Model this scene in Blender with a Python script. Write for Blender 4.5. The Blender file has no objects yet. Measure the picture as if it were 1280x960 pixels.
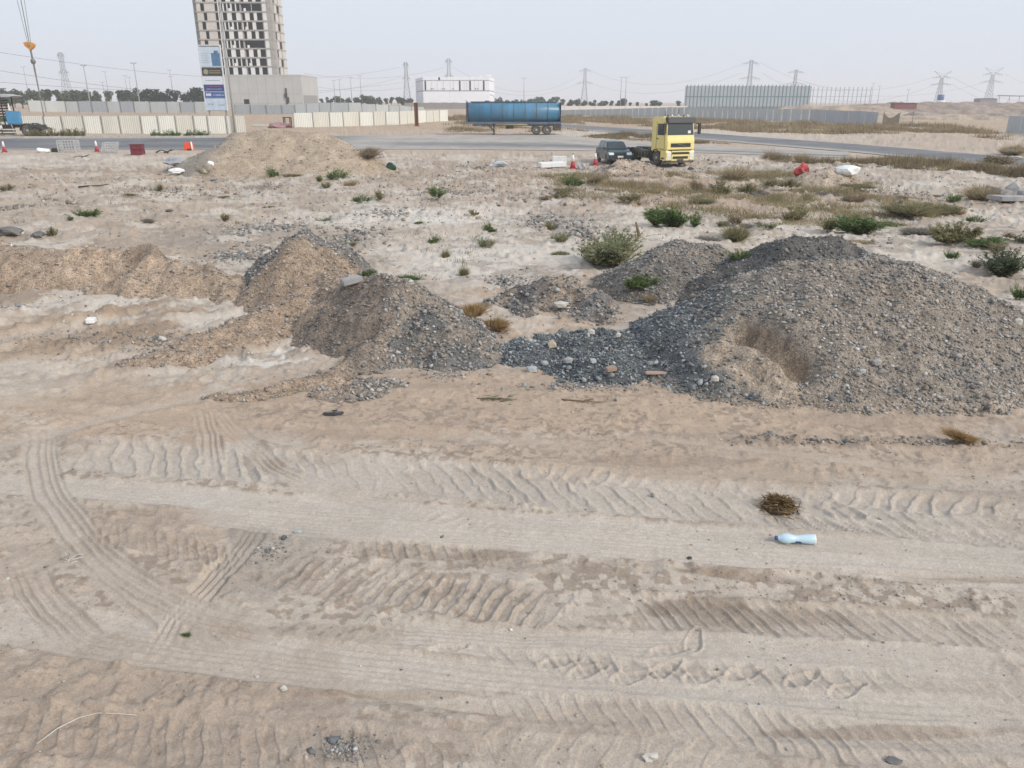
import bpy, math, random
import numpy as np
from mathutils import Vector, Matrix

R = math.radians
scene = bpy.context.scene
COL = scene.collection

# ------------------------------------------------------------------ camera
CZ = 3.7                      # eye height above the near track
PITCH = R(20.05)
F = 967.0                     # focal length in photo pixels (1280 x 960)
cam_d = bpy.data.cameras.new("camera")
cam = bpy.data.objects.new("camera", cam_d)
COL.objects.link(cam)
cam.location = (0, 0, CZ)
cam.rotation_euler = (math.pi/2 - PITCH, 0, 0)
cam_d.sensor_fit = 'HORIZONTAL'
cam_d.sensor_width = 36
cam_d.lens = 36*F/1280
cam_d.clip_start = 0.05
cam_d.clip_end = 30000
scene.camera = cam

# ------------------------------------------------------------------ light
SUN_EL, SUN_AZ = 34, 124      # azimuth measured from +Y towards +X
world = bpy.data.worlds.new("World")
scene.world = world
world.use_nodes = True
nt = world.node_tree
nt.nodes.clear()
wo = nt.nodes.new("ShaderNodeOutputWorld")
bg = nt.nodes.new("ShaderNodeBackground")
sky = nt.nodes.new("ShaderNodeTexSky")
sky.sky_type = 'NISHITA'
sky.sun_disc = False
sky.sun_elevation = R(SUN_EL)
sky.sun_rotation = R(SUN_AZ)
sky.dust_density = 4
sky.air_density = 1.5
mixs = nt.nodes.new("ShaderNodeMixRGB")
mixs.inputs[0].default_value = 0.84        # thin veil of overcast over the clear sky
mixs.inputs[2].default_value = (6.0, 6.7, 7.75, 1)
nt.links.new(sky.outputs[0], mixs.inputs[1])
nt.links.new(mixs.outputs[0], bg.inputs[0])
bg.inputs[1].default_value = 0.1
nt.links.new(bg.outputs[0], wo.inputs[0])
sun_d = bpy.data.lights.new("sun", 'SUN')
sun_d.energy = 2.0
sun_d.angle = R(11)
sun_d.color = (1.0, 0.93, 0.84)
sun = bpy.data.objects.new("sun", sun_d)
COL.objects.link(sun)
sdir = Vector((math.sin(R(SUN_AZ))*math.cos(R(SUN_EL)), math.cos(R(SUN_AZ))*math.cos(R(SUN_EL)), math.sin(R(SUN_EL))))
sun.rotation_euler = (-sdir).to_track_quat('-Z', 'Y').to_euler()
sun.location = (20, -20, 60)
vs = scene.view_settings
vs.view_transform = 'Standard'
vs.look = 'None'
vs.exposure = 0.41
vs.gamma = 1
vs.use_curve_mapping = False
scene.render.engine = 'CYCLES'
scene.cycles.use_denoising = True
scene.cycles.max_bounces = 6
scene.cycles.diffuse_bounces = 3
scene.cycles.volume_bounces = 2

rng = np.random.default_rng(7)

# ------------------------------------------------------------------ noise
def _hash(ix, iy, seed):
    h = (ix.astype(np.int64)*374761393 + iy.astype(np.int64)*668265263 + seed*144665173) & 0xffffffff
    h = ((h ^ (h >> 13))*1274126177) & 0xffffffff
    h = (h ^ (h >> 16)) & 0xffffff
    return h.astype(np.float64)/float(0xffffff)

def vnoise(x, y, seed=0):
    x0 = np.floor(x); y0 = np.floor(y)
    fx = x-x0; fy = y-y0
    fx = fx*fx*fx*(fx*(fx*6-15)+10); fy = fy*fy*fy*(fy*(fy*6-15)+10)
    a = _hash(x0, y0, seed); b = _hash(x0+1, y0, seed)
    c = _hash(x0, y0+1, seed); d = _hash(x0+1, y0+1, seed)
    return (a+(b-a)*fx)*(1-fy) + (c+(d-c)*fx)*fy      # 0..1

def fbm(x, y, wl, octs=4, seed=0, gain=0.5):
    s = 0; amp = 1; tot = 0
    x = x/wl; y = y/wl
    for o in range(octs):
        s = s + amp*(vnoise(x, y, seed+o*17)*2-1)
        tot += amp
        amp *= gain
        x, y = 2.03*(x*0.8-y*0.6)+3.1, 2.03*(x*0.6+y*0.8)+1.7
    return s/tot*1.6

def sstep(a, b, x):
    t = np.clip((x-a)/(b-a), 0, 1)
    return t*t*(3-2*t)

# ------------------------------------------------------------------ terrain: macro shape
def macro(x, y):
    x = np.asarray(x, float); y = np.asarray(y, float)
    z = -0.8*sstep(10, 42, y) + 0.4*sstep(72, 108, y)
    left = sstep(2, -20, x)
    z = z + sstep(112, 176, y)*(1.65*left + 0.15*(1-left))
    z = z + sstep(200, 420, y)*0.4*(1-left)
    return z

sP, cP = math.sin(PITCH), math.cos(PITCH)
def ray(px, py):
    u = (px-640)/F; v = (480-py)/F
    return np.array([u, cP + v*sP, -sP + v*cP])

def at(px, py, Y):                      # point of a sight line at a given distance north
    d = ray(px, py); t = Y/d[1]
    return Vector((d[0]*t, Y, CZ + d[2]*t))

HEAPS = []                               # filled below: dicts with fn(x, y) -> height above macro terrain
def heaps_h(x, y):
    h = np.zeros_like(np.asarray(x, float))
    for hp in HEAPS:
        h = np.maximum(h, hp['fn'](x, y))
    return h

_Y = np.concatenate([np.geomspace(2, 60, 1500), np.geomspace(60.1, 700, 1500)])
def hit(px, py, heaps=True, full=False):
    d = ray(px, py); t = _Y/d[1]
    X = d[0]*t; Z = CZ + d[2]*t
    g = ground(X, _Y) if full else macro(X, _Y)
    if heaps: g = g + heaps_h(X, _Y)
    below = np.nonzero(Z <= g)[0]
    i = below[0] if len(below) else len(_Y)-1
    return Vector((X[i], _Y[i], g[i]))

def gxy(px, py):
    p = hit(px, py, heaps=False)
    return p.x, p.y

def depth_of(p):
    return p.y*cP + (CZ-p.z)*sP
def px2m(p):                             # metres per photo pixel at a point
    return depth_of(p)/F

# ------------------------------------------------------------------ road lines (edges as sight lines, turned into ground points)
R1F = [(-260, 174), (240, 172.5), (440, 169.5), (700, 170), (760, 176), (900, 183.5), (1060, 190)]
R1N = [(-260, 187.5), (240, 187.5), (440, 186.5), (560, 187), (760, 189), (900, 192), (1060, 198)]
R2F = [(690, 154.5), (730, 157), (800, 161.5), (876, 166.5), (1070, 180.5), (1280, 198), (1480, 218)]
R2N = [(690, 158), (730, 163), (800, 168.5), (876, 175), (1070, 191), (1280, 212), (1480, 234)]
def _edge(pts):
    a = np.array(pts, float); xs = np.linspace(a[0, 0], a[-1, 0], 60)
    P = np.array([gxy(p, np.interp(p, a[:, 0], a[:, 1])) for p in xs]); return P[np.argsort(P[:, 0])]
_R = [(_edge(R1F), _edge(R1N)), (_edge(R2F), _edge(R2N))]
def road_mask(x, y):
    m = np.zeros_like(x)
    sel = (y > 40) & (y < 180)
    if not sel.any(): return m
    X, Y = x[sel], y[sel]; q = np.zeros_like(X)
    for fe, ne in _R:
        yf = np.interp(X, fe[:, 0], fe[:, 1]); yn = np.interp(X, ne[:, 0], ne[:, 1])
        inx = (X > min(fe[0, 0], ne[0, 0])-3) & (X < max(fe[-1, 0], ne[-1, 0])+3)
        q = np.maximum(q, inx*sstep(-5, -1.5, Y-yn)*sstep(5, 1.5, Y-yf))
    m[sel] = q
    return m

# ------------------------------------------------------------------ tracks pressed into the soil
TRACKS = []
def track(pts, w, depth, kind, pitch=0.28, lug=0.03, k=0.5, vertical=False, fade=0.6, pale=0.5, rim=0.012, seed=0, tone=None):
    P = [gxy(*p) for p in pts]
    a = np.array([(p[1], p[0]) if vertical else (p[0], p[1]) for p in P])
    a = a[np.argsort(a[:, 0])]
    # smooth polyline
    n = 200
    tt = np.linspace(a[0, 0], a[-1, 0], n)
    vv = np.interp(tt, a[:, 0], a[:, 1])
    ker = np.hanning(25); ker /= ker.sum()
    vp = np.concatenate([np.full(12, vv[0])+np.arange(-12, 0)*(vv[1]-vv[0]), vv, np.full(12, vv[-1])+np.arange(1, 13)*(vv[-1]-vv[-2])])
    vv = np.convolve(vp, ker, 'valid')
    arc = np.concatenate([[0], np.cumsum(np.hypot(np.diff(tt), np.diff(vv)))])
    TRACKS.append(dict(t=tt, v=vv, arc=arc, w=w, depth=depth, kind=kind, pitch=pitch, lug=lug, k=k, vert=vertical,
                       fade=fade, pale=pale, rim=rim, seed=seed, tone=tone))

# big lugged loader tyre, band running across the frame
track([(60, 560), (250, 577), (420, 588), (600, 603), (760, 618), (900, 630), (1040, 640), (1330, 672)], 0.40, 0.008, 'lug', 0.215, 0.030, 0.75, pale=0.75, rim=0.014, seed=3)
track([(640, 590), (760, 598), (900, 612), (1040, 622), (1330, 645)], 0.20, 0.010, 'lug', 0.20, 0.018, -0.5, pale=0.2, rim=0.016, seed=4)
# smooth car tyres alongside
track([(-60, 598), (200, 618), (420, 640), (640, 655), (900, 672), (1340, 706)], 0.20, 0.012, 'rib', 0.055, 0.007, pale=0.95, seed=5)
track([(200, 640), (420, 662), (640, 676), (900, 694), (1340, 732)], 0.17, 0.012, 'rib', 0.06, 0.007, pale=0.9, seed=6)
# lugged prints in the middle
track([(390, 680), (520, 690), (690, 702)], 0.15, 0.024, 'lug', 0.125, 0.022, 0.3, pale=-0.35, seed=8)
track([(330, 705), (480, 735), (640, 758), (700, 765)], 0.26, 0.008, 'lug', 0.118, 0.021, -0.8, pale=-0.12, seed=9)
track([(690, 760), (820, 768), (930, 774), (1100, 782), (1340, 798)], 0.22, 0.012, 'lug', 0.115, 0.018, 0.6, pale=0.0, seed=10)
track([(460, 792), (640, 805), (840, 812), (1100, 822), (1340, 838)], 0.17, 0.014, 'rib', 0.05, 0.006, pale=0.8, seed=11)
track([(560, 820), (760, 846), (980, 860), (1340, 878)], 0.20, 0.012, 'lug', 0.16, 0.018, 0.5, pale=0.4, seed=12)
track([(-60, 770), (160, 800), (420, 835), (640, 862), (900, 888), (1340, 915)], 0.24, 0.014, 'rib', 0.06, 0.005, pale=0.7, seed=13)
track([(330, 870), (520, 880), (700, 896), (900, 915)], 0.10, 0.030, 'rut', pale=-0.3, seed=14)
track([(880, 906), (1080, 920), (1340, 936)], 0.08, 0.034, 'rut', pale=-0.35, seed=15)
track([(820, 708), (900, 718), (1010, 730)], 0.07, 0.036, 'rut', pale=-0.4, seed=16)
track([(900, 708), (1090, 716), (1340, 728)], 0.05, 0.026, 'rut', pale=-0.3, seed=17)
track([(-60, 618), (140, 636), (290, 657)], 0.07, 0.030, 'rut', pale=-0.3, seed=18)
track([(640, 566), (800, 586), (960, 594), (1340, 612)], 0.22, 0.022, 'rut', pale=-0.1, seed=19)
track([(780, 545), (960, 566), (1130, 590), (1340, 604)], 0.10, 0.016, 'rut', pale=0.35, seed=20)
track([(930, 548), (1100, 555), (1340, 562)], 0.06, 0.026, 'rut', pale=-0.35, seed=21)
# curving car tracks on the left
track([(330, 468), (240, 495), (130, 520), (40, 548), (-60, 580)], 0.26, 0.022, 'rut', pale=0.5, seed=22)
track([(52, 535), (46, 570), (60, 620), (95, 668), (150, 722), (220, 775), (300, 830)], 0.17, 0.022, 'rib', 0.075, 0.011, vertical=True, pale=0.45, seed=23)
track([(250, 503), (262, 540), (268, 585)], 0.13, 0.018, 'rib', 0.075, 0.012, vertical=True, pale=0.3, seed=24)
track([(262, 505), (300, 548), (345, 585), (410, 615), (520, 640)], 0.15, 0.018, 'rib', 0.075, 0.012, pale=0.3, seed=25)
track([(330, 650), (300, 690), (262, 730), (225, 775), (200, 820)], 0.13, 0.018, 'rib', 0.07, 0.011, vertical=True, pale=0.2, seed=26)
track([(30, 700), (45, 740), (95, 790), (170, 830)], 0.16, 0.018, 'rib', 0.07, 0.011, vertical=True, pale=0.2, seed=27)
track([(110, 690), (180, 735), (260, 770), (380, 800)], 0.15, 0.014, 'rib', 0.07, 0.009, pale=0.2, seed=28)
track([(60, 648), (140, 668), (240, 690), (330, 712)], 0.16, 0.010, 'lug', 0.11, 0.014, 0.7, pale=-0.1, seed=35)
track([(470, 640), (560, 650), (660, 668)], 0.12, 0.008, 'lug', 0.11, 0.008, -0.6, pale=0.3, seed=36)
track([(600, 880), (800, 900), (1000, 922), (1340, 950)], 0.18, 0.010, 'lug', 0.12, 0.012, 0.5, pale=0.05, seed=37)
track([(900, 640), (1050, 655), (1340, 684)], 0.15, 0.012, 'lug', 0.14, 0.018, 0.6, pale=0.4, seed=38)
# old faint ruts
track([(-60, 500), (100, 510), (240, 530), (420, 560)], 0.16, 0.020, 'rut', pale=0.0, seed=29)
track([(-60, 476), (100, 482), (200, 490)], 0.16, 0.022, 'rut', pale=0.05, seed=30)
track([(420, 536), (600, 548), (780, 562)], 0.22, 0.018, 'rut', pale=0.0, seed=31)
track([(-60, 905), (200, 925), (480, 948), (700, 962)], 0.2, 0.010, 'lug', 0.12, 0.010, 0.5, pale=-0.05, seed=32)
track([(560, 925), (760, 945), (1000, 958)], 0.22, 0.010, 'lug', 0.2, 0.012, -0.5, pale=0.05, seed=33)

FEET = []
for px, py, a in ((838, 813, 0.2), (868, 800, 1.2), (735, 838, 0.4), (790, 846, 0.3), (832, 836, 0.6), (930, 842, 0.3), (1003, 850, 0.5), (880, 846, 0.2), (1060, 862, 0.4), (700, 826, 0.3), (560, 812, 0.3)):
    FEET.append((*gxy(px, py), a))
def tracks_h(x, y):
    """height change and paleness from the tracks"""
    h = np.zeros_like(x); pale = np.zeros_like(x); ins_all = np.zeros_like(x)
    near = (y < 13) & (np.abs(x) < 14)
    if not near.any(): return h, pale, ins_all
    X = x[near]; Y = y[near]
    H = np.zeros_like(X); PL = np.zeros_like(X); IA = np.zeros_like(X)
    wob0 = fbm(X, Y, 0.5, 3, 91)
    for T in TRACKS:
        a, b = (Y, X) if T['vert'] else (X, Y)
        c = np.interp(a, T['t'], T['v'])
        slope = np.interp(a, T['t'], np.gradient(T['v'], T['t']))
        wob = wob0*(0.012 if T['kind'] == 'rib' else 0.035)
        t = (b-c)/np.sqrt(1+slope*slope) + wob
        s = np.interp(a, T['t'], T['arc'])
        e = np.minimum(a-T['t'][0], T['t'][-1]-a)
        end = sstep(0, T['fade'], e + wob*8)
        w = T['w']; at_ = np.abs(t)
        m = (at_ < w*1.9) & (end > 0)
        if not m.any(): continue
        tt = t[m]; ss = s[m]; aa = at_[m]; en = end[m]
        patch = 0.30 + 1.0*vnoise(ss/0.9, tt*0+T['seed'], T['seed'])
        patch = np.clip(patch, 0.15, 1.15)
        ins = sstep(w*1.12, w*0.86, aa)
        hh = -T['depth']*ins
        if T['kind'] == 'lug':
            jit = fbm(ss, tt, 0.30, 3, T['seed'])*0.30
            ph = ss/T['pitch'] + T['k']*tt/w*1.3 + jit
            fr = ph-np.floor(ph)
            pid = np.floor(ph)
            amp = 0.55+0.8*vnoise(pid*1.7+11, pid*0+T['seed'], T['seed']+3)
            rag = fbm(ss, tt, 0.07, 2, T['seed']+5)*0.14
            e_ = np.abs((fr-0.52)/0.40)**2.6 + np.abs(tt/w)**3 + rag
            cup = sstep(1.0, 0.45, e_)*(0.55+0.45*np.clip((0.62-fr)/0.5, -0.3, 1))     # pocket, deepest against the steep side
            lip = np.exp(-((fr-0.93)/0.07)**2)+np.exp(-((fr+0.07)/0.07)**2)
            hh = hh + T['lug']*ins*patch*amp*(0.42*lip - 1.25*cup)
            over = ins*en*0.55
        elif T['kind'] == 'rib':
            hh = hh + 1.25*T['lug']*ins*(0.35+0.65*patch)*(lambda q: np.sign(q)*np.abs(q)**0.7)(np.cos(2*math.pi*tt/T['pitch']+1.3*np.sin(tt*23+T['seed'])+0.5*wob0[m]))*(1.0 if T['vert'] or len(T['t']) and T['arc'][-1] < 3.2 else 0.5+0.6*wob0[m])
            over = ins*en*0.85
        else:
            hh = -T['depth']*np.exp(-(tt/w)**2*1.6)*patch + 0.4*T['depth']*np.exp(-((tt+w*1.2)/w)**2*3)
            ins = np.exp(-(tt/w)**2*1.6)
            over = ins*en*0.25
        hh = hh + T['rim']*np.exp(-((aa-w*1.1)/0.05)**2)*patch
        H[m] = H[m]*(1-over) + hh*en
        PL[m] = PL[m]*(1-over) + T['pale']*ins*en*(0.5+0.5*patch)
        IA[m] = np.maximum(IA[m], ins*en*(0.9 if T['pale'] >= 0 else 0.3))
    for fx, fy, fa in FEET:
        m = (np.abs(X-fx) < 0.3) & (np.abs(Y-fy) < 0.3)
        u = (X[m]-fx)*math.cos(fa)+(Y[m]-fy)*math.sin(fa); v = -(X[m]-fx)*math.sin(fa)+(Y[m]-fy)*math.cos(fa)
        e = (u/0.145)**2+(v/(0.052-0.012*np.sin(u*16)))**2
        H[m] += -0.016*sstep(1.15, 0.75, e)*(0.8+0.2*np.cos(u*95)) + 0.008*np.exp(-((e-1.35)/0.35)**2)
    h[near] = H; pale[near] = PL; ins_all[near] = IA
    return h, pale, ins_all

ZONES = []                               # soil patches, filled below
def zone_w(Z, x, y, n1, n2, n4):
    zx, zy, ax, ay, col, k, rag, wl, up = Z
    d = np.hypot((x-zx)/ax, (y-zy)/ay) + rag*(n1*0.5+n2*0.7+n4*0.45)
    return sstep(1.15, 0.78, d)*k

def hollow_w(x, y):
    """the dug-out hollow on the left, scraped along one direction"""
    return sstep(1.2, 0.7, np.hypot((x+5.6)/4.6, (y-13.2)/2.9))
SCR = (0.72, 0.69)
def scrape(x, y):
    u = x*SCR[0]+y*SCR[1]; v = -x*SCR[1]+y*SCR[0]
    return fbm(u*0.22+fbm(x, y, 2.0, 2, 87)*0.5, v*1.0, 0.62, 4, 83)

def relief(x, y, parts=False):
    r = np.hypot(x, y)
    rough = 0.012 + 0.030*sstep(9, 14, r) + 0.035*sstep(14, 40, r)       # mid ground is rougher
    road = road_mask(x, y)
    amp = (1-road)*(1-0.75*sstep(100, 140, y))
    th, pale, ins = tracks_h(x, y)
    calm = 1-0.85*ins
    n2 = fbm(x, y, 0.9, 4, 21)
    z = fbm(x, y, 4.0, 3, 11)*(0.03+0.09*sstep(11, 30, r))
    clod = np.maximum(0, fbm(x, y, 0.33, 3, 31)-0.25)
    n4 = fbm(x, y, 0.13, 3, 41)
    z = z + (n2*rough + clod*rough*2.2 + n4*0.006*(1+sstep(9, 12, r)) + np.maximum(0, n4-0.35)*0.022*sstep(13, 9, r))*calm
    hw = hollow_w(x, y)
    z = z + hw*(scrape(x, y)*0.075 + np.maximum(0, n4-0.1)*0.05)
    for Z in ZONES:
        if Z[8] == 0: continue
        m = (np.abs(x-Z[0]) < Z[2]*1.9) & (np.abs(y-Z[1]) < Z[3]*1.9)
        if m.any(): z[m] += Z[8]*zone_w(Z, x[m], y[m], n2[m]*0.8, n2[m], n4[m])*calm[m]*(1+1.2*np.maximum(n4[m], -0.4))
    z = z*amp + th
    return (z, pale, ins) if parts else z

def ground(x, y):
    x = np.asarray(x, float); y = np.asarray(y, float)
    return macro(x, y) + relief(x, y)

# ------------------------------------------------------------------ materials
def new_mat(name):
    m = bpy.data.materials.new(name); m.use_nodes = True
    return m, m.node_tree, m.node_tree.nodes["Principled BSDF"]

MATS = {}
def mat(name, col, rough=0.7, metal=0.0, var=0.18, scale=3.0, bump=0.0, bscale=40, spec=0.4, dust=0.0, streak=False):
    """one-colour procedural paint / stone / metal with uneven tone and dust"""
    if name in MATS: return MATS[name]
    m, t, p = new_mat(name)
    tc = t.nodes.new("ShaderNodeTexCoord")
    nz = t.nodes.new("ShaderNodeTexNoise"); nz.inputs["Scale"].default_value = scale; nz.inputs["Detail"].default_value = 6
    src = tc.outputs["Object"]
    if streak:
        mp = t.nodes.new("ShaderNodeMapping"); mp.inputs["Scale"].default_value = (1, 1, 0.12)
        t.links.new(src, mp.inputs[0]); src = mp.outputs[0]
    t.links.new(src, nz.inputs["Vector"])
    rp = t.nodes.new("ShaderNodeMapRange")
    rp.inputs[1].default_value = 0.3; rp.inputs[2].default_value = 0.7
    rp.inputs[3].default_value = 1-var; rp.inputs[4].default_value = 1+var
    t.links.new(nz.outputs[0], rp.inputs[0])
    mul = t.nodes.new("ShaderNodeMixRGB"); mul.blend_type = 'MULTIPLY'; mul.inputs[0].default_value = 1
    mul.inputs[1].default_value = (*col, 1)
    t.links.new(rp.outputs[0], mul.inputs[2])
    out = mul.outputs[0]
    if dust > 0:
        n2 = t.nodes.new("ShaderNodeTexNoise"); n2.inputs["Scale"].default_value = scale*0.6; n2.inputs["Detail"].default_value = 8
        t.links.new(src, n2.inputs["Vector"])
        r2 = t.nodes.new("ShaderNodeMapRange"); r2.inputs[1].default_value = 0.4; r2.inputs[2].default_value = 0.75
        r2.inputs[3].default_value = dust*0.3; r2.inputs[4].default_value = dust
        t.links.new(n2.outputs[0], r2.inputs[0])
        mx = t.nodes.new("ShaderNodeMixRGB"); mx.inputs[2].default_value = (0.42, 0.36, 0.29, 1)
        t.links.new(r2.outputs[0], mx.inputs[0]); t.links.new(out, mx.inputs[1]); out = mx.outputs[0]
    t.links.new(out, p.inputs["Base Color"])
    p.inputs["Roughness"].default_value = rough
    p.inputs["Metallic"].default_value = metal
    p.inputs["Specular IOR Level"].default_value = spec
    if bump:
        n3 = t.nodes.new("ShaderNodeTexNoise"); n3.inputs["Scale"].default_value = bscale; n3.inputs["Detail"].default_value = 5
        t.links.new(tc.outputs["Object"], n3.inputs["Vector"])
        b = t.nodes.new("ShaderNodeBump"); b.inputs["Strength"].default_value = bump; b.inputs["Distance"].default_value = 0.02
        t.links.new(n3.outputs[0], b.inputs["Height"]); t.links.new(b.outputs[0], p.inputs["Normal"])
    MATS[name] = m
    return m

def tint_mat(name, rough=0.9, fine=(60, 0.25), mid=(7, 0.18), bump=0.35, bscale=(90, 25), bdist=0.01, spec=0.2, speck=0.0):
    """surface whose own colour is stored per point as 'tint', broken up by fine grain"""
    m, t, p = new_mat(name)
    tc = t.nodes.new("ShaderNodeTexCoord")
    at_ = t.nodes.new("ShaderNodeAttribute"); at_.attribute_name = "tint"
    out = at_.outputs["Color"]
    for sc, var in (fine, mid):
        nz = t.nodes.new("ShaderNodeTexNoise"); nz.inputs["Scale"].default_value = sc; nz.inputs["Detail"].default_value = 8
        nz.inputs["Roughness"].default_value = 0.65
        t.links.new(tc.outputs["Object"], nz.inputs["Vector"])
        rp = t.nodes.new("ShaderNodeMapRange"); rp.inputs[1].default_value = 0.3; rp.inputs[2].default_value = 0.7
        rp.inputs[3].default_value = 1-var; rp.inputs[4].default_value = 1+var
        t.links.new(nz.outputs[0], rp.inputs[0])
        mul = t.nodes.new("ShaderNodeMixRGB"); mul.blend_type = 'MULTIPLY'; mul.inputs[0].default_value = 1
        t.links.new(out, mul.inputs[1]); t.links.new(rp.outputs[0], mul.inputs[2]); out = mul.outputs[0]
    if speck:
        vo = t.nodes.new("ShaderNodeTexVoronoi"); vo.inputs["Scale"].default_value = 38
        t.links.new(tc.outputs["Object"], vo.inputs["Vector"])
        sep = t.nodes.new("ShaderNodeSeparateColor"); t.links.new(vo.outputs["Color"], sep.inputs[0])
        rp = t.nodes.new("ShaderNodeMapRange"); rp.inputs[3].default_value = 1-speck; rp.inputs[4].default_value = 1+speck
        t.links.new(sep.outputs[0], rp.inputs[0])
        mul = t.nodes.new("ShaderNodeMixRGB"); mul.blend_type = 'MULTIPLY'; mul.inputs[0].default_value = 1
        t.links.new(out, mul.inputs[1]); t.links.new(rp.outputs[0], mul.inputs[2]); out = mul.outputs[0]
    t.links.new(out, p.inputs["Base Color"])
    p.inputs["Roughness"].default_value = rough
    p.inputs["Specular IOR Level"].default_value = spec
    if bump:
        add = None
        for sc in bscale:
            nz = t.nodes.new("ShaderNodeTexNoise"); nz.inputs["Scale"].default_value = sc; nz.inputs["Detail"].default_value = 5
            t.links.new(tc.outputs["Object"], nz.inputs["Vector"])
            if add is None: add = nz.outputs[0]
            else:
                ad = t.nodes.new("ShaderNodeMath"); ad.operation = 'ADD'
                t.links.new(add, ad.inputs[0]); t.links.new(nz.outputs[0], ad.inputs[1]); add = ad.outputs[0]
        b = t.nodes.new("ShaderNodeBump"); b.inputs["Strength"].default_value = bump; b.inputs["Distance"].default_value = bdist
        t.links.new(add, b.inputs["Height"]); t.links.new(b.outputs[0], p.inputs["Normal"])
    return m

# ------------------------------------------------------------------ mesh helpers
def np_mesh(name, verts, faces, m, tint=None, smooth=False, parent=None, nloop=4):
    """verts (n,3), faces (k,nloop) -> linked object"""
    me = bpy.data.meshes.new(name)
    verts = np.asarray(verts, np.float32); faces = np.asarray(faces, np.int32)
    me.vertices.add(len(verts)); me.vertices.foreach_set("co", verts.ravel())
    me.loops.add(faces.size); me.loops.foreach_set("vertex_index", faces.ravel())
    me.polygons.add(len(faces))
    me.polygons.foreach_set("loop_start", np.arange(0, faces.size, nloop, dtype=np.int32))
    if smooth: me.polygons.foreach_set("use_smooth", np.ones(len(faces), bool))
    me.update(calc_edges=True)
    if tint is not None:
        a = me.attributes.new("tint", 'FLOAT_COLOR', 'POINT')
        c = np.ones((len(verts), 4), np.float32); c[:, :3] = tint
        a.data.foreach_set("color", c.ravel())
    if m: me.materials.append(m)
    o = bpy.data.objects.new(name, me)
    COL.objects.link(o)
    if parent: o.parent = parent
    return o

class MB:
    """collects shapes for ONE mesh"""
    def __init__(s): s.v = []; s.f = []; s.sm = []
    def add(s, vs, fs, smooth=False):
        b = len(s.v); s.v += [tuple(v) for v in vs]
        for f in fs: s.f.append([b+i for i in f]); s.sm.append(smooth)
        return s
    def box(s, x0, x1, y0, y1, z0, z1, M=None, taper=None):
        vs = [(x0, y0, z0), (x1, y0, z0), (x1, y1, z0), (x0, y1, z0), (x0, y0, z1), (x1, y0, z1), (x1, y1, z1), (x0, y1, z1)]
        if M: vs = [M @ Vector(v) for v in vs]
        return s.add(vs, [(0, 3, 2, 1), (4, 5, 6, 7), (0, 1, 5, 4), (1, 2, 6, 5), (2, 3, 7, 6), (3, 0, 4, 7)])
    def bar(s, a, b, w, h=None):
        a = Vector(a); b = Vector(b); d = b-a; L = d.length
        if L < 1e-6: return s
        q = d.to_track_quat('Z', 'Y'); M = Matrix.Translation(a) @ q.to_matrix().to_4x4()
        h = h or w
        return s.box(-w/2, w/2, -h/2, h/2, 0, L, M)
    def tube(s, pts, r, n=8, cap=True):
        pts = [Vector(p) for p in pts]; rs = r if isinstance(r, (list, tuple)) else [r]*len(pts)
        base = len(s.v); up = None
        for i, p in enumerate(pts):
            d = (pts[min(i+1, len(pts)-1)]-pts[max(i-1, 0)]).normalized()
            if up is None:
                up = Vector((0, 0, 1)) if abs(d.z) < 0.9 else Vector((1, 0, 0))
            x = up.cross(d).normalized(); yv = d.cross(x)
            for k in range(n):
                a = 2*math.pi*k/n
                s.v.append(tuple(p + (x*math.cos(a)+yv*math.sin(a))*rs[i]))
        for i in range(len(pts)-1):
            for k in range(n):
                k2 = (k+1) % n
                s.f.append([base+i*n+k, base+i*n+k2, base+(i+1)*n+k2, base+(i+1)*n+k]); s.sm.append(True)
        if cap:
            s.f.append([base+k for k in range(n)][::-1]); s.sm.append(False)
            s.f.append([base+(len(pts)-1)*n+k for k in range(n)]); s.sm.append(False)
        return s
    def lathe(s, prof, n=20, M=None):
        """prof: (r, z) pairs"""
        base = len(s.v)
        for r, z in prof:
            for k in range(n):
                a = 2*math.pi*k/n; v = Vector((r*math.cos(a), r*math.sin(a), z))
                s.v.append(tuple(M @ v if M else v))
        for i in range(len(prof)-1):
            for k in range(n):
                k2 = (k+1) % n
                s.f.append([base+i*n+k, base+i*n+k2, base+(i+1)*n+k2, base+(i+1)*n+k]); s.sm.append(True)
        s.f.append([base+k for k in range(n)][::-1]); s.sm.append(False)
        s.f.append([base+(len(prof)-1)*n+k for k in range(n)]); s.sm.append(False)
        return s
    def prism(s, poly, y0, y1, axis='y'):
        """poly of (x, z) pushed along y (or (y,z) along x)"""
        n = len(poly)
        if axis == 'y': vs = [(x, y0, z) for x, z in poly]+[(x, y1, z) for x, z in poly]
        elif axis == 'x': vs = [(y0, x, z) for x, z in poly]+[(y1, x, z) for x, z in poly]
        else: vs = [(x, z, y0) for x, z in poly]+[(x, z, y1) for x, z in poly]
        fs = [list(range(n))[::-1], list(range(n, 2*n))]+[[i, (i+1) % n, n+(i+1) % n, n+i] for i in range(n)]
        return s.add(vs, fs)
    def build(s, name, m, parent=None, bevel=0.0, smooth=False):
        me = bpy.data.meshes.new(name)
        me.from_pydata(s.v, [], s.f)
        me.polygons.foreach_set("use_smooth", np.array([bool(q or smooth) for q in s.sm]))
        import bmesh
        bm = bmesh.new(); bm.from_mesh(me)
        bmesh.ops.recalc_face_normals(bm, faces=bm.faces)
        if bevel:
            ed = [e for e in bm.edges if e.is_manifold and e.calc_face_angle(0) > 0.6]
            bmesh.ops.bevel(bm, geom=ed, offset=bevel, segments=2, affect='EDGES', clamp_overlap=True)
        bm.to_mesh(me); bm.free()
        me.materials.append(m)
        o = bpy.data.objects.new(name, me); COL.objects.link(o)
        if parent: o.parent = parent
        return o

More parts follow.
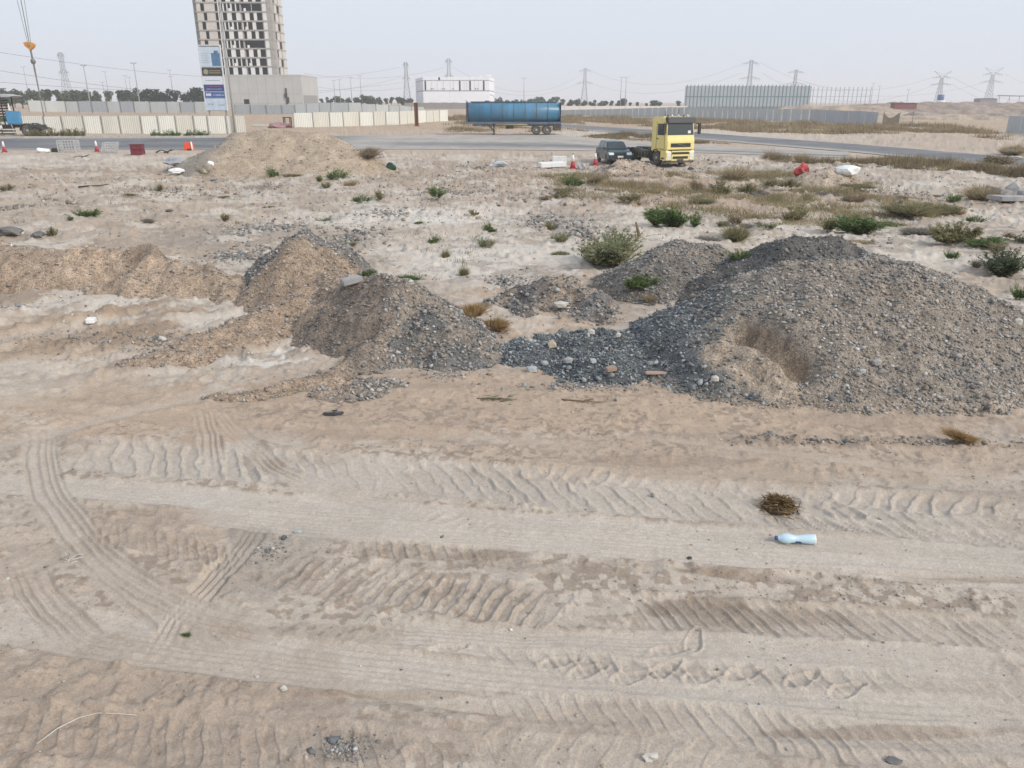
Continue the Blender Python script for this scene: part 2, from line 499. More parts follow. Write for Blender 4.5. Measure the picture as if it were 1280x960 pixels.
def tag(o, label=None, cat=None, group=None, kind=None):
    if label: o["label"] = label
    if cat: o["category"] = cat
    if group: o["group"] = group
    if kind: o["kind"] = kind
    return o

def thing(name, label, cat, loc=(0, 0, 0), rz=0.0, group=None):
    o = bpy.data.objects.new(name, None); COL.objects.link(o)
    o.location = loc; o.rotation_euler = (0, 0, rz); o.empty_display_size = 0.3
    return tag(o, label, cat, group)

def dup(root, loc, rz=0.0, label=None, group=None, scale=None):
    r = root.copy(); COL.objects.link(r); r.location = loc; r.rotation_euler = (0, 0, rz)
    if scale is not None: r.scale = scale
    if label: r["label"] = label
    if group: r["group"] = group
    for ch in list(root.children):
        c = ch.copy(); COL.objects.link(c); c.parent = r
        for g in list(ch.children):
            d = g.copy(); COL.objects.link(d); d.parent = c
    return r

# angular stones
_t = (1+5**0.5)/2
ICO_V = np.array([(-1, _t, 0), (1, _t, 0), (-1, -_t, 0), (1, -_t, 0), (0, -1, _t), (0, 1, _t), (0, -1, -_t), (0, 1, -_t), (_t, 0, -1), (_t, 0, 1), (-_t, 0, -1), (-_t, 0, 1)])
ICO_V = ICO_V/np.linalg.norm(ICO_V[0])
ICO_F = np.array([(0, 11, 5), (0, 5, 1), (0, 1, 7), (0, 7, 10), (0, 10, 11), (1, 5, 9), (5, 11, 4), (11, 10, 2), (10, 7, 6), (7, 1, 8), (3, 9, 4), (3, 4, 2), (3, 2, 6), (3, 6, 8), (3, 8, 9), (4, 9, 5), (2, 4, 11), (6, 2, 10), (8, 6, 7), (9, 8, 1)])
def stones(name, pts, size, col, m, parent=None, seed=0, flat=0.75, sink=0.2):
    g = np.random.default_rng(seed); n = len(pts)
    jit = g.uniform(0.45, 1.35, (n, 12, 1))
    V = ICO_V[None]*jit
    V = V*g.uniform(0.5, 1.4, (n, 1, 3))
    q = g.normal(size=(n, 4)); q /= np.linalg.norm(q, axis=1)[:, None]
    w, x, y, z = q.T
    Rm = np.stack([1-2*(y*y+z*z), 2*(x*y-z*w), 2*(x*z+y*w), 2*(x*y+z*w), 1-2*(x*x+z*z), 2*(y*z-x*w), 2*(x*z-y*w), 2*(y*z+x*w), 1-2*(x*x+y*y)], 1).reshape(n, 3, 3)
    V = np.einsum('nij,nkj->nki', Rm, V)
    V[:, :, 2] *= flat
    V = V*(np.asarray(size)[:, None, None]*0.5)
    P = np.asarray(pts, float).copy(); P[:, 2] += np.asarray(size)*(0.5*flat-sink)*0.8
    V = V + P[:, None, :]
    Fc = (ICO_F[None]+(np.arange(n)*12)[:, None, None]).reshape(-1, 3)
    tint = np.repeat(np.asarray(col), 12, axis=0)
    return np_mesh(name, V.reshape(-1, 3), Fc, m, tint, False, parent, nloop=3)
# ------------------------------------------------------------------ heaps of spoil and gravel
def cap_dist(x, y, a, b):
    ax, ay = a; bx, by = b
    dx, dy = bx-ax, by-ay; L2 = dx*dx+dy*dy
    t = np.clip(((x-ax)*dx+(y-ay)*dy)/L2, 0, 1) if L2 > 1e-9 else np.zeros_like(x)
    return np.hypot(x-ax-t*dx, y-ay-t*dy), t

def ridge(x, y, a, b, ha, hb, slope, r0):
    d, t = cap_dist(x, y, a, b)
    return ha+(hb-ha)*t - slope*np.maximum(0, np.sqrt(d*d+r0*r0)-r0)

def smax(a, b, k):
    h = np.clip(0.5+0.5*(a-b)/k, 0, 1)
    return b*(1-h)+a*h+k*h*(1-h)

def crest(px, py, Y):
    w = at(px, py, Y); return (w.x, Y, w.z-float(macro(w.x, Y)))

def make_heap_fn(cones, k=0.15, seed=0, namp=0.22, nwl=0.9, rough=0.03, cuts=()):
    def fn(x, y):
        x = np.asarray(x, float); y = np.asarray(y, float)
        wx = x+fbm(x, y, nwl, 3, seed)*namp; wy = y+fbm(x, y, nwl, 3, seed+5)*namp
        h = None
        for c in cones:
            q = ridge(wx, wy, *c)
            h = q if h is None else smax(h, q, k)
        for (a, b, dep, wd) in cuts:
            d, t = cap_dist(x+fbm(x, y, 0.4, 2, seed+7)*0.08, y+fbm(x, y, 0.4, 2, seed+9)*0.08, a, b)
            h = h - dep*np.exp(-(d/wd)**2)
        lift = np.clip(h*4, 0, 1)
        h = h + (fbm(x, y, nwl*0.5, 3, seed+13)*rough*1.6 + fbm(x, y, nwl*0.16, 2, seed+15)*rough*0.6)*lift
        return h
    return fn

def add_heap(name, label, fn, box, res, colfn, m, group=None, cat="heap"):
    HEAPS.append(dict(name=name, label=label, fn=fn, box=box, res=res, colfn=colfn, mat=m, group=group, cat=cat))

GREY = np.array([(0.16, 0.165, 0.165), (0.235, 0.235, 0.23), (0.32, 0.31, 0.295), (0.12, 0.13, 0.135), (0.39, 0.375, 0.35), (0.20, 0.20, 0.19), (0.28, 0.265, 0.245)])
TAN = np.array([(0.36, 0.31, 0.265), (0.31, 0.265, 0.22), (0.42, 0.37, 0.325), (0.265, 0.225, 0.19), (0.32, 0.295, 0.27)])
BLUE = np.array([(0.115, 0.132, 0.14), (0.165, 0.182, 0.188), (0.235, 0.25, 0.25), (0.32, 0.33, 0.325), (0.085, 0.098, 0.105), (0.145, 0.158, 0.162)])

M_soil = tint_mat("desert_soil", fine=(90, 0.20), mid=(18, 0.07), bump=0.6, bscale=(150, 45), bdist=0.010, speck=0.06)
M_heap = tint_mat("heap_soil", fine=(45, 0.35), mid=(5, 0.2), bump=0.8, bscale=(60, 22), bdist=0.03, speck=0.3)
M_stone = tint_mat("crushed_stone", rough=0.85, fine=(25, 0.25), mid=(8, 0.15), bump=0.3, bscale=(80, 30))

def mixc(a, b, t): return np.asarray(a)*(1-t[:, None]) + np.asarray(b)*t[:, None]

# 1 the big heap on the right
c1 = crest(1000, 326, 11.6); c2 = crest(1095, 322, 11.8); c3 = crest(1180, 350, 11.7); c4 = crest(1262, 392, 11.4)
c0 = crest(925, 366, 11.3); cL = crest(884, 425, 10.9)
A = lambda c: (c[0], c[1])
cones1 = [(A(c0), A(c1), c0[2], c1[2], 0.62, 0.30), (A(c1), A(c2), c1[2], c2[2], 0.64, 0.45), (A(c2), A(c3), c2[2], c3[2], 0.66, 0.45),
          (A(c3), A(c4), c3[2], c4[2], 0.62, 0.40), (A(cL), A(c0), cL[2], c0[2], 0.8, 0.18)]
f1 = make_heap_fn(cones1, 0.12, 101, 0.20, 1.0, 0.035)
add_heap("x", "", f1, (0, 1, 0, 1), 0.1, None, None)
pa = hit(935, 405); pb = hit(1000, 448); pc = hit(905, 440); pd = hit(955, 470)
HEAPS.pop()
f1 = make_heap_fn(cones1, 0.12, 101, 0.20, 1.0, 0.035, cuts=[((pa.x, pa.y), (pb.x-0.05, pb.y), 0.34, 0.19), ((pc.x+0.15, pc.y), (pd.x, pd.y), 0.10, 0.25)])
def col1(x, y, h, n1, n2):
    west = sstep(3.6, 2.4, x + n1*0.5)                      # the western end is bluish clean stone
    c = mixc((0.28, 0.25, 0.213), (0.135, 0.145, 0.15), np.clip(west+0.15*n2, 0, 1))
    d, t = cap_dist(x, y, (pc.x+0.05, pc.y), (pd.x+0.1, pd.y-0.05))
    c = mixc(c, (0.37, 0.31, 0.245), sstep(0.55, 0.18, d+n2*0.15)*0.9)
    d, t = cap_dist(x, y, (pa.x, pa.y), (pb.x, pb.y))
    c = mixc(c, (0.24, 0.19, 0.145), sstep(0.22, 0.08, d)*0.9)  # bare brown hollow, with the shade inside it put into the colour
    c = mixc(c, (0.36, 0.30, 0.24), sstep(0.16, 0.0, h+n2*0.05)*0.7)
    return c
add_heap("gravel_heap", "biggest heap of mixed grey gravel at right, with an eroded hollow in its front", f1,
         (c0[0]-2.8, c4[0]+2.6, 8.2, 14.8), 0.022, col1, M_heap)

# 2 dark knob behind it
k1 = crest(985, 299, 15.2); k2 = crest(1030, 296, 15.4)
f2 = make_heap_fn([(A(k1), A(k2), k1[2], k2[2], 0.62, 0.3), (A(crest(1070, 315, 15.1)), A(k2), crest(1070, 315, 15.1)[2], k2[2], 0.6, 0.2)], 0.1, 131, 0.2, 0.8, 0.03)
add_heap("gravel_heap", "dark gravel heap half hidden behind the crest of the biggest heap", f2, (k1[0]-2.6, k2[0]+3.2, 12.6, 18.2), 0.035,
         lambda x, y, h, n1, n2: mixc((0.115, 0.114, 0.112), (0.155, 0.148, 0.138), np.clip(0.4+n1, 0, 1)), M_heap)

# 3 middle heap beside the big green bush
m1 = crest(846, 304, 16.6); m2 = crest(880, 306, 16.5); m3 = crest(912, 330, 15.9)
f3 = make_heap_fn([(A(m1), A(m2), m1[2], m2[2], 0.62, 0.3), (A(m2), A(m3), m2[2], m3[2], 0.55, 0.3)], 0.12, 141, 0.25, 0.9, 0.03)
add_heap("gravel_heap", "medium rounded heap of grey gravel next to the large olive bush", f3, (m1[0]-2.6, m3[0]+2.4, 13.6, 19.2), 0.035,
         lambda x, y, h, n1, n2: mixc((0.21, 0.195, 0.175), (0.31, 0.265, 0.215), np.clip(0.3+n1*1.2, 0, 1)), M_heap)

# 4 low crescent of dark gravel
l0 = crest(617, 352, 14.8); l9 = crest(652, 376, 13.9); l1 = crest(688, 347, 14.9); l2 = crest(716, 349, 14.7); l3 = crest(745, 384, 13.75)
f4 = make_heap_fn([(A(l0), A(l9), 0.16, 0.12, 0.75, 0.08), (A(l0), A(l1), 0.18, l1[2], 0.8, 0.1), (A(l1), A(l2), l1[2], l2[2], 0.85, 0.08), (A(l2), A(l3), l2[2], 0.28, 0.8, 0.08)], 0.06, 151, 0.18, 0.6, 0.03)
add_heap("gravel_heap", "low crescent of dark gravel between the two larger heaps with a pale stone inside it", f4, (l0[0]-1.6, l3[0]+1.6, 12.6, 17), 0.03,
         lambda x, y, h, n1, n2: mixc((0.17, 0.165, 0.165), (0.34, 0.28, 0.225), np.clip(0.25+n1*1.3+sstep(0.2, 0.02, h), 0, 1)), M_heap)

# 5 bluish rubble
r0_ = crest(668, 440, 11.2); r1 = crest(692, 428, 11.4); r2 = crest(745, 420, 11.4); r3 = crest(800, 426, 11.1); r4 = crest(735, 446, 10.7)
f5 = make_heap_fn([(A(r0_), A(r1), r0_[2]*0.8, r1[2]*0.85, 0.5, 0.35), (A(r1), A(r2), r1[2]*0.85, r2[2]*0.95, 0.42, 0.40), (A(r2), A(r3), r2[2]*0.95, r3[2]*0.9, 0.42, 0.40), (A(r4), (r4[0]+0.7, r4[1]), r4[2]*0.95, r4[2]*0.9, 0.45, 0.35)], 0.1, 161, 0.25, 0.7, 0.04)
add_heap("rubble_heap", "flat heap of bluish broken concrete and stone in front of the biggest gravel heap", f5, (r0_[0]-1.3, r3[0]+1.4, 9.0, 13.2), 0.02,
         lambda x, y, h, n1, n2: mixc((0.095, 0.11, 0.12), (0.15, 0.165, 0.17), np.clip(0.4+n1, 0, 1)), M_heap)

# 6 heap left of centre, with a scooped dark flank and a spine to the front
s1 = crest(470, 347, 12.6); s2 = crest(505, 349, 12.4); s3 = crest(562, 402, 11.55); sp = crest(458, 432, 11.0)
b0 = crest(405, 352, 13.9); b1 = crest(344, 383, 13.1); b2 = crest(234, 426, 11.4); b3 = crest(160, 447, 10.95); q3 = crest(400, 468, 10.2); q4 = crest(281, 488, 9.68)
sm = crest(490, 398, 11.6)
cones6 = [(A(s1), A(s2), s1[2], s2[2], 0.78, 0.10), (A(s2), A(s3), s2[2], s3[2], 0.66, 0.10), (A(s2), A(sm), s2[2]*0.98, sm[2], 0.74, 0.05), (A(sm), A(sp), sm[2], 0.28, 0.78, 0.05),
          (A(b0), A(s1), b0[2], s1[2], 0.85, 0.08), (A(b1), A(b0), b1[2], b0[2], 0.9, 0.14), (A(b2), A(b1), b2[2], b1[2], 0.85, 0.16), (A(b3), A(b2), 0.08, b2[2], 0.7, 0.16),
          (A(sp), A(q3), 0.26, 0.13, 0.75, 0.06), (A(q3), A(q4), 0.13, 0.05, 0.6, 0.06), (A(crest(470, 478, 10.05)), A(crest(420, 492, 9.75)), 0.07, 0.06, 0.35, 0.15)]
cutc = hit(432, 420, heaps=False)
f6 = make_heap_fn(cones6, 0.06, 171, 0.14, 0.7, 0.035)
def col6(x, y, h, n1, n2):
    c = np.tile((0.33, 0.265, 0.205), (len(x), 1))
    ax_, t_ = cap_dist(x, y, (s2[0]-0.12, s2[1]), (sp[0]-0.05, sp[1]+0.1))
    west = sstep(-0.05, 0.12, (sm[0]-x)+(y-sm[1])*(s2[0]-sm[0])/(s2[1]-sm[1])+0.12*n2)      # scooped flank west of the spine, its shade put into the colour
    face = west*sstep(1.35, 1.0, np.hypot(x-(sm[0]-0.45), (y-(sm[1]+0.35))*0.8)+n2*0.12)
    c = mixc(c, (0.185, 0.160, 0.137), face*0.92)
    right = sstep(s2[0]-0.35, s2[0]+0.25, x+0.35*(y-12.2)*-0.6 + n2*0.15)
    c = mixc(c, (0.25, 0.225, 0.195), right*0.85)
    c = mixc(c, (0.14, 0.148, 0.152), right*sstep(0.1, 0.45, n1)*0.9)
    return c
add_heap("gravel_heap", "steep heap left of centre with a dark scooped face and long earth tail", f6, (b3[0]-1.6, s3[0]+1.8, 8.7, 15.8), 0.024, col6, M_heap)

# 7 dark gravel on brown earth behind it
e1 = crest(352, 298, 16.2); e2 = crest(388, 291, 16.4); e3 = crest(416, 312, 15.7); e4 = crest(374, 303, 15.3)
f7 = make_heap_fn([(A(e1), A(e2), e1[2], e2[2], 1.0, 0.12), (A(e2), A(e3), e2[2], e3[2], 0.85, 0.12), (A(e4), A(e2), e4[2], e2[2], 1.0, 0.22)], 0.08, 181, 0.2, 0.8, 0.03)
def col7(x, y, h, n1, n2):
    back = sstep(15.5, 16.0, y+n2*0.3+0.35*np.abs(x-e4[0])-0.1)
    return mixc((0.32, 0.255, 0.195), (0.17, 0.172, 0.17), back*0.9)
add_heap("gravel_heap", "brown earth heap topped with dark gravel, behind the steep scooped heap", f7, (e1[0]-2.2, e3[0]+2.4, 12.8, 18.6), 0.035, col7, M_heap)

# 8 bank round the dug-out hollow on the left
g0 = crest(-160, 300, 17.6); g1 = crest(0, 303, 17.4); g2 = crest(90, 308, 17.2); g3 = crest(175, 308, 17.0); g4 = crest(205, 322, 16.2); g5 = crest(270, 330, 16.0); g6 = crest(285, 352, 15.2)
f8 = make_heap_fn([(A(g0), A(g1), g0[2], g1[2], 0.95, 0.30), (A(g1), A(g2), g1[2], g2[2], 0.95, 0.30), (A(g2), A(g3), g2[2], g3[2], 1.0, 0.28),
                   (A(g3), A(g4), g3[2], g4[2], 1.1, 0.15), (A(g4), A(g5), g4[2]*0.9, g5[2], 0.9, 0.2), (A(g5), A(g6), g5[2], g6[2]*0.9, 0.9, 0.15)], 0.08, 191, 0.4, 1.2, 0.05)
def col8(x, y, h, n1, n2):
    c = mixc((0.385, 0.31, 0.24), (0.29, 0.232, 0.178), np.clip(0.35+n1*1.3, 0, 1))
    return mixc(c, (0.40, 0.335, 0.265), sstep(0.62, 0.8, h+0.1*n2)*sstep(0.0, 0.5, y-16.8)*0.8)
add_heap("earth_bank", "steep brown earth bank around the dug-out hollow at the left edge", f8, (g0[0]-0.5, g6[0]+1.8, 13.6, 20), 0.035, col8, M_heap, cat="earth bank")

# 9 the tall mound by the road
t1 = crest(300, 166, 57); t2 = crest(350, 163, 57.5); t3 = crest(400, 168, 57); t4 = crest(440, 188, 55.5); t0 = crest(275, 185, 55.5)
f9 = make_heap_fn([(A(t1), A(t2), t1[2], t2[2], 0.52, 0.6), (A(t2), A(t3), t2[2], t3[2], 0.52, 0.6), (A(t3), A(t4), t3[2], t4[2], 0.55, 0.6), (A(t0), A(t1), t0[2], t1[2], 0.6, 0.4)], 0.4, 201, 0.7, 3.0, 0.045)
def col9(x, y, h, n1, n2):
    c = mixc((0.40, 0.335, 0.26), (0.33, 0.27, 0.205), np.clip(0.4+n1, 0, 1))
    return mixc(c, (0.27, 0.25, 0.22), sstep(t1[0]+0.4, t0[0]-0.2, x+n2*0.6)*0.9)
add_heap("earth_mound", "tall smooth mound of sandy earth beside the road, in front of the cream hoarding", f9, (t0[0]-5, t4[0]+5.5, 49, 66), 0.10, col9, M_heap, cat="earth mound")

# 10 small heap in front of the car, 11 heap between the red and white sheets
u1 = crest(783, 199, 52.5)
f10 = make_heap_fn([(A(u1), (u1[0]+0.9, u1[1]), u1[2], u1[2]*0.8, 0.45, 0.3)], 0.1, 211, 0.3, 1.0, 0.05)
add_heap("sand_heap", "small pale sand heap on the ground in front of the dark car", f10, (u1[0]-3, u1[0]+3.6, 49.5, 55.5), 0.08,
         lambda x, y, h, n1, n2: mixc((0.44, 0.37, 0.30), (0.36, 0.30, 0.24), np.clip(0.4+n1, 0, 1)), M_heap)
v1 = crest(1028, 210, 47)
f11 = make_heap_fn([(A(v1), (v1[0]+0.4, v1[1]), v1[2], v1[2], 0.45, 0.3)], 0.1, 221, 0.3, 1.0, 0.04)
add_heap("sand_heap", "small sand heap between the red bag and the white sheet", f11, (v1[0]-2.4, v1[0]+2.8, 44.5, 49.6), 0.08,
         lambda x, y, h, n1, n2: mixc((0.42, 0.36, 0.29), (0.34, 0.29, 0.23), np.clip(0.4+n1, 0, 1)), M_heap)

def build_heaps():
    out = []
    for i, hp in enumerate(HEAPS):
        x0, x1, y0, y1 = hp['box']; rs = hp['res']
        xs = np.arange(x0, x1, rs); ys = np.arange(y0, y1, rs)
        X, Y = np.meshgrid(xs, ys); sh = X.shape
        X = X.ravel(); Y = Y.ravel()
        h = hp['fn'](X, Y)
        g = macro(X, Y)
        # on the slope keep a thick solid: sink the rim under the soil
        Z = g + np.where(h > 0, h, np.maximum(h*0.8, -0.12)) + relief(X, Y)*np.clip(1-h*5, 0, 1)*0.6
        n1 = fbm(X, Y, 0.9 if rs < 0.06 else 3, 4, 300+i); n2 = fbm(X, Y, 0.35 if rs < 0.06 else 1.5, 3, 340+i)
        c = hp['colfn'](X, Y, h, n1, n2)
        c = c*np.array((1.0, 0.955, 0.92))*(1+0.16*fbm(X, Y, 0.12 if rs < 0.06 else 0.5, 2, 380+i))[:, None]
        ny, nx = sh
        idx = np.arange(nx*ny).reshape(sh)
        q = np.stack([idx[:-1, :-1], idx[:-1, 1:], idx[1:, 1:], idx[1:, :-1]], -1).reshape(-1, 4)
        keep = (h[q] > -0.10).any(1)
        q = q[keep]
        used = np.unique(q); rm = np.full(len(X), -1); rm[used] = np.arange(len(used))
        o = np_mesh(hp['name'], np.stack([X, Y, Z], 1)[used], rm[q], hp['mat'], c[used], True)
        tag(o, hp['label'], hp['cat'], hp['group'])
        out.append(o)
    return out

# ------------------------------------------------------------------ soil colour zones (true soil colour: crust, damp earth, fines, gravel spill)
def zone(px, py, rx, ry, col, k=1.0, rag=0.45, wl=None, up=0.0):
    p = hit(px, py, heaps=False)
    ax = rx*px2m(p); a = hit(px, max(py-ry, 140), heaps=False).y; b = hit(px, py+ry, heaps=False).y
    ZONES.append((p.x, 0.5*(a+b), max(ax, 0.05), max(0.5*(a-b), 0.05), col, k, rag, wl, up))
TANS = (0.43, 0.345, 0.27); PALE = (0.515, 0.475, 0.425); CRUST = (0.61, 0.58, 0.535); BROWN = (0.335, 0.27, 0.21); DAMP = (0.285, 0.235, 0.19); GRAV = (0.25, 0.235, 0.215); REDD = (0.38, 0.285, 0.215)
zone(640, 505, 900, 46, TANS, 0.9)
zone(900, 570, 500, 30, (0.42, 0.35, 0.285), 0.8)
zone(100, 500, 220, 30, (0.43, 0.355, 0.28), 0.6)
zone(60, 700, 260, 60, (0.44, 0.38, 0.32), 0.7)
zone(190, 660, 120, 26, (0.385, 0.325, 0.27), 0.6, up=0.012)
zone(150, 890, 300, 90, (0.36, 0.30, 0.245), 0.8, up=0.014)
zone(430, 930, 260, 45, (0.37, 0.32, 0.275), 0.6)
zone(700, 900, 200, 20, (0.38, 0.325, 0.275), 0.5, up=0.015)
zone(560, 745, 140, 22, (0.37, 0.335, 0.295), 0.6, up=0.012)
zone(340, 700, 70, 40, (0.33, 0.31, 0.28), 0.6)
zone(310, 670, 25, 12, GRAV, 0.6)
zone(430, 940, 50, 22, GRAV, 0.5)
zone(600, 693, 80, 9, DAMP, 0.7, up=0.015)
zone(900, 716, 80, 7, DAMP, 0.8, up=0.014)
zone(870, 758, 90, 11, (0.30, 0.255, 0.21), 0.85, up=0.022)
zone(1000, 770, 140, 14, (0.335, 0.285, 0.235), 0.7, up=0.012)
zone(1180, 724, 120, 6, DAMP, 0.7)
zone(540, 868, 130, 6, DAMP, 0.7, up=0.014)
zone(1100, 916, 180, 6, DAMP, 0.75, up=0.014)
zone(960, 553, 40, 5, DAMP, 0.8, up=0.03); zone(1120, 557, 130, 5, DAMP, 0.6, up=0.03)
zone(820, 578, 90, 5, (0.32, 0.265, 0.215), 0.6)
# dug-out hollow, pale wet-dried crusts
zone(140, 385, 230, 55, (0.39, 0.315, 0.245), 0.8)
zone(150, 343, 35, 8, CRUST, 0.8); zone(95, 346, 22, 6, CRUST, 0.6)
zone(210, 376, 65, 11, CRUST, 0.75); zone(110, 378, 40, 10, PALE, 0.7); zone(40, 385, 60, 10, PALE, 0.6)
zone(290, 383, 40, 7, PALE, 0.8); zone(165, 402, 50, 6, PALE, 0.7)
zone(345, 448, 62, 15, (0.60, 0.575, 0.535), 0.95); zone(398, 425, 34, 12, (0.56, 0.53, 0.49), 0.9)
zone(260, 400, 30, 10, PALE, 0.6); zone(40, 440, 90, 12, (0.42, 0.345, 0.27), 0.7)
zone(200, 430, 60, 12, BROWN, 0.6)
# middle plain
zone(540, 300, 170, 42, (0.49, 0.435, 0.375), 0.9, 0.5)
zone(620, 330, 110, 30, CRUST, 0.6, 0.6); zone(470, 275, 120, 14, CRUST, 0.55, 0.6); zone(600, 270, 130, 14, CRUST, 0.5, 0.6)
zone(300, 320, 90, 30, (0.36, 0.315, 0.265), 0.5, 0.6); zone(310, 290, 90, 16, (0.31, 0.285, 0.26), 0.5, 0.6)
zone(420, 310, 60, 18, GRAV, 0.5, 0.6)
zone(100, 265, 240, 24, (0.45, 0.385, 0.315), 0.7); zone(200, 225, 300, 14, (0.415, 0.34, 0.265), 0.7)
zone(100, 203, 240, 8, (0.50, 0.44, 0.375), 0.8); zone(150, 215, 130, 5, (0.36, 0.28, 0.21), 0.7)
zone(680, 385, 120, 40, TANS, 0.8); zone(610, 440, 40, 40, TANS, 0.7)
zone(790, 290, 110, 22, (0.53, 0.485, 0.425), 0.8); zone(1000, 292, 130, 14, (0.54, 0.49, 0.43), 0.8)
zone(1110, 312, 130, 18, (0.54, 0.49, 0.43), 0.85); zone(1240, 370, 80, 40, (0.47, 0.405, 0.335), 0.8)
zone(690, 280, 60, 18, GRAV, 0.5, 0.6); zone(670, 360, 60, 20, (0.36, 0.31, 0.26), 0.5, 0.6)
zone(560, 215, 120, 16, (0.36, 0.29, 0.225), 0.5, 0.6); zone(700, 220, 90, 14, (0.37, 0.295, 0.225), 0.5, 0.6)
zone(900, 245, 260, 22, (0.40, 0.315, 0.24), 0.65, 0.6); zone(860, 225, 60, 10, (0.43, 0.34, 0.26), 0.6)
zone(1180, 270, 120, 20, (0.50, 0.445, 0.38), 0.7, 0.5); zone(1150, 232, 150, 8, (0.50, 0.455, 0.395), 0.7, 0.5)
zone(950, 210, 120, 7, (0.40, 0.36, 0.32), 0.6, 0.5)
zone(330, 232, 40, 4, (0.24, 0.20, 0.165), 0.8)
zone(640, 196, 220, 5, (0.46, 0.395, 0.325), 0.7)
zone(850, 168, 170, 6, (0.50, 0.455, 0.395), 0.9)

def soil_colour(x, y, pale, ins):
    r = np.hypot(x, y)
    n1 = fbm(x, y, 2.6, 4, 501); n2 = fbm(x, y, 0.7, 4, 511); n3 = fbm(x, y, 9, 3, 521); n4 = fbm(x, y, 0.16, 3, 531)
    c = mixc(np.tile((0.435, 0.375, 0.315), (len(x), 1)), (0.465, 0.415, 0.36), np.clip(0.5+n1*0.8, 0, 1))
    nearband = sstep(8.8, 7.6, y+0.35*n2+0.2*n4)                # fine pale dust of the near track
    c = mixc(c, (0.45, 0.406, 0.354), nearband*0.85)
    c = mixc(c, (0.41, 0.335, 0.265), sstep(14, 20, r)*0.5*np.clip(0.5+n3, 0, 1))
    c = mixc(c, (0.42, 0.34, 0.26), sstep(95, 130, y))
    for Z in ZONES:
        m = (np.abs(x-Z[0]) < Z[2]*1.9) & (np.abs(y-Z[1]) < Z[3]*1.9)
        if not m.any(): continue
        c[m] = mixc(c[m], Z[4], zone_w(Z, x[m], y[m], n1[m], n2[m], n4[m]))
    # scraped floor of the hollow: streaks of crust and brown earth
    hw = hollow_w(x, y); sc = scrape(x, y)
    c = mixc(c, (0.52, 0.475, 0.42), hw*sstep(0.0, -0.42, sc+0.25*n4)*0.5)
    c = mixc(c, (0.29, 0.23, 0.178), hw*sstep(0.08, 0.5, sc+0.35*n4)*0.75)
    # mottling, clods, gravel spill on the plain
    plain = sstep(10, 16, r)*(1-sstep(70, 75, y))
    spots = sstep(0.15, 0.45, fbm(x, y, 1.1, 4, 541)*0.8+0.5*fbm(x, y, 0.25, 3, 543))
    c = mixc(c, (0.27, 0.24, 0.21), spots*plain*0.5)
    fl = sstep(0.25, 0.5, fbm(x, y, 1.7, 4, 551)+0.45*fbm(x, y, 0.2, 3, 553))
    c = mixc(c, (0.61, 0.58, 0.53), fl*plain*0.5)
    # brown streaks drawn out along the wheel tracks, and crumbs of broken crust
    st = sstep(0.22, 0.5, fbm(x*0.22, y*1.5+x*0.06, 0.5, 4, 561)+0.35*n4)
    c = mixc(c, (0.31, 0.265, 0.225), st*sstep(13, 10, r)*0.4*(1-0.8*ins))
    cr = sstep(0.30, 0.55, fbm(x, y, 0.075, 3, 581)*0.8+0.5*n2)
    c = mixc(c, (0.27, 0.225, 0.185), cr*sstep(13, 9, r)*0.75*(1-0.9*ins))
    c = mixc(c, (0.49, 0.453, 0.408), np.clip(pale, 0, 1)*0.75)
    c = mixc(c, (0.265, 0.22, 0.18), np.clip(-pale+0.25*n4*(pale < -0.05), 0, 1)*0.95)
    c = c*(1+0.05*n2+0.07*n4*(1-0.7*ins))[:, None]
    wm = sstep(0.465, 0.36, c.mean(1))[:, None]                 # finer pale crust and dust is greyer than the coarse sand
    c = c*(np.array((1.0, 0.943, 0.89))[None]*wm + np.array((1.02, 0.985, 0.945))[None]*(1-wm))*(1-0.03*plain)[:, None]
    return np.clip(c, 0.03, 0.8)

def build_ground():
    az = np.concatenate([np.linspace(-180, -52, 50, endpoint=False), np.arange(-52, 52, 0.075), np.linspace(52, 180, 51)])
    az = np.radians(az)
    ang = np.radians(np.arange(55, 2.0, -0.065))
    r1 = CZ/np.tan(ang)
    r = np.concatenate([np.linspace(0.15, r1[0], 8, endpoint=False), r1, np.geomspace(r1[-1]*1.012, 12000, 130)])
    A_, R_ = np.meshgrid(az, r)
    sh = A_.shape
    X = (R_*np.sin(A_)).ravel(); Y = (R_*np.cos(A_)).ravel()
    rl, pale, ins = relief(X, Y, True)
    fr = sstep(500, 900, np.hypot(X, Y))
    Z = macro(X, Y) + rl*(1-fr)
    c = soil_colour(X, Y, pale, ins)
    nr, na = sh
    idx = np.arange(nr*na).reshape(sh)
    q = np.stack([idx[:-1, :-1], idx[:-1, 1:], idx[1:, 1:], idx[1:, :-1]], -1).reshape(-1, 4)[:, ::-1]
    # close the pole
    o = np_mesh("ground", np.stack([X, Y, Z], 1), q, M_soil, c, True)
    return tag(o, "sandy open ground pressed with tyre tracks", "ground", kind="structure")

ground_obj = build_ground()
heap_objs = build_heaps()

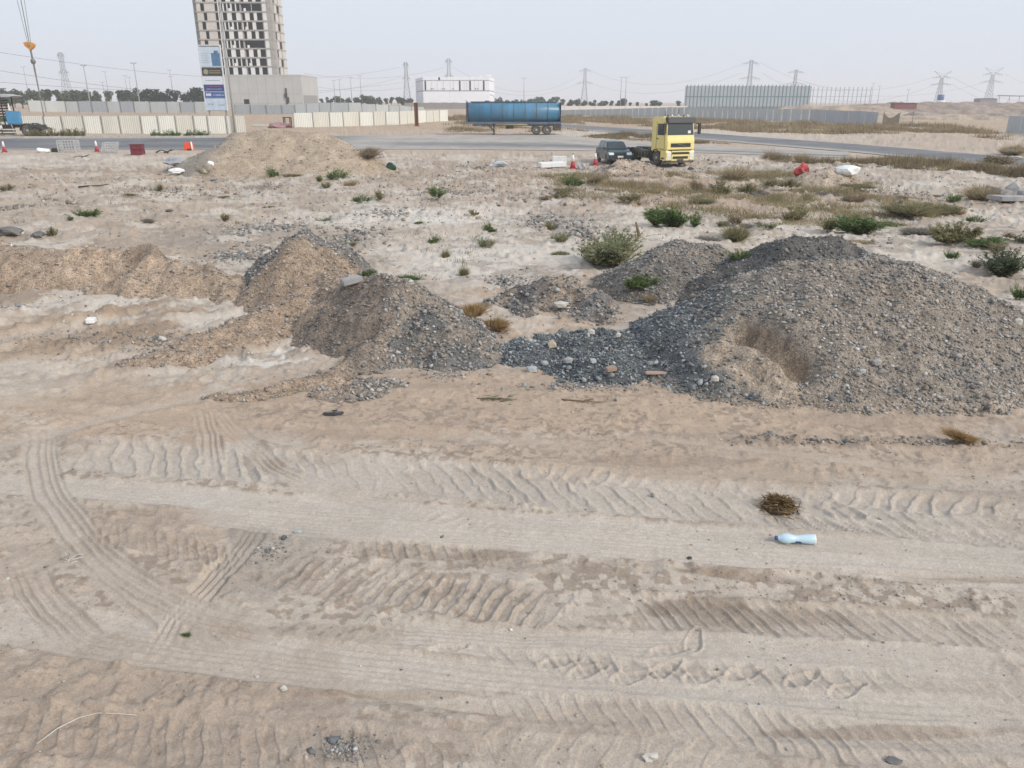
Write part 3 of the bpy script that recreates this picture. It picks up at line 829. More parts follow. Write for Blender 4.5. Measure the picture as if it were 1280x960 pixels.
# ------------------------------------------------------------------ stones
def heap_stones(i, n, smin, smax, colfn, part="loose_stones", seed=0, pw=2.2):
    hp = HEAPS[i]; g = np.random.default_rng(900+i*7+seed)
    x0, x1, y0, y1 = hp['box']
    X = g.uniform(x0, x1, n*3); Y = g.uniform(y0, y1, n*3)
    h = hp['fn'](X, Y); k = h > -0.02
    X, Y, h = X[k][:n], Y[k][:n], h[k][:n]
    s = smin + (smax-smin)*g.uniform(0, 1, len(X))**(pw*2)
    c, keep = colfn(g, X, Y, h)
    X, Y, h, s, c = X[keep], Y[keep], h[keep], s[keep], c[keep]
    Z = macro(X, Y)+np.maximum(h, 0)+relief(X, Y)*np.clip(1-h*5, 0, 1)*0.6
    o = stones(part, np.stack([X, Y, Z], 1), s, c, M_stone, heap_objs[i], 700+i)
    return tag(o, kind="stuff")

def pick(g, pal, n): return pal[g.integers(0, len(pal), n)]*g.uniform(0.8, 1.2, (n, 1))
def white(g, c, f):
    w = g.uniform(size=len(c)) < f
    c[w] = np.array((0.50, 0.48, 0.45))*g.uniform(0.8, 1.15, (w.sum(), 1)); return c

def sc1(g, x, y, h):
    n = len(x); west = g.uniform(size=n) < sstep(3.9, 2.2, x)
    c = np.where(west[:, None], pick(g, BLUE, n), np.where((g.uniform(size=n) < 0.52)[:, None], pick(g, TAN, n)*0.9, pick(g, GREY, n)*1.08))
    d, t = cap_dist(x, y, (pa.x, pa.y), (pb.x, pb.y)); d2, t = cap_dist(x, y, (pc.x+0.05, pc.y), (pd.x+0.1, pd.y))
    keep = (d > 0.2) & ((d2 > 0.33) | (g.uniform(size=n) < 0.25))
    return white(g, c, 0.012), keep
heap_stones(0, 42000, 0.012, 0.070, sc1)
heap_stones(0, 420, 0.05, 0.15, sc1, "cobbles", 3)
def scg(frac_tan, wf=0.01, pal=GREY):
    def f(g, x, y, h):
        n = len(x)
        return white(g, np.where((g.uniform(size=n) < frac_tan)[:, None], pick(g, TAN, n)*0.85, pick(g, pal, n)), wf), np.ones(n, bool)
    return f
heap_stones(1, 8000, 0.022, 0.08, scg(0.06, 0.006, GREY*0.66))
heap_stones(2, 10000, 0.022, 0.085, scg(0.35))
heap_stones(3, 3200, 0.025, 0.12, scg(0.25, 0.02))
heap_stones(4, 16000, 0.012, 0.06, scg(0.03, 0.008, BLUE))
heap_stones(4, 240, 0.045, 0.14, scg(0.06, 0.05, BLUE+0.04), "rubble", 5, 1.2)
def sc6(g, x, y, h):
    n = len(x); right = x > s2[0]-0.3
    c = np.where((g.uniform(size=n) < np.where(right, 0.35, 0.85))[:, None], pick(g, TAN, n)*0.9, pick(g, GREY, n))
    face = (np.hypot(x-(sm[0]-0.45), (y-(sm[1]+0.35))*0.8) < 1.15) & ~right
    c[face] = c[face]*0.72  # stones on the scooped flank darkened too, to paint its shade
    keep = right | (g.uniform(size=n) < np.where(face, 0.35, 0.42))
    return white(g, c, 0.010), keep
heap_stones(5, 20000, 0.014, 0.085, sc6)
def sc7(g, x, y, h):
    n = len(x); back = y+0.35*np.abs(x-e4[0]) > 15.8
    c = np.where((g.uniform(size=n) < np.where(back, 0.15, 0.9))[:, None], pick(g, TAN, n)*0.9, pick(g, GREY, n))
    return white(g, c, 0.01), back | (g.uniform(size=n) < 0.45)
heap_stones(6, 9000, 0.02, 0.09, sc7)
heap_stones(7, 2600, 0.02, 0.10, scg(0.97, 0.01))
heap_stones(8, 2200, 0.04, 0.17, scg(0.92, 0.015))
heap_stones(9, 700, 0.05, 0.25, scg(0.9)); heap_stones(10, 400, 0.05, 0.2, scg(0.9))

# pebbles and clods lying about on the open ground
def open_pebbles():
    g = np.random.default_rng(55)
    n = 46000
    a = np.radians(g.uniform(-44, 44, n)); r = 3.3*np.exp(g.uniform(0, 1, n)**0.62*math.log(68/3.3))
    x = r*np.sin(a); y = r*np.cos(a)
    clump = fbm(x, y, 1.6, 4, 801) + 0.6*fbm(x, y, 0.4, 2, 811)
    dens = np.where(r > 13.5, 0.34, 0.16)*np.where(y < 8.8, 0.55, 1)
    keep = (g.uniform(size=n) < dens*np.clip(0.2+1.8*clump, 0.03, 1.6)) & (heaps_h(x, y) < 0.02)
    x, y, r = x[keep], y[keep], r[keep]; n = len(x)
    s = (0.008+0.0016*r) * np.exp(g.normal(0, 0.5, n)) * np.where(y < 8.8, 0.75, 1.0)
    s = np.clip(s, 0.006, 0.32)
    u = g.uniform(size=n)
    c = np.where((u < 0.55)[:, None], pick(g, TAN, n), pick(g, GREY, n)*1.15)
    c = white(g, c, 0.10)
    z = ground(x, y)
    # crumbs of broken crust on the near track
    m = 26000; a = np.radians(g.uniform(-44, 44, m)); rr = 3.4*np.exp(g.uniform(0, 1, m)**0.8*math.log(11/3.4)); X = rr*np.sin(a); Y = rr*np.cos(a)
    _, pl, ins = tracks_h(X, Y); br = fbm(X*0.35, Y*1.4, 0.8, 3, 821)+0.5*fbm(X, Y, 0.2, 2, 823)
    kk = (g.uniform(size=m) < np.clip(0.04+1.3*br, 0, 0.9)*(1-0.92*ins)) & (heaps_h(X, Y) < 0.02)
    X, Y, rr = X[kk], Y[kk], rr[kk]; m = len(X)
    z = np.concatenate([z, ground(X, Y)]); x = np.concatenate([x, X]); y = np.concatenate([y, Y])
    s = np.concatenate([s, np.clip(0.010*np.exp(g.normal(0, 0.45, m)), 0.004, 0.035)])
    c = np.concatenate([c, np.array((0.33, 0.275, 0.225))*g.uniform(0.65, 1.25, (m, 1))])
    o = stones("pebbles", np.stack([x, y, z], 1), s, c, M_stone, None, 77, sink=0.25)
    tag(o, "pebbles, clods and stone chips strewn over the sandy ground", "pebbles", kind="stuff")
open_pebbles()

# loose gravel spread in patches on the plain
def patches():
    g = np.random.default_rng(66); P = []; S = []; C_ = []
    for px, py, rx, ry, n, sz, tan in ((690, 279, 55, 14, 900, 0.10, 0.4), (735, 298, 40, 14, 700, 0.10, 0.4), (640, 352, 40, 16, 500, 0.06, 0.4), (330, 290, 70, 14, 900, 0.10, 0.35), (300, 318, 60, 10, 700, 0.09, 0.35),
                                  (430, 302, 46, 22, 900, 0.09, 0.4), (485, 272, 46, 6, 400, 0.10, 0.5), (12, 262, 30, 14, 400, 0.10, 0.4), (432, 938, 45, 20, 420, 0.018, 0.4), (335, 690, 30, 20, 260, 0.018, 0.3),
                                  (1050, 556, 130, 5, 520, 0.025, 0.85), (1180, 556, 120, 6, 420, 0.03, 0.85), (960, 552, 36, 5, 260, 0.022, 0.85), (420, 492, 34, 12, 500, 0.03, 0.35), (200, 425, 70, 14, 500, 0.045, 0.9), (100, 430, 120, 24, 500, 0.035, 0.9),
                                  (1240, 440, 40, 40, 500, 0.04, 0.5), (1010, 505, 170, 14, 800, 0.024, 0.5), (560, 470, 60, 10, 300, 0.03, 0.5), (730, 486, 110, 8, 600, 0.028, 0.3), (620, 425, 30, 40, 260, 0.03, 0.6), (740, 395, 60, 16, 300, 0.04, 0.5),
                                  (600, 215, 100, 14, 500, 0.12, 0.7), (560, 240, 140, 16, 700, 0.10, 0.6), (200, 240, 220, 20, 900, 0.10, 0.75), (1150, 250, 150, 30, 800, 0.10, 0.7), (900, 205, 140, 8, 300, 0.12, 0.6), (700, 245, 120, 20, 700, 0.10, 0.6)):
        a = g.uniform(0, 6.28, n); q = np.abs(g.normal(0, 0.5, n)); X = px+rx*q*np.cos(a); Yp = py+ry*q*np.sin(a)
        c0 = hit(px, py, heaps=False); k = px2m(c0)
        y0 = hit(px, py+ry, heaps=False).y; y1 = hit(px, max(py-ry, 140), heaps=False).y
        x = c0.x+(X-px)*k; y = 0.5*(y0+y1)+(py-Yp)/ry*0.5*(y1-y0)
        m = heaps_h(x, y) < 0.03
        x, y = x[m], y[m]; s = sz*np.exp(g.normal(-0.35, 0.5, len(x)))
        P.append(np.stack([x, y, ground(x, y)], 1)); S.append(np.clip(s, 0.006, 0.3))
        C_.append(white(g, np.where((g.uniform(size=len(x)) < tan)[:, None], pick(g, TAN, len(x))*0.85, pick(g, GREY, len(x))), 0.04))
    o = stones("gravel_scatter", np.concatenate(P), np.concatenate(S), np.concatenate(C_), M_stone, None, 78, sink=0.22)
    tag(o, "loose gravel and clods lying in patches round the heaps and on the plain", "gravel", kind="stuff")
patches()
# ------------------------------------------------------------------ far banks of earth
def far_bank(name, label, pts, slope, r0, box_pad, res, colr, seed, cat="earth bank", k=0.3):
    P = [crest(*p) for p in pts]
    cones = [(A(P[i]), A(P[i+1]), P[i][2], P[i+1][2], slope, r0) for i in range(len(P)-1)]
    fn = make_heap_fn(cones, k, seed, 1.6, 7.0, 0.22)
    xs = [p[0] for p in P]; ys = [p[1] for p in P]
    HEAPS.clear()
    add_heap(name, label, fn, (min(xs)-box_pad, max(xs)+box_pad, min(ys)-box_pad, max(ys)+box_pad), res,
             lambda x, y, h, n1, n2: mixc(colr, np.array(colr)*0.72, np.clip(0.35+n1*1.2, 0, 1)), M_heap, cat=cat)
    return build_heaps()[0]
KEEP = list(HEAPS)
far_bank("earth_bank", "long low bank of brown spoil along the right horizon below the pylons", [(1070, 131, 310), (1120, 128.5, 312), (1200, 128, 310), (1290, 128.5, 305), (1380, 128, 300)], 0.30, 4, 22, 0.8, (0.33, 0.27, 0.225), 601)
far_bank("earth_bank", "grey spoil bank in front of the long horizon bank, behind the sandy terrace", [(1150, 140, 236), (1210, 134.5, 240), (1260, 134, 242), (1370, 135, 240)], 0.33, 3, 14, 0.6, (0.34, 0.29, 0.25), 611)
far_bank("earth_bank", "flat-topped pale sand terrace beyond the dry grass on the right", [(1130, 145.5, 196), (1200, 144.5, 194), (1300, 145.5, 190)], 0.36, 5, 12, 0.5, (0.44, 0.37, 0.295), 621)
far_bank("earth_mound", "sandy mound at the right end of the teal clad steel frame", [(985, 134, 262), (1010, 131.5, 262), (1075, 132.5, 260), (1100, 134, 255)], 0.28, 3, 14, 0.6, (0.42, 0.35, 0.28), 631, "earth mound")
HEAPS.clear(); HEAPS.extend(KEEP)

# ------------------------------------------------------------------ roads
M_road = tint_mat("worn_asphalt", rough=0.85, fine=(14, 0.12), mid=(0.6, 0.18), bump=0.15, bscale=(30, 8), bdist=0.01)
def lerp_poly(pts, px): 
    a = np.array(pts, float); return np.interp(px, a[:, 0], a[:, 1])
def strip(name, far, near, x0, x1, n, m, lift, colfn):
    V = []; C_ = []
    pxs = np.linspace(x0, x1, n)
    fe = [gxy(p, lerp_poly(far, p)) for p in pxs]; ne = [gxy(p, lerp_poly(near, p)) for p in pxs]
    for i in range(n):
        for j in range(m):
            v = j/(m-1)
            x = ne[i][0]*(1-v)+fe[i][0]*v; y = ne[i][1]*(1-v)+fe[i][1]*v
            V.append((x, y, 0)); C_.append(v)
    V = np.array(V); v = np.array(C_)
    V[:, 2] = macro(V[:, 0], V[:, 1])+lift
    idx = np.arange(n*m).reshape(n, m)
    q = np.stack([idx[:-1, :-1], idx[1:, :-1], idx[1:, 1:], idx[:-1, 1:]], -1).reshape(-1, 4)
    o = np_mesh(name, V, q, M_road, colfn(V[:, 0], V[:, 1], v), True)
    return tag(o, kind="structure")
ASPH = (0.135, 0.14, 0.148); DUST = (0.40, 0.365, 0.325)
def col_r1(x, y, v):
    n = fbm(x*0.25, y, 3.0, 4, 701)
    d = np.clip(sstep(-27, -14, x)*0.85 + 0.12 + n*0.2, 0, 1)
    d = np.maximum(d, sstep(0.14, 0.0, v+n*0.05)); d = np.maximum(d, sstep(0.93, 1.0, v))
    band = np.exp(-((v-0.32-0.04*n)/0.10)**2)*sstep(-20, -10, x)
    d = np.clip(d-0.75*band-0.12*np.exp(-((v-0.7)/0.08)**2), 0, 1)
    return mixc(np.tile(ASPH, (len(x), 1)), DUST, d)
strip("road", R1F, R1N, -260, 1060, 160, 14, 0.035, col_r1)
def col_r2(x, y, v):
    n = fbm(x*0.2, y, 3.0, 4, 711)
    d = np.clip(0.12+0.15*n, 0, 1)
    d = np.maximum(d, sstep(0.30, 0.05, v+n*0.06)*0.9); d = np.maximum(d, sstep(0.9, 1.0, v)*0.8)
    return mixc(np.tile((0.15, 0.153, 0.16), (len(x), 1)), DUST, d)
strip("side_road", R2F, R2N, 690, 1480, 160, 12, 0.05, col_r2)
# pale kerb on the far side of the main road at the left
kb = MB()
prev = None
for p in np.linspace(-260, 300, 80):
    x, y = gxy(p, lerp_poly(R1F, p)-0.2); z = float(macro(x, y))
    if prev: kb.bar((prev[0], prev[1], prev[2]+0.07), (x, y, z+0.07), 0.22, 0.34)
    prev = (x, y, z)
tag(kb.build("kerb", mat("kerb_concrete", (0.46, 0.43, 0.39), 0.9, var=0.1)), kind="structure")

# ------------------------------------------------------------------ hoardings
M_cream = mat("cream_sheet", (0.74, 0.74, 0.685), 0.5, var=0.05, scale=0.8, dust=0.10, streak=True)
M_cream2 = mat("cream_sheet_dusty", (0.69, 0.68, 0.61), 0.55, var=0.08, scale=0.8, dust=0.22, streak=True)
M_gsheet = mat("grey_sheet", (0.46, 0.49, 0.50), 0.5, var=0.06, scale=0.8, dust=0.15, streak=True)
M_gsheet2 = mat("grey_sheet_light", (0.55, 0.57, 0.56), 0.5, var=0.06, scale=0.8, dust=0.2, streak=True)
M_gdark = mat("grey_sheet_blue", (0.37, 0.40, 0.43), 0.5, var=0.05, scale=0.8, dust=0.12, streak=True)
M_post = mat("fence_post", (0.22, 0.20, 0.18), 0.6, var=0.2)
def ribbed(mb, a, b, za, zb, ha, hb, pitch=0.25, deep=0.045, thick=0.012):
    """trapezoid sheet from a to b (xy), foot za..zb, top ha..hb"""
    a = Vector((a[0], a[1])); b = Vector((b[0], b[1])); L = (b-a).length; d = (b-a)/L; nrm = Vector((d.y, -d.x))
    if nrm.y > 0: nrm = -nrm
    n = max(1, int(L/pitch)); vs = []; 
    ts = []
    for i in range(n):
        for f, o in ((0, 0), (0.5, 0), (0.6, deep), (0.9, deep)): ts.append(((i+f)/n, o))
    ts.append((1, 0))
    F_ = []
    for side in (0, 1):
        for t, o in ts:
            p = a+d*(t*L)+nrm*(o+(thick if side == 0 else 0))
            vs.append((p.x, p.y, za+(zb-za)*t)); vs.append((p.x, p.y, ha+(hb-ha)*t))
    m = len(ts)
    for i in range(m-1):
        F_.append((2*i, 2*i+2, 2*i+3, 2*i+1)); k = 2*m
        F_.append((k+2*i, k+2*i+1, k+2*i+3, k+2*i+2))
        F_.append((2*i+1, 2*i+3, k+2*i+3, k+2*i+1)); F_.append((2*i, k+2*i, k+2*i+2, 2*i+2))
    F_.append((0, 1, 2*m+1, 2*m)); e = 2*(m-1); F_.append((e, 2*m+e, 2*m+e+1, e+1))
    mb.add(vs, F_)
def hoarding(name, label, pts, pw, mats, rib=0.25, post=True, seed=0, cat="fence", gappy=0.0, wob=0.05):
    """pts: (x, y, zfoot, ztop) corners"""
    g = random.Random(seed)
    root = thing(name, label, cat, (pts[0][0], pts[0][1], pts[0][2]))
    off = Vector(root.location)
    for i in range(len(pts)-1):
        p, q = pts[i], pts[i+1]
        L = math.hypot(q[0]-p[0], q[1]-p[1]); n = max(1, round(L/pw))
        cuts = [0]+[(k+g.uniform(-0.18, 0.18))/n for k in range(1, n)]+[1]
        for k in range(n):
            t0, t1 = cuts[k], cuts[k+1]
            P = [p[j]+(q[j]-p[j])*t0-off[min(j, 2)] for j in range(4)]; Q = [p[j]+(q[j]-p[j])*(t1-0.004)-off[min(j, 2)] for j in range(4)]
            w1, w2 = g.uniform(-wob, wob), g.uniform(-wob, wob)
            mb = MB(); ribbed(mb, P[:2], Q[:2], P[2], Q[2], P[3]+w1, Q[3]+w1+w2*0.4, rib)
            mb.build("panel", g.choice(mats), root)
            if post:
                pm = MB(); lx = g.uniform(-0.06, 0.06)
                pm.bar((P[0], P[1]-0.10, P[2]-0.2), (P[0]+lx, P[1]-0.10, P[3]+0.05), 0.09, 0.07)
                pm.build("post", M_post, root)
    return root
def corner(px, ptop, pbase, Y=None):
    if Y is None:
        p = hit(px, pbase, heaps=False)
    else:
        p = at(px, pbase, Y)
    return (p.x, p.y, p.z-0.05, at(px, ptop, p.y).z)
hoarding("hoarding", "cream sheet hoarding behind the blue truck and the billboard, left of the gap", [corner(-90, 146, 168), corner(30, 145.5, 167.6), corner(200, 145, 167), corner(308, 144.8, 166.5)], 2.4, [M_cream, M_cream, M_cream2], seed=1)
hoarding("hoarding", "cream sheet hoarding right of the gap, running back to the rusty column", [corner(368, 140.8, 159.5), corner(430, 140, 158), corner(500, 139.3, 155.8), corner(560, 137.5, 151.5)], 2.4, [M_cream, M_cream, M_cream2], seed=2)
hoarding("hoarding", "pale sheet hoarding on raised ground behind the blue truck, far left", [corner(37, 125.5, 139, 172), corner(83, 126.2, 139.5, 174)], 3, [M_gsheet2], seed=3)
hoarding("hoarding", "grey sheet hoarding on raised ground left of the billboard", [corner(83.5, 126.6, 140, 174), corner(260, 127.2, 140.6, 174)], 3, [M_gdark, M_gsheet], seed=4)
hoarding("hoarding", "grey-blue sheet hoarding at the foot of the unfinished tower", [corner(294, 131, 144, 172), corner(370, 131, 143.5, 172), corner(400, 128.6, 143, 176), corner(452, 128.6, 142, 180)], 3, [M_gdark, M_gsheet], seed=5)
hoarding("hoarding", "short grey hoarding stretch sinking behind the far end of the cream hoarding", [corner(453, 129.5, 141, 181), corner(500, 132.5, 140, 185), corner(530, 134, 139, 190)], 3, [M_gsheet, M_gsheet2], seed=6)
hoarding("hoarding", "long grey sheet hoarding behind the yellow truck and dry grass", [corner(700, 137.5, 143.5), corner(760, 136.3, 145), corner(840, 134, 147), corner(1011, 136.7, 152.5)], 2.6, [M_gsheet, M_gsheet], rib=0.5, post=False, seed=7, wob=0.02)
hoarding("hoarding", "plain darker grey hoarding continuing right of the ribbed grey one", [corner(1011.5, 137, 152.6), corner(1080, 139, 155), corner(1096, 140.5, 156)], 5, [M_gdark], rib=1.2, post=False, seed=8, wob=0.02)
hoarding("hoarding", "grey hoarding cut off by the right edge of the picture", [corner(1257, 145, 166), corner(1330, 146, 171)], 3, [M_gsheet], rib=0.6, post=False, seed=9, wob=0.02)
# sagging net fence
nf = thing("net_fence", "sagging brown net fence right of the plain grey hoarding", "fence", hit(1103, 157, heaps=False))
a_, b_ = hit(1103, 157, heaps=False), hit(1123, 157, heaps=False)
mb = MB(); n = 10; vs = []
for i in range(n+1):
    t = i/n; x = (b_.x-a_.x)*t
    for yy in (0, 0.03):
        vs += [(x, yy+0.2*math.sin(t*3), 0.1), (x, yy, 2.0-1.0*math.sin(math.pi*min(1, t*1.15))*0.8+0.1)]
fs = []
for i in range(n):
    b0 = 4*i; fs += [(b0, b0+4, b0+5, b0+1), (b0+2, b0+3, b0+7, b0+6), (b0+1, b0+5, b0+7, b0+3), (b0, b0+2, b0+6, b0+4)]
fs += [(0, 1, 3, 2), (4*n, 4*n+2, 4*n+3, 4*n+1)]
mb.add(vs, fs); mb.build("net", mat("brown_net", (0.20, 0.175, 0.14), 0.9), nf)
for x in (0, b_.x-a_.x, b_.x-a_.x+2.4):
    m2 = MB(); m2.bar((x, 0.1, -0.2), (x, 0.1, 2.3), 0.09); m2.build("post", M_post, nf)
m2 = MB(); L_ = b_.x-a_.x
for i in range(9): m2.bar((L_+0.27*i, 0.1, 0.05), (L_+0.27*i, 0.1, 1.9), 0.02)
for z in (0.1, 0.7, 1.3, 1.9): m2.bar((L_, 0.1, z), (L_+2.4, 0.1, z), 0.02)
m2.build("wire_mesh", M_post, nf)
# low walls further off
def wall(name, label, x0, x1, pt, pb, Y, thick, m):
    a = at(x0, pb, Y); b = at(x1, pb, Y); z1 = at(x0, pt, Y).z
    mb = MB(); g0 = float(min(macro(a.x, Y), macro(b.x, Y)))-0.3
    mb.box(a.x, b.x, Y, Y+thick, min(a.z, g0), z1)
    n = int((b.x-a.x)/5)
    for i in range(n+1):
        x = a.x+(b.x-a.x)*i/n; mb.box(x-0.2, x+0.2, Y-0.12, Y+thick+0.1, min(a.z, g0), z1+0.1)
    o = mb.build(name, m); return tag(o, label, "wall")
wall("boundary_wall", "long low white boundary wall right of the tanker trailer", 688, 858, 132.5, 138, 285, 0.3, mat("white_wall", (0.70, 0.67, 0.63), 0.8, var=0.08))
wall("boundary_wall", "low grey boundary wall in front of the white building", 507, 584, 128.5, 140, 300, 0.3, mat("grey_block_wall", (0.30, 0.28, 0.265), 0.9, var=0.15))

# ------------------------------------------------------------------ unfinished tower
def tower():
    Y0 = 290.0
    tl = at(262, 90, Y0)
    m_per = px2m(at(300, 60, Y0))
    W = 25.4; D = 14.5; fh = 2.87
    base = at(300.5, 93, Y0)            # middle of the tower foot, on the podium
    zb = at(316, 93.5, Y0).z
    M_slab = mat("tower_concrete", (0.36, 0.335, 0.31), 0.9, var=0.15, scale=0.5)
    M_dk = mat("tower_bay_shade", (0.02, 0.02, 0.02), 0.95, var=0.2, scale=0.4)  # near-black concrete, painting the shade inside the open bays
    M_pan = mat("tower_block_panel", (0.70, 0.69, 0.67), 0.9, var=0.08, scale=0.6)
    M_pan2 = mat("tower_block_panel_tan", (0.56, 0.52, 0.475), 0.9, var=0.08, scale=0.6)
    root = thing("unfinished_tower", "unfinished concrete tower with dark open bays and pale infill panels on a windowless podium", "building", (base.x, Y0, 0))
    NF = 17
    x0 = -W/2
    U = lambda u: x0+u/0.885*W
    for f in range(NF+1):
        z = zb+f*fh
        mb = MB(); mb.box(x0-0.15, x0+W+0.15, -0.12, D, z-0.45, z); mb.build("floor_slab", M_slab, root)
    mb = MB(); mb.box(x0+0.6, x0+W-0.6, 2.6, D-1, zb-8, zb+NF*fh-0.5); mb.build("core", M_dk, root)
    mb = MB()
    for u in (0.0, 0.265, 0.515, 0.77):
        for yy in (0.35, 10, D-1.2): mb.box(U(u), U(u)+0.5, yy, yy+0.6, zb, zb+NF*fh)
    mb.build("columns", M_slab, root)
    mb = MB(); mb.box(U(0.262), U(0.272), -0.25, 0.1, zb, zb+NF*fh); mb.build("pier", mat("tower_pier", (0.68, 0.65, 0.61), 0.8), root)
    mb = MB(); mb.box(U(0.835), U(0.885), -0.05, 0.6, zb, zb+NF*fh-0.46); mb.build("pier", M_slab, root)
    # blind end wall at left, coloured dark for its side turned from the sun
    mb = MB(); mb.box(x0-0.9, x0+0.02, 0.3, D-1, zb-1, zb+NF*fh-0.6); mb.build("side_wall", mat("tower_side_shaded", (0.16, 0.155, 0.15), 0.9), root)
    mb = MB(); mb.box(x0+W-0.35, x0+W-0.2, 0.3, D-1, zb, zb+NF*fh-0.5); mb.build("side_wall", M_dk, root)  # shade of the side openings painted as a dark wall behind the infill
    for f in range(NF):
        z0 = zb+f*fh+0.003; z1 = z0+fh-0.46
        for y0_, y1_ in (((4.0, 7.0), (10.5, 14)) if f % 2 else ((5.2, 8.5), (9.5, 14))): 
            mb = MB(); mb.box(x0+W-0.19, x0+W+0.06, y0_, y1_, z0, z1); mb.build("side_infill", M_pan2, root)
    mb = MB(); mb.box(x0+W-0.19, x0+W+0.03, 0.7, 3.2, zb, zb+NF*fh-0.5); mb.build("side_pier", M_slab, root)
    panels = []; rest = MB()
    for f in range(NF):
        z0 = zb+f*fh+0.003; z1 = z0+fh-0.46
        rows = []
        odd = f % 2
        if odd: rows += [(0.01, 0.055, 1), (0.10, 0.225, 1)]
        else: rows += [(0.01, 0.085, 1), (0.125, 0.225, 1)]
        if f == 0: pass
        if not odd:
            rows += [(0.275, 0.315, 0), (0.352, 0.425, 0), (0.46, 0.53, 0), (0.565, 0.635, 0), (0.67, 0.72, 0)]
        else:
            rows += [(0.315, 0.335, 0), (0.362, 0.378, 0), (0.405, 0.43, 0), (0.465, 0.48, 0), (0.53, 0.545, 0), (0.58, 0.60, 0), (0.645, 0.70, 0)]
            if f in (3, 7): rows = [r for r in rows if not 0.52 < r[0] < 0.74]
            if f in (7,): rows.append((0.655, 0.66, 0))
        rows += [(0.785, 0.832, 0)]
        for a, b, t in rows: q_ = 0.0 if t or a > 0.78 else (b-a)*0.13; panels.append((f, U(a+q_), U(b-q_), z0, z1, t))
    for i, (f, a, b, z0, z1, t) in enumerate(panels):
        if i < 98:
            mb = MB(); mb.box(a, b, 0.05, 0.28, z0, z1); mb.build("infill_panel", M_pan2 if t else M_pan, root)
        else: rest.box(a, b, 0.05, 0.28, z0, z1)
    o = rest.build("upper_infill_panels", M_pan, root); o["kind"] = "stuff"
    # low parapet panels left in odd floors (small white blocks)
    for f in (1, 3, 5, 7):
        for u in (0.385, 0.565):
            z = zb+f*fh
            mb = MB(); mb.box(U(u), U(u)+0.7, 0.06, 0.3, z, z+0.9); mb.build("sill_block", mat("white_block", (0.78, 0.77, 0.75), 0.8), root)
    # back wall
    mb = MB(); mb.box(x0+0.02, x0+W-0.02, D-0.6, D-0.3, zb, zb+NF*fh-0.5); mb.build("rear_wall", M_slab, root)
    # podium
    M_pod = mat("podium_render", (0.47, 0.465, 0.45), 0.9, var=0.05, scale=0.25)
    pl = at(275, 93, Y0-5).x-root.location.x; pr = at(376, 94.5, Y0-5).x-root.location.x
    mb = MB(); mb.box(pl, pr, -5, D+4, 0.2, zb-0.5)
    mb.box(pl-0.1, pr+0.1, -5.1, D+4.1, zb-0.497, zb-0.1)
    mb.build("podium", M_pod, root)
    jm = MB()
    for i in range(1, 9):
        x = pl+(pr-pl)*i/9; jm.box(x-0.04, x+0.04, -5.03, -4.9, 0.3, zb-0.5)
    for z in (3.2, 6.2): jm.box(pl+0.01, pr-0.01, -5.04, -4.9, z-0.04, z+0.04)
    jm.build("joint_lines", M_slab, root)
    X = lambda px: at(px, 125, Y0-5).x-root.location.x
    mb = MB(); mb.box(X(305), X(311.5), -5.08, -4.5, at(308, 130, Y0-5).z, at(308, 124, Y0-5).z); mb.build("doorway", mat("doorway_dark", (0.02, 0.02, 0.022), 0.9), root)
    mb = MB(); mb.box(pr-0.4, pr+0.06, -4, D+2, 0.3, at(380, 119, Y0-5).z); mb.build("roller_shutter", mat("shutter_grey", (0.30, 0.29, 0.28), 0.7), root)
    mb = MB(); zt, zq = at(359, 110, Y0-5).z, at(359, 130, Y0-5).z
    mb.box(X(358), X(359.6), -5.3, -4.95, zq, zt); mb.box(X(356.5), X(359.5), -5.5, -4.97, zq+2, zq+3.4); mb.box(X(359), X(361.5), -5.4, -4.96, zq+0.4, zq+2.2)
    mb.build("drain_pipe", mat("pipe_dark", (0.05, 0.05, 0.05), 0.8), root)
    # row of small vents between podium and first floor
    vm = MB()
    for k in range(10):
        u = 0.29+0.046*k + (0.006 if k % 2 else 0); vm.box(U(u), U(u)+0.75, -0.16, 0.2, zb-0.42, zb-0.02)
    vm.build("vent_openings", mat("doorway_dark", (0.02, 0.02, 0.022), 0.9), root)
tower()

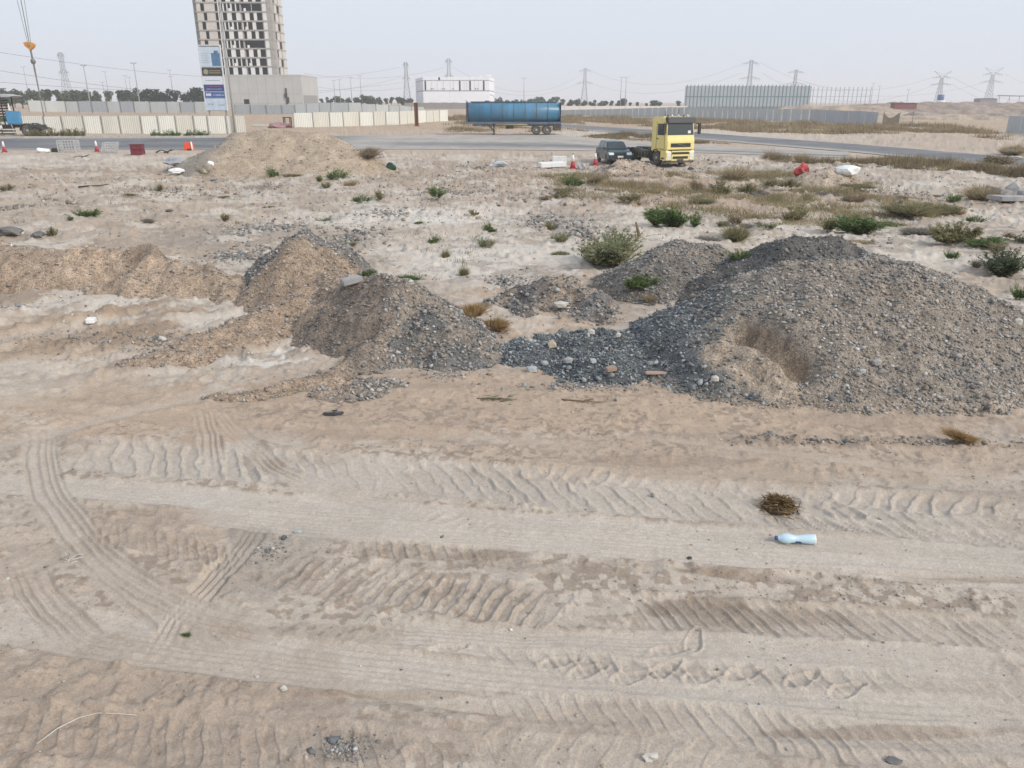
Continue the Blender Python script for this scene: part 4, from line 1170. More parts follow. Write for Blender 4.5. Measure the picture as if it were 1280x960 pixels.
# ------------------------------------------------------------------ white hall
def white_hall():
    Y0 = 345.0
    c = at(529.5, 128, Y0); z1 = at(560, 96.3, Y0).z
    root = thing("white_hall", "white panelled two-storey building with narrow dark window strips behind the blue tanker", "building", (c.x, Y0, 0), R(-3))
    L = (at(612, 128, Y0).x-c.x)/math.cos(R(3)); D = 28
    zm = at(560, 113.5, Y0).z; zt = at(560, 100.5, Y0).z
    Mw = mat("white_panel", (0.84, 0.86, 0.90), 0.45, var=0.03, scale=0.4); Ms = mat("panel_seam", (0.40, 0.41, 0.44), 0.6); Mk = mat("dark_glazing", (0.05, 0.055, 0.065), 0.25)
    sk = -0.55   # the side wall runs back and to the left
    side = -(c.x-at(516, 128, Y0+D).x)
    def vol(za, zb_, o, d=0.0):
        mb = MB(); mb.prism([(0-o, -o), (L+o, -o), (L+o+side*0, D), (side-o, D)], za, zb_, 'z'); return mb
    vol(0, zm-0.25, 0).build("lower_wall", Mw, root)
    vol(zm+0.15, zt-0.15, -0.05).build("upper_wall", Mw, root)
    vol(zm-0.247, zm+0.147, -0.25).build("string_course", Ms, root)
    vol(zt-0.147, zt+0.10, -0.2).build("string_course", Ms, root)
    vol(zt+0.103, z1, 0).build("parapet", Mw, root)
    for u in (0.025, 0.545, 0.70, 0.905):
        mb = MB(); mb.box(L*u, L*u+0.62, -0.03, 0.2, zm+0.2, zt-0.2); mb.build("window", Mk, root)
    mb = MB(); mb.box(L*0.235, L*0.235+0.7, -0.06, 0.2, zt+0.12, z1-0.1); mb.build("window", Mk, root)
    sm = MB()
    for u in (0.13, 0.215, 0.31, 0.41, 0.46, 0.62, 0.66, 0.78, 0.835): sm.box(L*u, L*u+0.07, -0.02, 0.1, zm+0.2, zt-0.2)
    for u in (0.12, 0.36, 0.70, 0.80): sm.box(L*u, L*u+0.06, -0.03, 0.1, zt+0.12, z1-0.05)
    for u in (0.4,): sm.box(L*u, L*u+0.06, -0.02, 0.1, 0.4, zm-0.3)
    sm.build("seams", Ms, root)
    sm = MB()
    for k in range(6):
        t0 = k/6+0.06; p = Vector((side*t0, D*t0)); sm.bar((p.x-0.03, p.y, 0.4), (p.x-0.03, p.y, z1-0.1), 0.1)
    sm.build("side_seams", Ms, root)
    lm = MB()
    for u in (0.105, 0.14, 0.28, 0.315, 0.34, 0.45, 0.49): lm.box(L*u, L*u+0.3, -0.2, 0.05, zm-5.0, zm-4.5)
    for u in (0.12, 0.15, 0.29, 0.32, 0.45, 0.79, 0.82): lm.box(L*u, L*u+0.22, -0.2, 0.05, zm+0.6, zm+1.0)
    lm.build("vents", Mk, root)
    mb = MB(); mb.box(L*0.93, L*1.01, -0.1, 5, z1, z1+1.0); mb.box(L*0.87, L*0.91, 1, 3, z1+0.01, z1+0.5); mb.build("roof_plant", Mw, root)
    mb = MB(); ax = L+0.1
    mb.tube([(ax, 2, zm-1.5), (ax+1.2, 2, zm-1.8), (ax+1.9, 2, zm-3), (ax+2.0, 2, 0.5)], 0.16); mb.build("duct", Ms, root)
white_hall()

# ------------------------------------------------------------------ teal clad frame and its bare steel bays
def steel_shed():
    Y0 = 330.0
    a = at(855, 134.5, Y0); b = at(1011, 134.5, Y0); zt = at(930, 107.5, Y0).z; zb = at(930, 133, Y0).z
    W = b.x-a.x
    root = thing("clad_frame", "long teal-grey ribbed cladding wall raised on short columns beyond the grey hoarding", "building", (a.x, Y0, 0))
    Mt = mat("teal_cladding", (0.37, 0.42, 0.46), 0.5, var=0.07, scale=0.3); Mr = mat("teal_rib", (0.17, 0.23, 0.24), 0.5); Mc = mat("white_column", (0.66, 0.66, 0.66), 0.6)
    mb = MB(); mb.box(0, W, 0, 0.15, zb, zt); mb.build("cladding", Mt, root)
    n = 34
    for i in range(n):
        x = W*(i+0.5)/n; mb = MB(); mb.box(x-0.22, x+0.10, -0.12, -0.003, zb-0.05, zt+0.5); mb.build("rib", Mr, root)
    mb = MB(); zmid = zb+(zt-zb)*0.48; mb.box(0, W, -0.06, -0.004, zmid-0.2, zmid+0.2); mb.build("rail", Mr, root)
    for i in range(0, n, 1):
        x = W*(i+0.5)/n; mb = MB(); mb.box(x-0.12, x+0.12, 0.3, 0.55, -0.5, zb+0.4); mb.build("column", Mr, root)
    mb = MB(); mb.box(0, W, 6, 6.2, -0.5, zb-0.05); mb.build("plinth_wall", Mc, root)
    mb = MB(); mb.box(W+0.01, W+0.2, 0.02, 22, zb, zt); mb.build("end_cladding", Mt, root)
    a2 = at(1012, 111, 420); b2 = at(1089, 112.5, 420)
    r2 = thing("bare_frame", "bare pale steel columns and top beam right of the teal cladding", "building frame", (a2.x, 420, 0))
    W2 = b2.x-a2.x; zt2 = a2.z; Mf = mat("pale_steel", (0.42, 0.44, 0.47), 0.6)
    for i in range(15):
        x = W2*i/14; mb = MB(); mb.box(x-0.16, x+0.16, 0, 0.3, 0, zt2+0.9); mb.build("column", Mf, r2)
    for z in (zt2-0.6, zt2*0.62):
        mb = MB(); mb.box(0, W2, 0.31, 0.5, z-0.10, z+0.10); mb.build("beam", Mf, r2)
steel_shed()

# far right: red shed, blue-white silo, pipe gantry and low shed
def far_right():
    a = at(1118, 132.6, 292); b = at(1146, 132.6, 292)
    root = thing("red_container", "long dull red cabin lying on the horizon bank at right", "cabin", (a.x, 292, a.z-1.0))
    mb = MB(); mb.box(0, b.x-a.x, 0, 3, 0, 1.0+at(1118, 129.2, 292).z-a.z); mb.build("body", mat("dull_red", (0.20, 0.075, 0.07), 0.7), root)
    mb = MB(); mb.box(-0.2, b.x-a.x+0.2, -0.2, 3.2, 1.0+at(1118, 129.2, 292).z-a.z+0.003, 1.15+at(1118, 129.2, 292).z-a.z); mb.build("roof", mat("dull_red_dark", (0.13, 0.05, 0.045), 0.7), root)
    p = at(1176, 128.5, 330)
    root = thing("storage_silo", "small blue and white tank standing on the bank below a pylon", "tank", (p.x, 330, p.z-1.5))
    k = px2m(p)
    mb = MB(); mb.lathe([(3.6*k, 1.2), (3.9*k, 1.5), (3.9*k, 1.5+5.2*k), (3.4*k, 1.5+5.6*k)], 18, Matrix.Translation((-1.2*k, 0, 1.5+3.2*k-1.2))); mb.build("tank", mat("silo_blue", (0.12, 0.19, 0.33), 0.5), root)
    mb = MB(); mb.lathe([(5.2*k, 0), (5.2*k, 1.2+2.0*k), (4.2*k, 1.3+2.9*k)], 18); mb.build("base", mat("silo_white", (0.72, 0.74, 0.76), 0.6), root)
    p = at(1225, 128, 420); q = at(1246, 128, 420); k = px2m(p)
    root = thing("low_shed", "low grey shed on the horizon under the rightmost pylon", "shed", (p.x, 420, p.z-3))
    mb = MB(); mb.box(0, q.x-p.x, 0, 6, 0, 3+4.5*k); mb.build("wall", mat("shed_grey", (0.27, 0.25, 0.26), 0.8), root)
    mb = MB(); w = q.x-p.x; mb.prism([(-0.4, 3+4.5*k+0.003), (w+0.4, 3+4.5*k+0.003), (w/2, 3+5.4*k)], -0.4, 6.4); mb.build("roof", mat("shed_roof", (0.33, 0.31, 0.32), 0.8), root)
    p = at(1247, 119.5, 380); q = at(1340, 121, 380); k = px2m(p)
    root = thing("pipe_gantry", "raised pipe on trestle legs at the right edge of the horizon", "gantry", (p.x, 380, 0)); Mg = mat("gantry_steel", (0.30, 0.27, 0.28), 0.7)
    mb = MB(); mb.tube([(0, 0, p.z), (q.x-p.x, 0, q.z)], 0.55*k); mb.build("pipe", Mg, root)
    for i in range(8):
        x = 1+(q.x-p.x-2)*i/7; z = p.z+(q.z-p.z)*i/7
        mb = MB(); mb.bar((x-1.0, 0, 0.3), (x, 0, z-0.5*k), 0.3*k); mb.bar((x+1.0, 0, 0.3), (x, 0, z-0.5*k), 0.3*k); mb.build("trestle", Mg, root)
far_right()

# ------------------------------------------------------------------ pylons
M_lat = mat("galvanised_lattice", (0.20, 0.205, 0.215), 0.6, var=0.05)
def pylon(name, label, px, ptop, Y, style, wpx, rz=0.0, group=None):
    t = at(px, ptop, Y); g = float(macro(t.x, Y)); Ht = t.z-g
    root = thing(name, label, "pylon", (t.x, Y, g), rz, group)
    k = px2m(t); bar = 0.27*k
    def legs(z0, z1, w0, w1, nseg):
        mb = MB()
        for sx, sy in ((-1, -1), (1, -1), (1, 1), (-1, 1)): mb.bar((sx*w0/2, sy*w0/2, z0), (sx*w1/2, sy*w1/2, z1), bar)
        for i in range(nseg):
            ta, tb = i/nseg, (i+1)/nseg; wa = w0+(w1-w0)*ta; wb = w0+(w1-w0)*tb; za = z0+(z1-z0)*ta; zb_ = z0+(z1-z0)*tb
            c = [(-1, -1), (1, -1), (1, 1), (-1, 1)]
            for j in range(4):
                p, q = c[j], c[(j+1) % 4]
                mb.bar((p[0]*wa/2, p[1]*wa/2, za), (q[0]*wb/2, q[1]*wb/2, zb_), bar*0.55)
                mb.bar((q[0]*wa/2, q[1]*wa/2, za), (p[0]*wb/2, p[1]*wb/2, zb_), bar*0.55)
                mb.bar((p[0]*wb/2, p[1]*wb/2, zb_), (q[0]*wb/2, q[1]*wb/2, zb_), bar*0.55)
        return mb
    wb = Ht*0.20; ww = Ht*0.055
    if style == 'horn':
        legs(0, Ht*0.82, wb*0.9, ww, 8).build("tower_body", M_lat, root)
        arms = [(0.62, wpx*k*1.0, 0.0), (0.82, wpx*k*0.85, 0.0)]
        for s in (-1, 1):
            mb = MB(); mb.bar((s*ww/2, 0, Ht*0.84), (s*wpx*k*0.42, 0, Ht), bar*1.3); mb.bar((0, 0, Ht*0.91), (s*wpx*k*0.42, 0, Ht), bar*0.9); mb.build("horn", M_lat, root)
    else:
        legs(0, Ht*0.60, wb, ww*1.3, 6).build("tower_body", M_lat, root)
        legs(Ht*0.60, Ht, ww*1.3, ww*1.0, 5).build("tower_head", M_lat, root)
        arms = [(0.60, wpx*k, 0.12), (0.92, wpx*k*0.78, 0.08)] if style == 'wide' else [(0.62, wpx*k, 0.05), (0.93, wpx*k*0.75, 0.06)]
    for fz, aw, dr in arms:
        z = Ht*fz
        for s in (-1, 1):
            mb = MB(); tip = (s*aw/2, 0, z-0.0*Ht)
            for sy in (-1, 1):
                mb.bar((s*ww/2, sy*ww/2, z), tip, bar*0.8); mb.bar((s*ww/2, sy*ww/2, z+Ht*0.055), tip, bar*0.8)
                for q in (0.3, 0.6):
                    mb.bar((s*(ww/2+(aw/2-ww/2)*q), sy*ww/2*(1-q), z), (s*(ww/2+(aw/2-ww/2)*(q-0.25)), sy*ww/2*(1.25-q), z+Ht*0.055*(1.25-q)), bar*0.5)
            mb.build("cross_arm", M_lat, root)
            ins = MB()
            for f in (0.98, 0.66):
                ins.tube([(s*aw/2*f, 0, z), (s*aw/2*f, 0, z-Ht*0.055)], bar*0.4, 5)
            ins.build("insulators", M_lat, root)
    return root, Ht, arms
PYL = [("steel lattice pylon at far left, seen narrow end on beside the orange hook block", 75, 65.5, 560, 'narrow', 13, R(0)),
       ("narrow lattice pylon just left of the white building", 507, 77.5, 620, 'narrow', 9.5, 0),
       ("narrow lattice pylon rising behind the middle of the white building", 560.5, 73, 640, 'narrow', 12, 0),
       ("wide-armed lattice pylon between the tanker and the yellow truck", 731.5, 85, 800, 'wide', 20, 0),
       ("wide-armed lattice pylon behind the middle of the teal cladding", 939.5, 75, 620, 'wide', 26, 0),
       ("fainter wide-armed lattice pylon behind the right part of the teal cladding", 995.5, 87, 820, 'wide', 26, 0),
       ("lattice pylon with horned top behind the blue and white tank", 1179, 89, 640, 'horn', 26, 0),
       ("faint lattice pylon with horned top nearest the right edge", 1243, 84.5, 760, 'horn', 28, 0)]
PYO = []
for i, (lb, px, pt, Y, st, w, rz) in enumerate(PYL):
    PYO.append(pylon("lattice_pylon", lb, px, pt, Y, st, w, rz, "pylons along the horizon"))

# power lines: sagging conductors, (px, py, Y) of the ends, sag in metres
def wire(a, b, sag, r=0.055):
    A_, B_ = at(*a), at(*b); n = 24
    mb = MB(); pts = []
    for i in range(n+1):
        t = i/n; p = A_.lerp(B_, t); p.z -= 4*sag*t*(1-t); pts.append(p)
    mb.tube(pts, r, 4)
    return tag(mb.build("power_line", mat("conductor", (0.12, 0.12, 0.125), 0.5)), None, "power line", "power lines strung across the sky")
for a, b, sag, lb in [((-260, 18, 240), (500, 84, 600), 12, "uppermost of the power lines crossing the sky left of the tower"),
                  ((-260, 38, 240), (503, 96, 600), 15, "second power line from the top in the sky left of the tower"),
                  ((-260, 78, 260), (503, 103, 600), 8, "lowest power line in the sky left of the tower, above the tree tops"),
                  ((380, 92, 520), (556, 84, 640), 5, "thin power line from the tower to the pylon behind the white building, upper"),
                  ((380, 106, 520), (556, 97.5, 640), 6, "thin power line from the tower to the pylon behind the white building, lower"),
                  ((565, 83, 640), (731, 90, 800), 18, "power line from the white building towards the wide pylon, upper"),
                  ((567, 98, 640), (726, 103, 800), 12, "power line from the white building towards the wide pylon, lower"),
                  ((736, 103, 800), (927, 91, 620), 12, "lower power line reaching the pylon behind the teal cladding"),
                  ((738, 88, 800), (932, 78, 620), 14, "upper power line reaching the pylon behind the teal cladding"),
                  ((952, 91, 620), (1168, 106, 640), 16, "lower power line between the teal cladding and the horned pylon"),
                  ((950, 78, 620), (1168, 96, 640), 14, "upper power line between the teal cladding and the horned pylon"),
                  ((1008, 103, 820), (1228, 104, 760), 12, "faint lower power line running to the rightmost pylon"),
                  ((1190, 105, 640), (1420, 118, 600), 16, "lower power line leaving the horned pylon to the right edge"),
                  ((1190, 96, 640), (1420, 104, 600), 16, "middle power line leaving the horned pylon to the right edge"),
                  ((1256, 92, 760), (1420, 104, 700), 12, "upper power line leaving the rightmost pylon")]:
    o = wire(a, b, sag); o["label"] = lb

# ------------------------------------------------------------------ street lights and thin masts along the far roads
M_pole = mat("lamp_post_grey", (0.33, 0.33, 0.335), 0.55, var=0.08)
def lamp_post(label, px, pt, Y, arm=1.6, r=0.11, group="lamp posts along the far roads"):
    t = at(px, pt, Y); g = float(macro(t.x, Y))
    root = thing("lamp_post", label, "lamp post", (t.x, Y, g), 0, group); H_ = t.z-g
    mb = MB(); mb.tube([(0, 0, -0.3), (0, 0, H_*0.5), (0, 0, H_)], [r*1.25, r, r*0.7], 8); mb.build("pole", M_pole, root)
    mb = MB()
    for s in (-1, 1): mb.tube([(0, 0, H_-0.1), (s*arm*0.5, 0, H_+0.15), (s*arm, 0, H_+0.2)], r*0.5, 6)
    mb.build("bracket", M_pole, root)
    for s in (-1, 1):
        mb = MB(); mb.prism([(s*arm-0.35, H_+0.15), (s*arm+0.35, H_+0.2), (s*arm+0.3, H_+0.32), (s*arm-0.3, H_+0.3)], -0.15, 0.15); mb.build("lamp_head", M_pole, root)
    return root
tag(lamp_post("slim grey lamp post standing right beside the tall billboard", 273, -14, 112, 1.2, 0.11), cat="lamp post")
lamp_post("darker lamp post right of the orange hook block, left one of a tall pair", 104.5, 83, 215, 0.5, 0.14)
lamp_post("darker lamp post left of the billboard, right one of a tall pair", 167, 80, 215, 0.5, 0.14)
for px, pt, lb in ((29, 84, "thin pale lamp post left of the orange hook block's sling, over the tree tops"), (131, 90, "pale thin lamp post midway between the two darker tall ones"),
                   (156, 95, "thin lamp post close left of the second dark tall one, left of two"), (161, 97, "thin lamp post touching the second dark tall one, right of two"), (128, 103, "shortest faint lamp post beside the midway pale one left of the tower"),
                   (212, 88, "thin pale lamp post nearest the billboard's left side, taller of two"), (213.5, 96, "short faint lamp post nearest the billboard's left side"),
                   (417, 101, "first thin lamp post right of the tower's podium"), (424, 100, "second thin lamp post right of the tower's podium"), (438, 97, "third thin lamp post right of the tower's podium"), (450, 95, "fourth thin lamp post right of the tower's podium, the tallest"),
                   (655, 98, "single thin lamp post standing above the middle of the blue tanker"), (777, 97, "left one of two close thin lamp posts between pylon and teal cladding"), (783, 97, "right one of two close thin lamp posts between pylon and teal cladding"),
                   (1092, 104, "taller thin lamp post just right of the bare steel frame"), (1100, 108, "shorter thin lamp post just right of the bare steel frame"), (1136, 112, "faint thin lamp post above the long red cabin")):
    lamp_post(lb, px, pt, 420 if px < 1000 else 480, 0.9, 0.16)

# ------------------------------------------------------------------ billboard
def billboard():
    Y0 = 117.0
    bl = at(262, 137.5, Y0); g = float(macro(bl.x, Y0))
    def pt(px, py): q = at(px, py, Y0); return q.x-bl.x, q.z-g
    root = thing("billboard", "tall narrow billboard of stacked blue and white site panels in front of the tower", "billboard", (bl.x, Y0, g))
    xl = pt(252, 90)[0]; xr = pt(278.5, 90)[0]
    zt = pt(262, 56.5)[1]; zb = pt(262, 138.5)[1]
    Mfr = mat("billboard_frame", (0.62, 0.63, 0.65), 0.5); Mst = mat("billboard_steel", (0.30, 0.31, 0.32), 0.6)
    for x in (xl+0.3, xr-0.3):
        mb = MB(); mb.bar((x, 0.25, -0.5), (x, 0.25, zt-0.1), 0.16); mb.build("leg", Mst, root)
    mb = MB(); mb.box(xl, xr, -0.02, 0.14, zb, zt); mb.build("backing", Mst, root)
    mb = MB()
    mb.box(xl-0.08, xl+0.06, -0.12, 0.15, zb-0.02, zt+0.06); mb.box(xr-0.06, xr+0.08, -0.12, 0.15, zb-0.02, zt+0.06); mb.box(xl+0.061, xr-0.061, -0.12, 0.15, zt-0.07, zt+0.06)
    mb.build("frame", Mfr, root)
    H = zt-zb; zf = lambda py: zb+H*(138.5-py)/(138.5-56.5)
    def pan(name, p0, p1, m, d=0.05, u0=0.0, u1=1.0):
        w = xr-xl-0.14; mb = MB(); mb.box(xl+0.07+w*u0, xl+0.07+w*u1, -d, -0.021, zf(p1), zf(p0)); return mb.build(name, m, root)
    pp = pan("picture_panel", 58.5, 83, mat("print_sky", (0.55, 0.63, 0.72), 0.5, var=0.12, scale=0.7))
    w = xr-xl-0.14
    mb = MB(); ux = xl+0.07
    mb.box(ux+w*0.55, ux+w*0.97, -0.058, -0.051, zf(82), zf(66)); mb.box(ux+w*0.7, ux+w*0.9, -0.058, -0.051, zf(66)+0.002, zf(63)); mb.build("printed_building", mat("print_blue_building", (0.10, 0.19, 0.31), 0.5, var=0.25, scale=2), pp)
    mb = MB()
    for k in range(5): mb.box(ux+w*0.05, ux+w*(0.45-0.04*(k % 2)), -0.057, -0.051, zf(67+k*2.6)-0.03, zf(67+k*2.6)+0.03)
    mb.build("printed_lines", mat("print_grey", (0.35, 0.40, 0.46), 0.5), pp)
    lg = pan("logo_panel", 84.3, 94, mat("print_black", (0.055, 0.05, 0.04), 0.5, var=0.3))
    mb = MB(); mb.lathe([(0.30, 0), (0.36, 0.01), (0.36, 0.02)], 16, Matrix.Translation((ux+0.55, -0.05, zf(89.2))) @ Matrix.Rotation(math.pi/2, 4, 'X')); mb.build("emblem", mat("print_gold", (0.33, 0.29, 0.20), 0.5), lg)
    mb = MB()
    for k in range(2): mb.box(ux+w*0.36, ux+w*0.92, -0.057, -0.051, zf(88+2.6*k)-0.05, zf(88+2.6*k)+0.05)
    mb.build("lettering", mat("print_gold", (0.33, 0.29, 0.20), 0.5), lg)
    p1 = pan("white_panel", 95, 105, mat("print_white", (0.66, 0.69, 0.76), 0.5, var=0.05))
    mb = MB(); mb.box(ux+w*0.12, ux+w*0.85, -0.057, -0.051, zf(100)-0.05, zf(100)+0.05); mb.build("lettering", mat("print_grey", (0.35, 0.40, 0.46), 0.5), p1)
    def txt(parent, py, u0, u1, m, n, h, seed):
        g2 = random.Random(seed); mb = MB(); x = ux+w*u0; e = ux+w*u1
        while x < e:
            ww = g2.uniform(0.04, 0.11); mb.box(x, min(x+ww, e), -0.058, -0.051, zf(py)-h/2, zf(py)+h/2*g2.uniform(0.6, 1.0)); x += ww+g2.choice((0.025, 0.025, 0.09))
        mb.build("lettering", m, parent)
    p2 = pan("dark_blue_panel", 105.6, 113, mat("print_navy", (0.045, 0.06, 0.20), 0.5, var=0.15))
    txt(p2, 107.5, 0.15, 0.9, mat("print_red", (0.30, 0.12, 0.16), 0.5), 10, 0.12, 3); txt(p2, 110.8, 0.1, 0.9, mat("print_pale_blue", (0.40, 0.44, 0.58), 0.5), 10, 0.12, 4)
    p3 = pan("blue_panel", 115, 121.5, mat("print_blue", (0.06, 0.13, 0.36), 0.5, var=0.1))
    mb = MB(); x = ux+w*0.07
    for cx, cw in ((0, 0.16), (0.22, 0.12), (0.38, 0.12), (0.54, 0.14)): mb.box(x+cx, x+cx+cw, -0.058, -0.051, zf(119.6), zf(119.6)+0.34)
    mb.build("lettering", mat("print_white_bright", (0.8, 0.8, 0.82), 0.5), p3)
    txt(p3, 118.3, 0.42, 0.95, mat("print_pale_blue", (0.40, 0.44, 0.58), 0.5), 8, 0.2, 5)
    p4 = pan("pale_blue_panel", 123, 137.8, mat("print_pale", (0.52, 0.60, 0.70), 0.5, var=0.14, scale=1.2))
    txt(p4, 130, 0.1, 0.4, mat("print_grey", (0.35, 0.40, 0.46), 0.5), 4, 0.25, 6); txt(p4, 131, 0.6, 0.95, mat("print_grey", (0.35, 0.40, 0.46), 0.5), 4, 0.25, 7)
billboard()

# ------------------------------------------------------------------ crane hook hanging into the picture
def hook():
    Y0 = 128.0
    c = at(37, 57, Y0); g = float(macro(c.x, Y0)); k = px2m(c)
    root = thing("crane_hook", "orange hook block hanging on crane ropes over the far left site", "crane hook", (c.x, Y0, c.z))
    Mo = mat("hook_orange", (0.62, 0.27, 0.05), 0.5, var=0.12)
    mb = MB()
    mb.prism([(-6.5*k, 3.2*k), (-3*k, 4.2*k), (4*k, 3.6*k), (7*k, 1.8*k), (6.2*k, -1.4*k), (2.5*k, -4.2*k), (0.2*k, -5.2*k), (-2.5*k, -3*k), (-5.5*k, -0.5*k)], -2.2*k, 2.2*k)
    mb.build("block", Mo, root, bevel=0.4*k)
    mb = MB(); mb.lathe([(2.4*k, -2.5*k), (2.4*k, 2.5*k)], 18, Matrix.Translation((0.3*k, 0, 0.4*k)) @ Matrix.Rotation(math.pi/2, 4, 'X')); mb.build("sheave", mat("hook_sheave", (0.35, 0.22, 0.10), 0.6), root)
    Mr = mat("rope_steel", (0.17, 0.16, 0.155), 0.6)
    mb = MB()
    for x0, dx in ((-1.6*k, -1.5), (0.2*k, 0.0), (2.2*k, 1.2)):
        mb.tube([(x0, 0, 3*k), (x0+dx, 0, 3*k+26)], 0.03 if dx else 0.05, 6)
    mb.build("hoist_ropes", Mr, root)
    zg = g-c.z+0.4
    mb = MB(); mb.tube([(0.2*k, 0, -5*k), (0.5*k, 0, -20*k)], 0.14, 8); mb.tube([(0.5*k, 0, -20*k), (0.6*k, 0, zg*0.75), (0.6*k, 0, zg)], [0.14, 0.07, 0.07], 8); mb.build("load_sling", Mr, root)
    mb = MB(); mb.lathe([(0.10, -0.2), (0.34, 0.0), (0.36, 0.35), (0.16, 0.6)], 10, Matrix.Translation((0.5*k, 0, -20*k))); mb.build("swivel", Mr, root)
    # the boom that carries it, leaning in from the left
    tip = Vector((c.x, Y0, c.z+3*k+26.3)); foot = Vector((c.x-52, Y0+26, float(macro(c.x-52, Y0+26))+2.5))
    cr = thing("mobile_crane", "lattice boom of a mobile crane leaning in from the left", "crane", (foot.x, foot.y, foot.z-2.5))
    Mcr = mat("crane_yellow", (0.55, 0.38, 0.06), 0.5); d = tip-foot; mb = MB()
    sx = Vector((0.5, 0.9, 0)); sz = Vector((-0.6, 0.0, 0.5))
    cs = [sx, -sx]; 
    ends = [foot-cr.location+a+b for a in (sx*0.6, -sx*0.6) for b in (sz*0.6, -sz*0.6)]
    for e in ends: mb.bar(e, tip-cr.location, 0.14)
    for i in range(24):
        t0, t1 = i/24, (i+1)/24
        for a, b in ((0, 1), (2, 3), (0, 2), (1, 3)):
            T = tip-cr.location; mb.bar(ends[a].lerp(T, t0), ends[b].lerp(T, t1), 0.07)
    mb.build("boom", Mcr, cr)
    mb = MB(); mb.box(-3.5, 2.2, -1.6, 1.6, 1.1, 3.6); mb.build("cabin", Mcr, cr, bevel=0.1)
    for s in (-1, 1):
        mb = MB(); mb.prism([(-3.4, 0), (3.4, 0), (3.9, 0.5), (3.4, 1.05), (-3.4, 1.05), (-3.9, 0.5)], s*2.0-0.45, s*2.0+0.45); mb.build("crawler_track", mat("track_dark", (0.05, 0.05, 0.05), 0.8), cr)
hook()

# ------------------------------------------------------------------ rusty column by the cream hoarding
p = hit(521, 158, heaps=False); k = px2m(p)
root = thing("rusty_column", "rusty brown steel column standing upright before the cream hoarding", "steel column", p)
Mrs = mat("rust", (0.20, 0.10, 0.055), 0.85, var=0.35, scale=1.2, streak=True)
hh = at(521, 129, p.y).z-p.z; w = 2.3*k
mb = MB(); mb.box(-w, w, -0.06, 0.06, 0.12, hh); mb.box(-w, -w+0.1, -w*0.8, w*0.8, 0.121, hh-0.001); mb.box(w-0.1, w, -w*0.8, w*0.8, 0.121, hh-0.001); mb.build("web", Mrs, root)
mb = MB(); mb.box(-w*1.5, w*1.5, -w*1.2, w*1.2, -0.05, 0.117); mb.build("base_plate", Mrs, root)
mb = MB(); mb.box(-w*1.05, w*1.05, -w*0.85, w*0.85, hh+0.003, hh+0.08); mb.build("cap_plate", Mrs, root)

# ------------------------------------------------------------------ tree line
M_leaf = tint_mat("tree_leaf", rough=0.8, fine=(3, 0.25), mid=(0.7, 0.25), bump=0)
M_bark = mat("bark", (0.14, 0.11, 0.085), 0.9, var=0.25)
def tree_mesh(seed, h, w, trunk_h, n):
    g = np.random.default_rng(seed)
    lobes = []
    for i in range(9):
        a = g.uniform(0, 6.28); r = w*0.34*g.uniform(0.15, 1)
        lobes.append((r*math.cos(a), r*math.sin(a), trunk_h+(h-trunk_h)*g.uniform(0.22, 0.86), w*g.uniform(0.13, 0.26)))
    C_ = np.array(lobes); idx = g.integers(0, len(C_), n)
    d = g.normal(size=(n, 3)); d /= np.linalg.norm(d, axis=1)[:, None]
    rr = g.uniform(0.35, 1.08, n)**0.6
    P = C_[idx, :3]+d*(C_[idx, 3]*rr)[:, None]*np.array([1, 1, 0.85])
    s = w*0.045*g.uniform(0.6, 1.5, n)
    u = g.normal(size=(n, 3)); u /= np.linalg.norm(u, axis=1)[:, None]
    v = np.cross(u, g.normal(size=(n, 3))); v /= np.linalg.norm(v, axis=1)[:, None]
    V = np.stack([P-u*s[:, None]-v*s[:, None]*0.6, P+u*s[:, None]-v*s[:, None]*0.6, P+u*s[:, None]*0.7+v*s[:, None]*0.6, P-u*s[:, None]*0.7+v*s[:, None]*0.6], 1).reshape(-1, 3)
    Fq = np.arange(4*n).reshape(n, 4)
    base = np.array([(0.075, 0.10, 0.05), (0.055, 0.085, 0.045), (0.095, 0.115, 0.06)])[g.integers(0, 3, n)]*g.uniform(0.75, 1.25, (n, 1))
    return V, Fq, np.repeat(base, 4, 0), lobes
def make_tree(seed, h, w, th):
    root = thing("tree", "tree", "tree", (0, 0, 0))
    V, Fq, c, lobes = tree_mesh(seed, h, w, th, 900)
    np_mesh("crown", V, Fq, M_leaf, c, False, root)
    g = random.Random(seed)
    mb = MB(); mb.tube([(0, 0, -0.4), (0.1, 0.05, th*0.6), (0.05, 0, th*1.3)], [w*0.035, w*0.028, w*0.02], 7)
    for (x, y, z, r) in lobes[:6]: mb.tube([(0.05, 0, th*g.uniform(0.8, 1.2)), (x*0.5, y*0.5, th+(z-th)*0.6), (x, y, z)], [w*0.018, w*0.012, w*0.005], 5)
    mb.build("trunk", M_bark, root)
    return root
ORD = "first second third fourth fifth sixth seventh eighth ninth tenth eleventh twelfth thirteenth fourteenth fifteenth sixteenth seventeenth eighteenth nineteenth twentieth twenty-first twenty-second twenty-third twenty-fourth twenty-fifth twenty-sixth".split()
protos = [make_tree(31, 7.6, 8.5, 1.6), make_tree(32, 7.0, 6.4, 2.0), make_tree(33, 8.2, 6.0, 2.4), make_tree(34, 6.4, 8.8, 1.4), make_tree(35, 7.4, 5.4, 2.2)]
used_p = set()
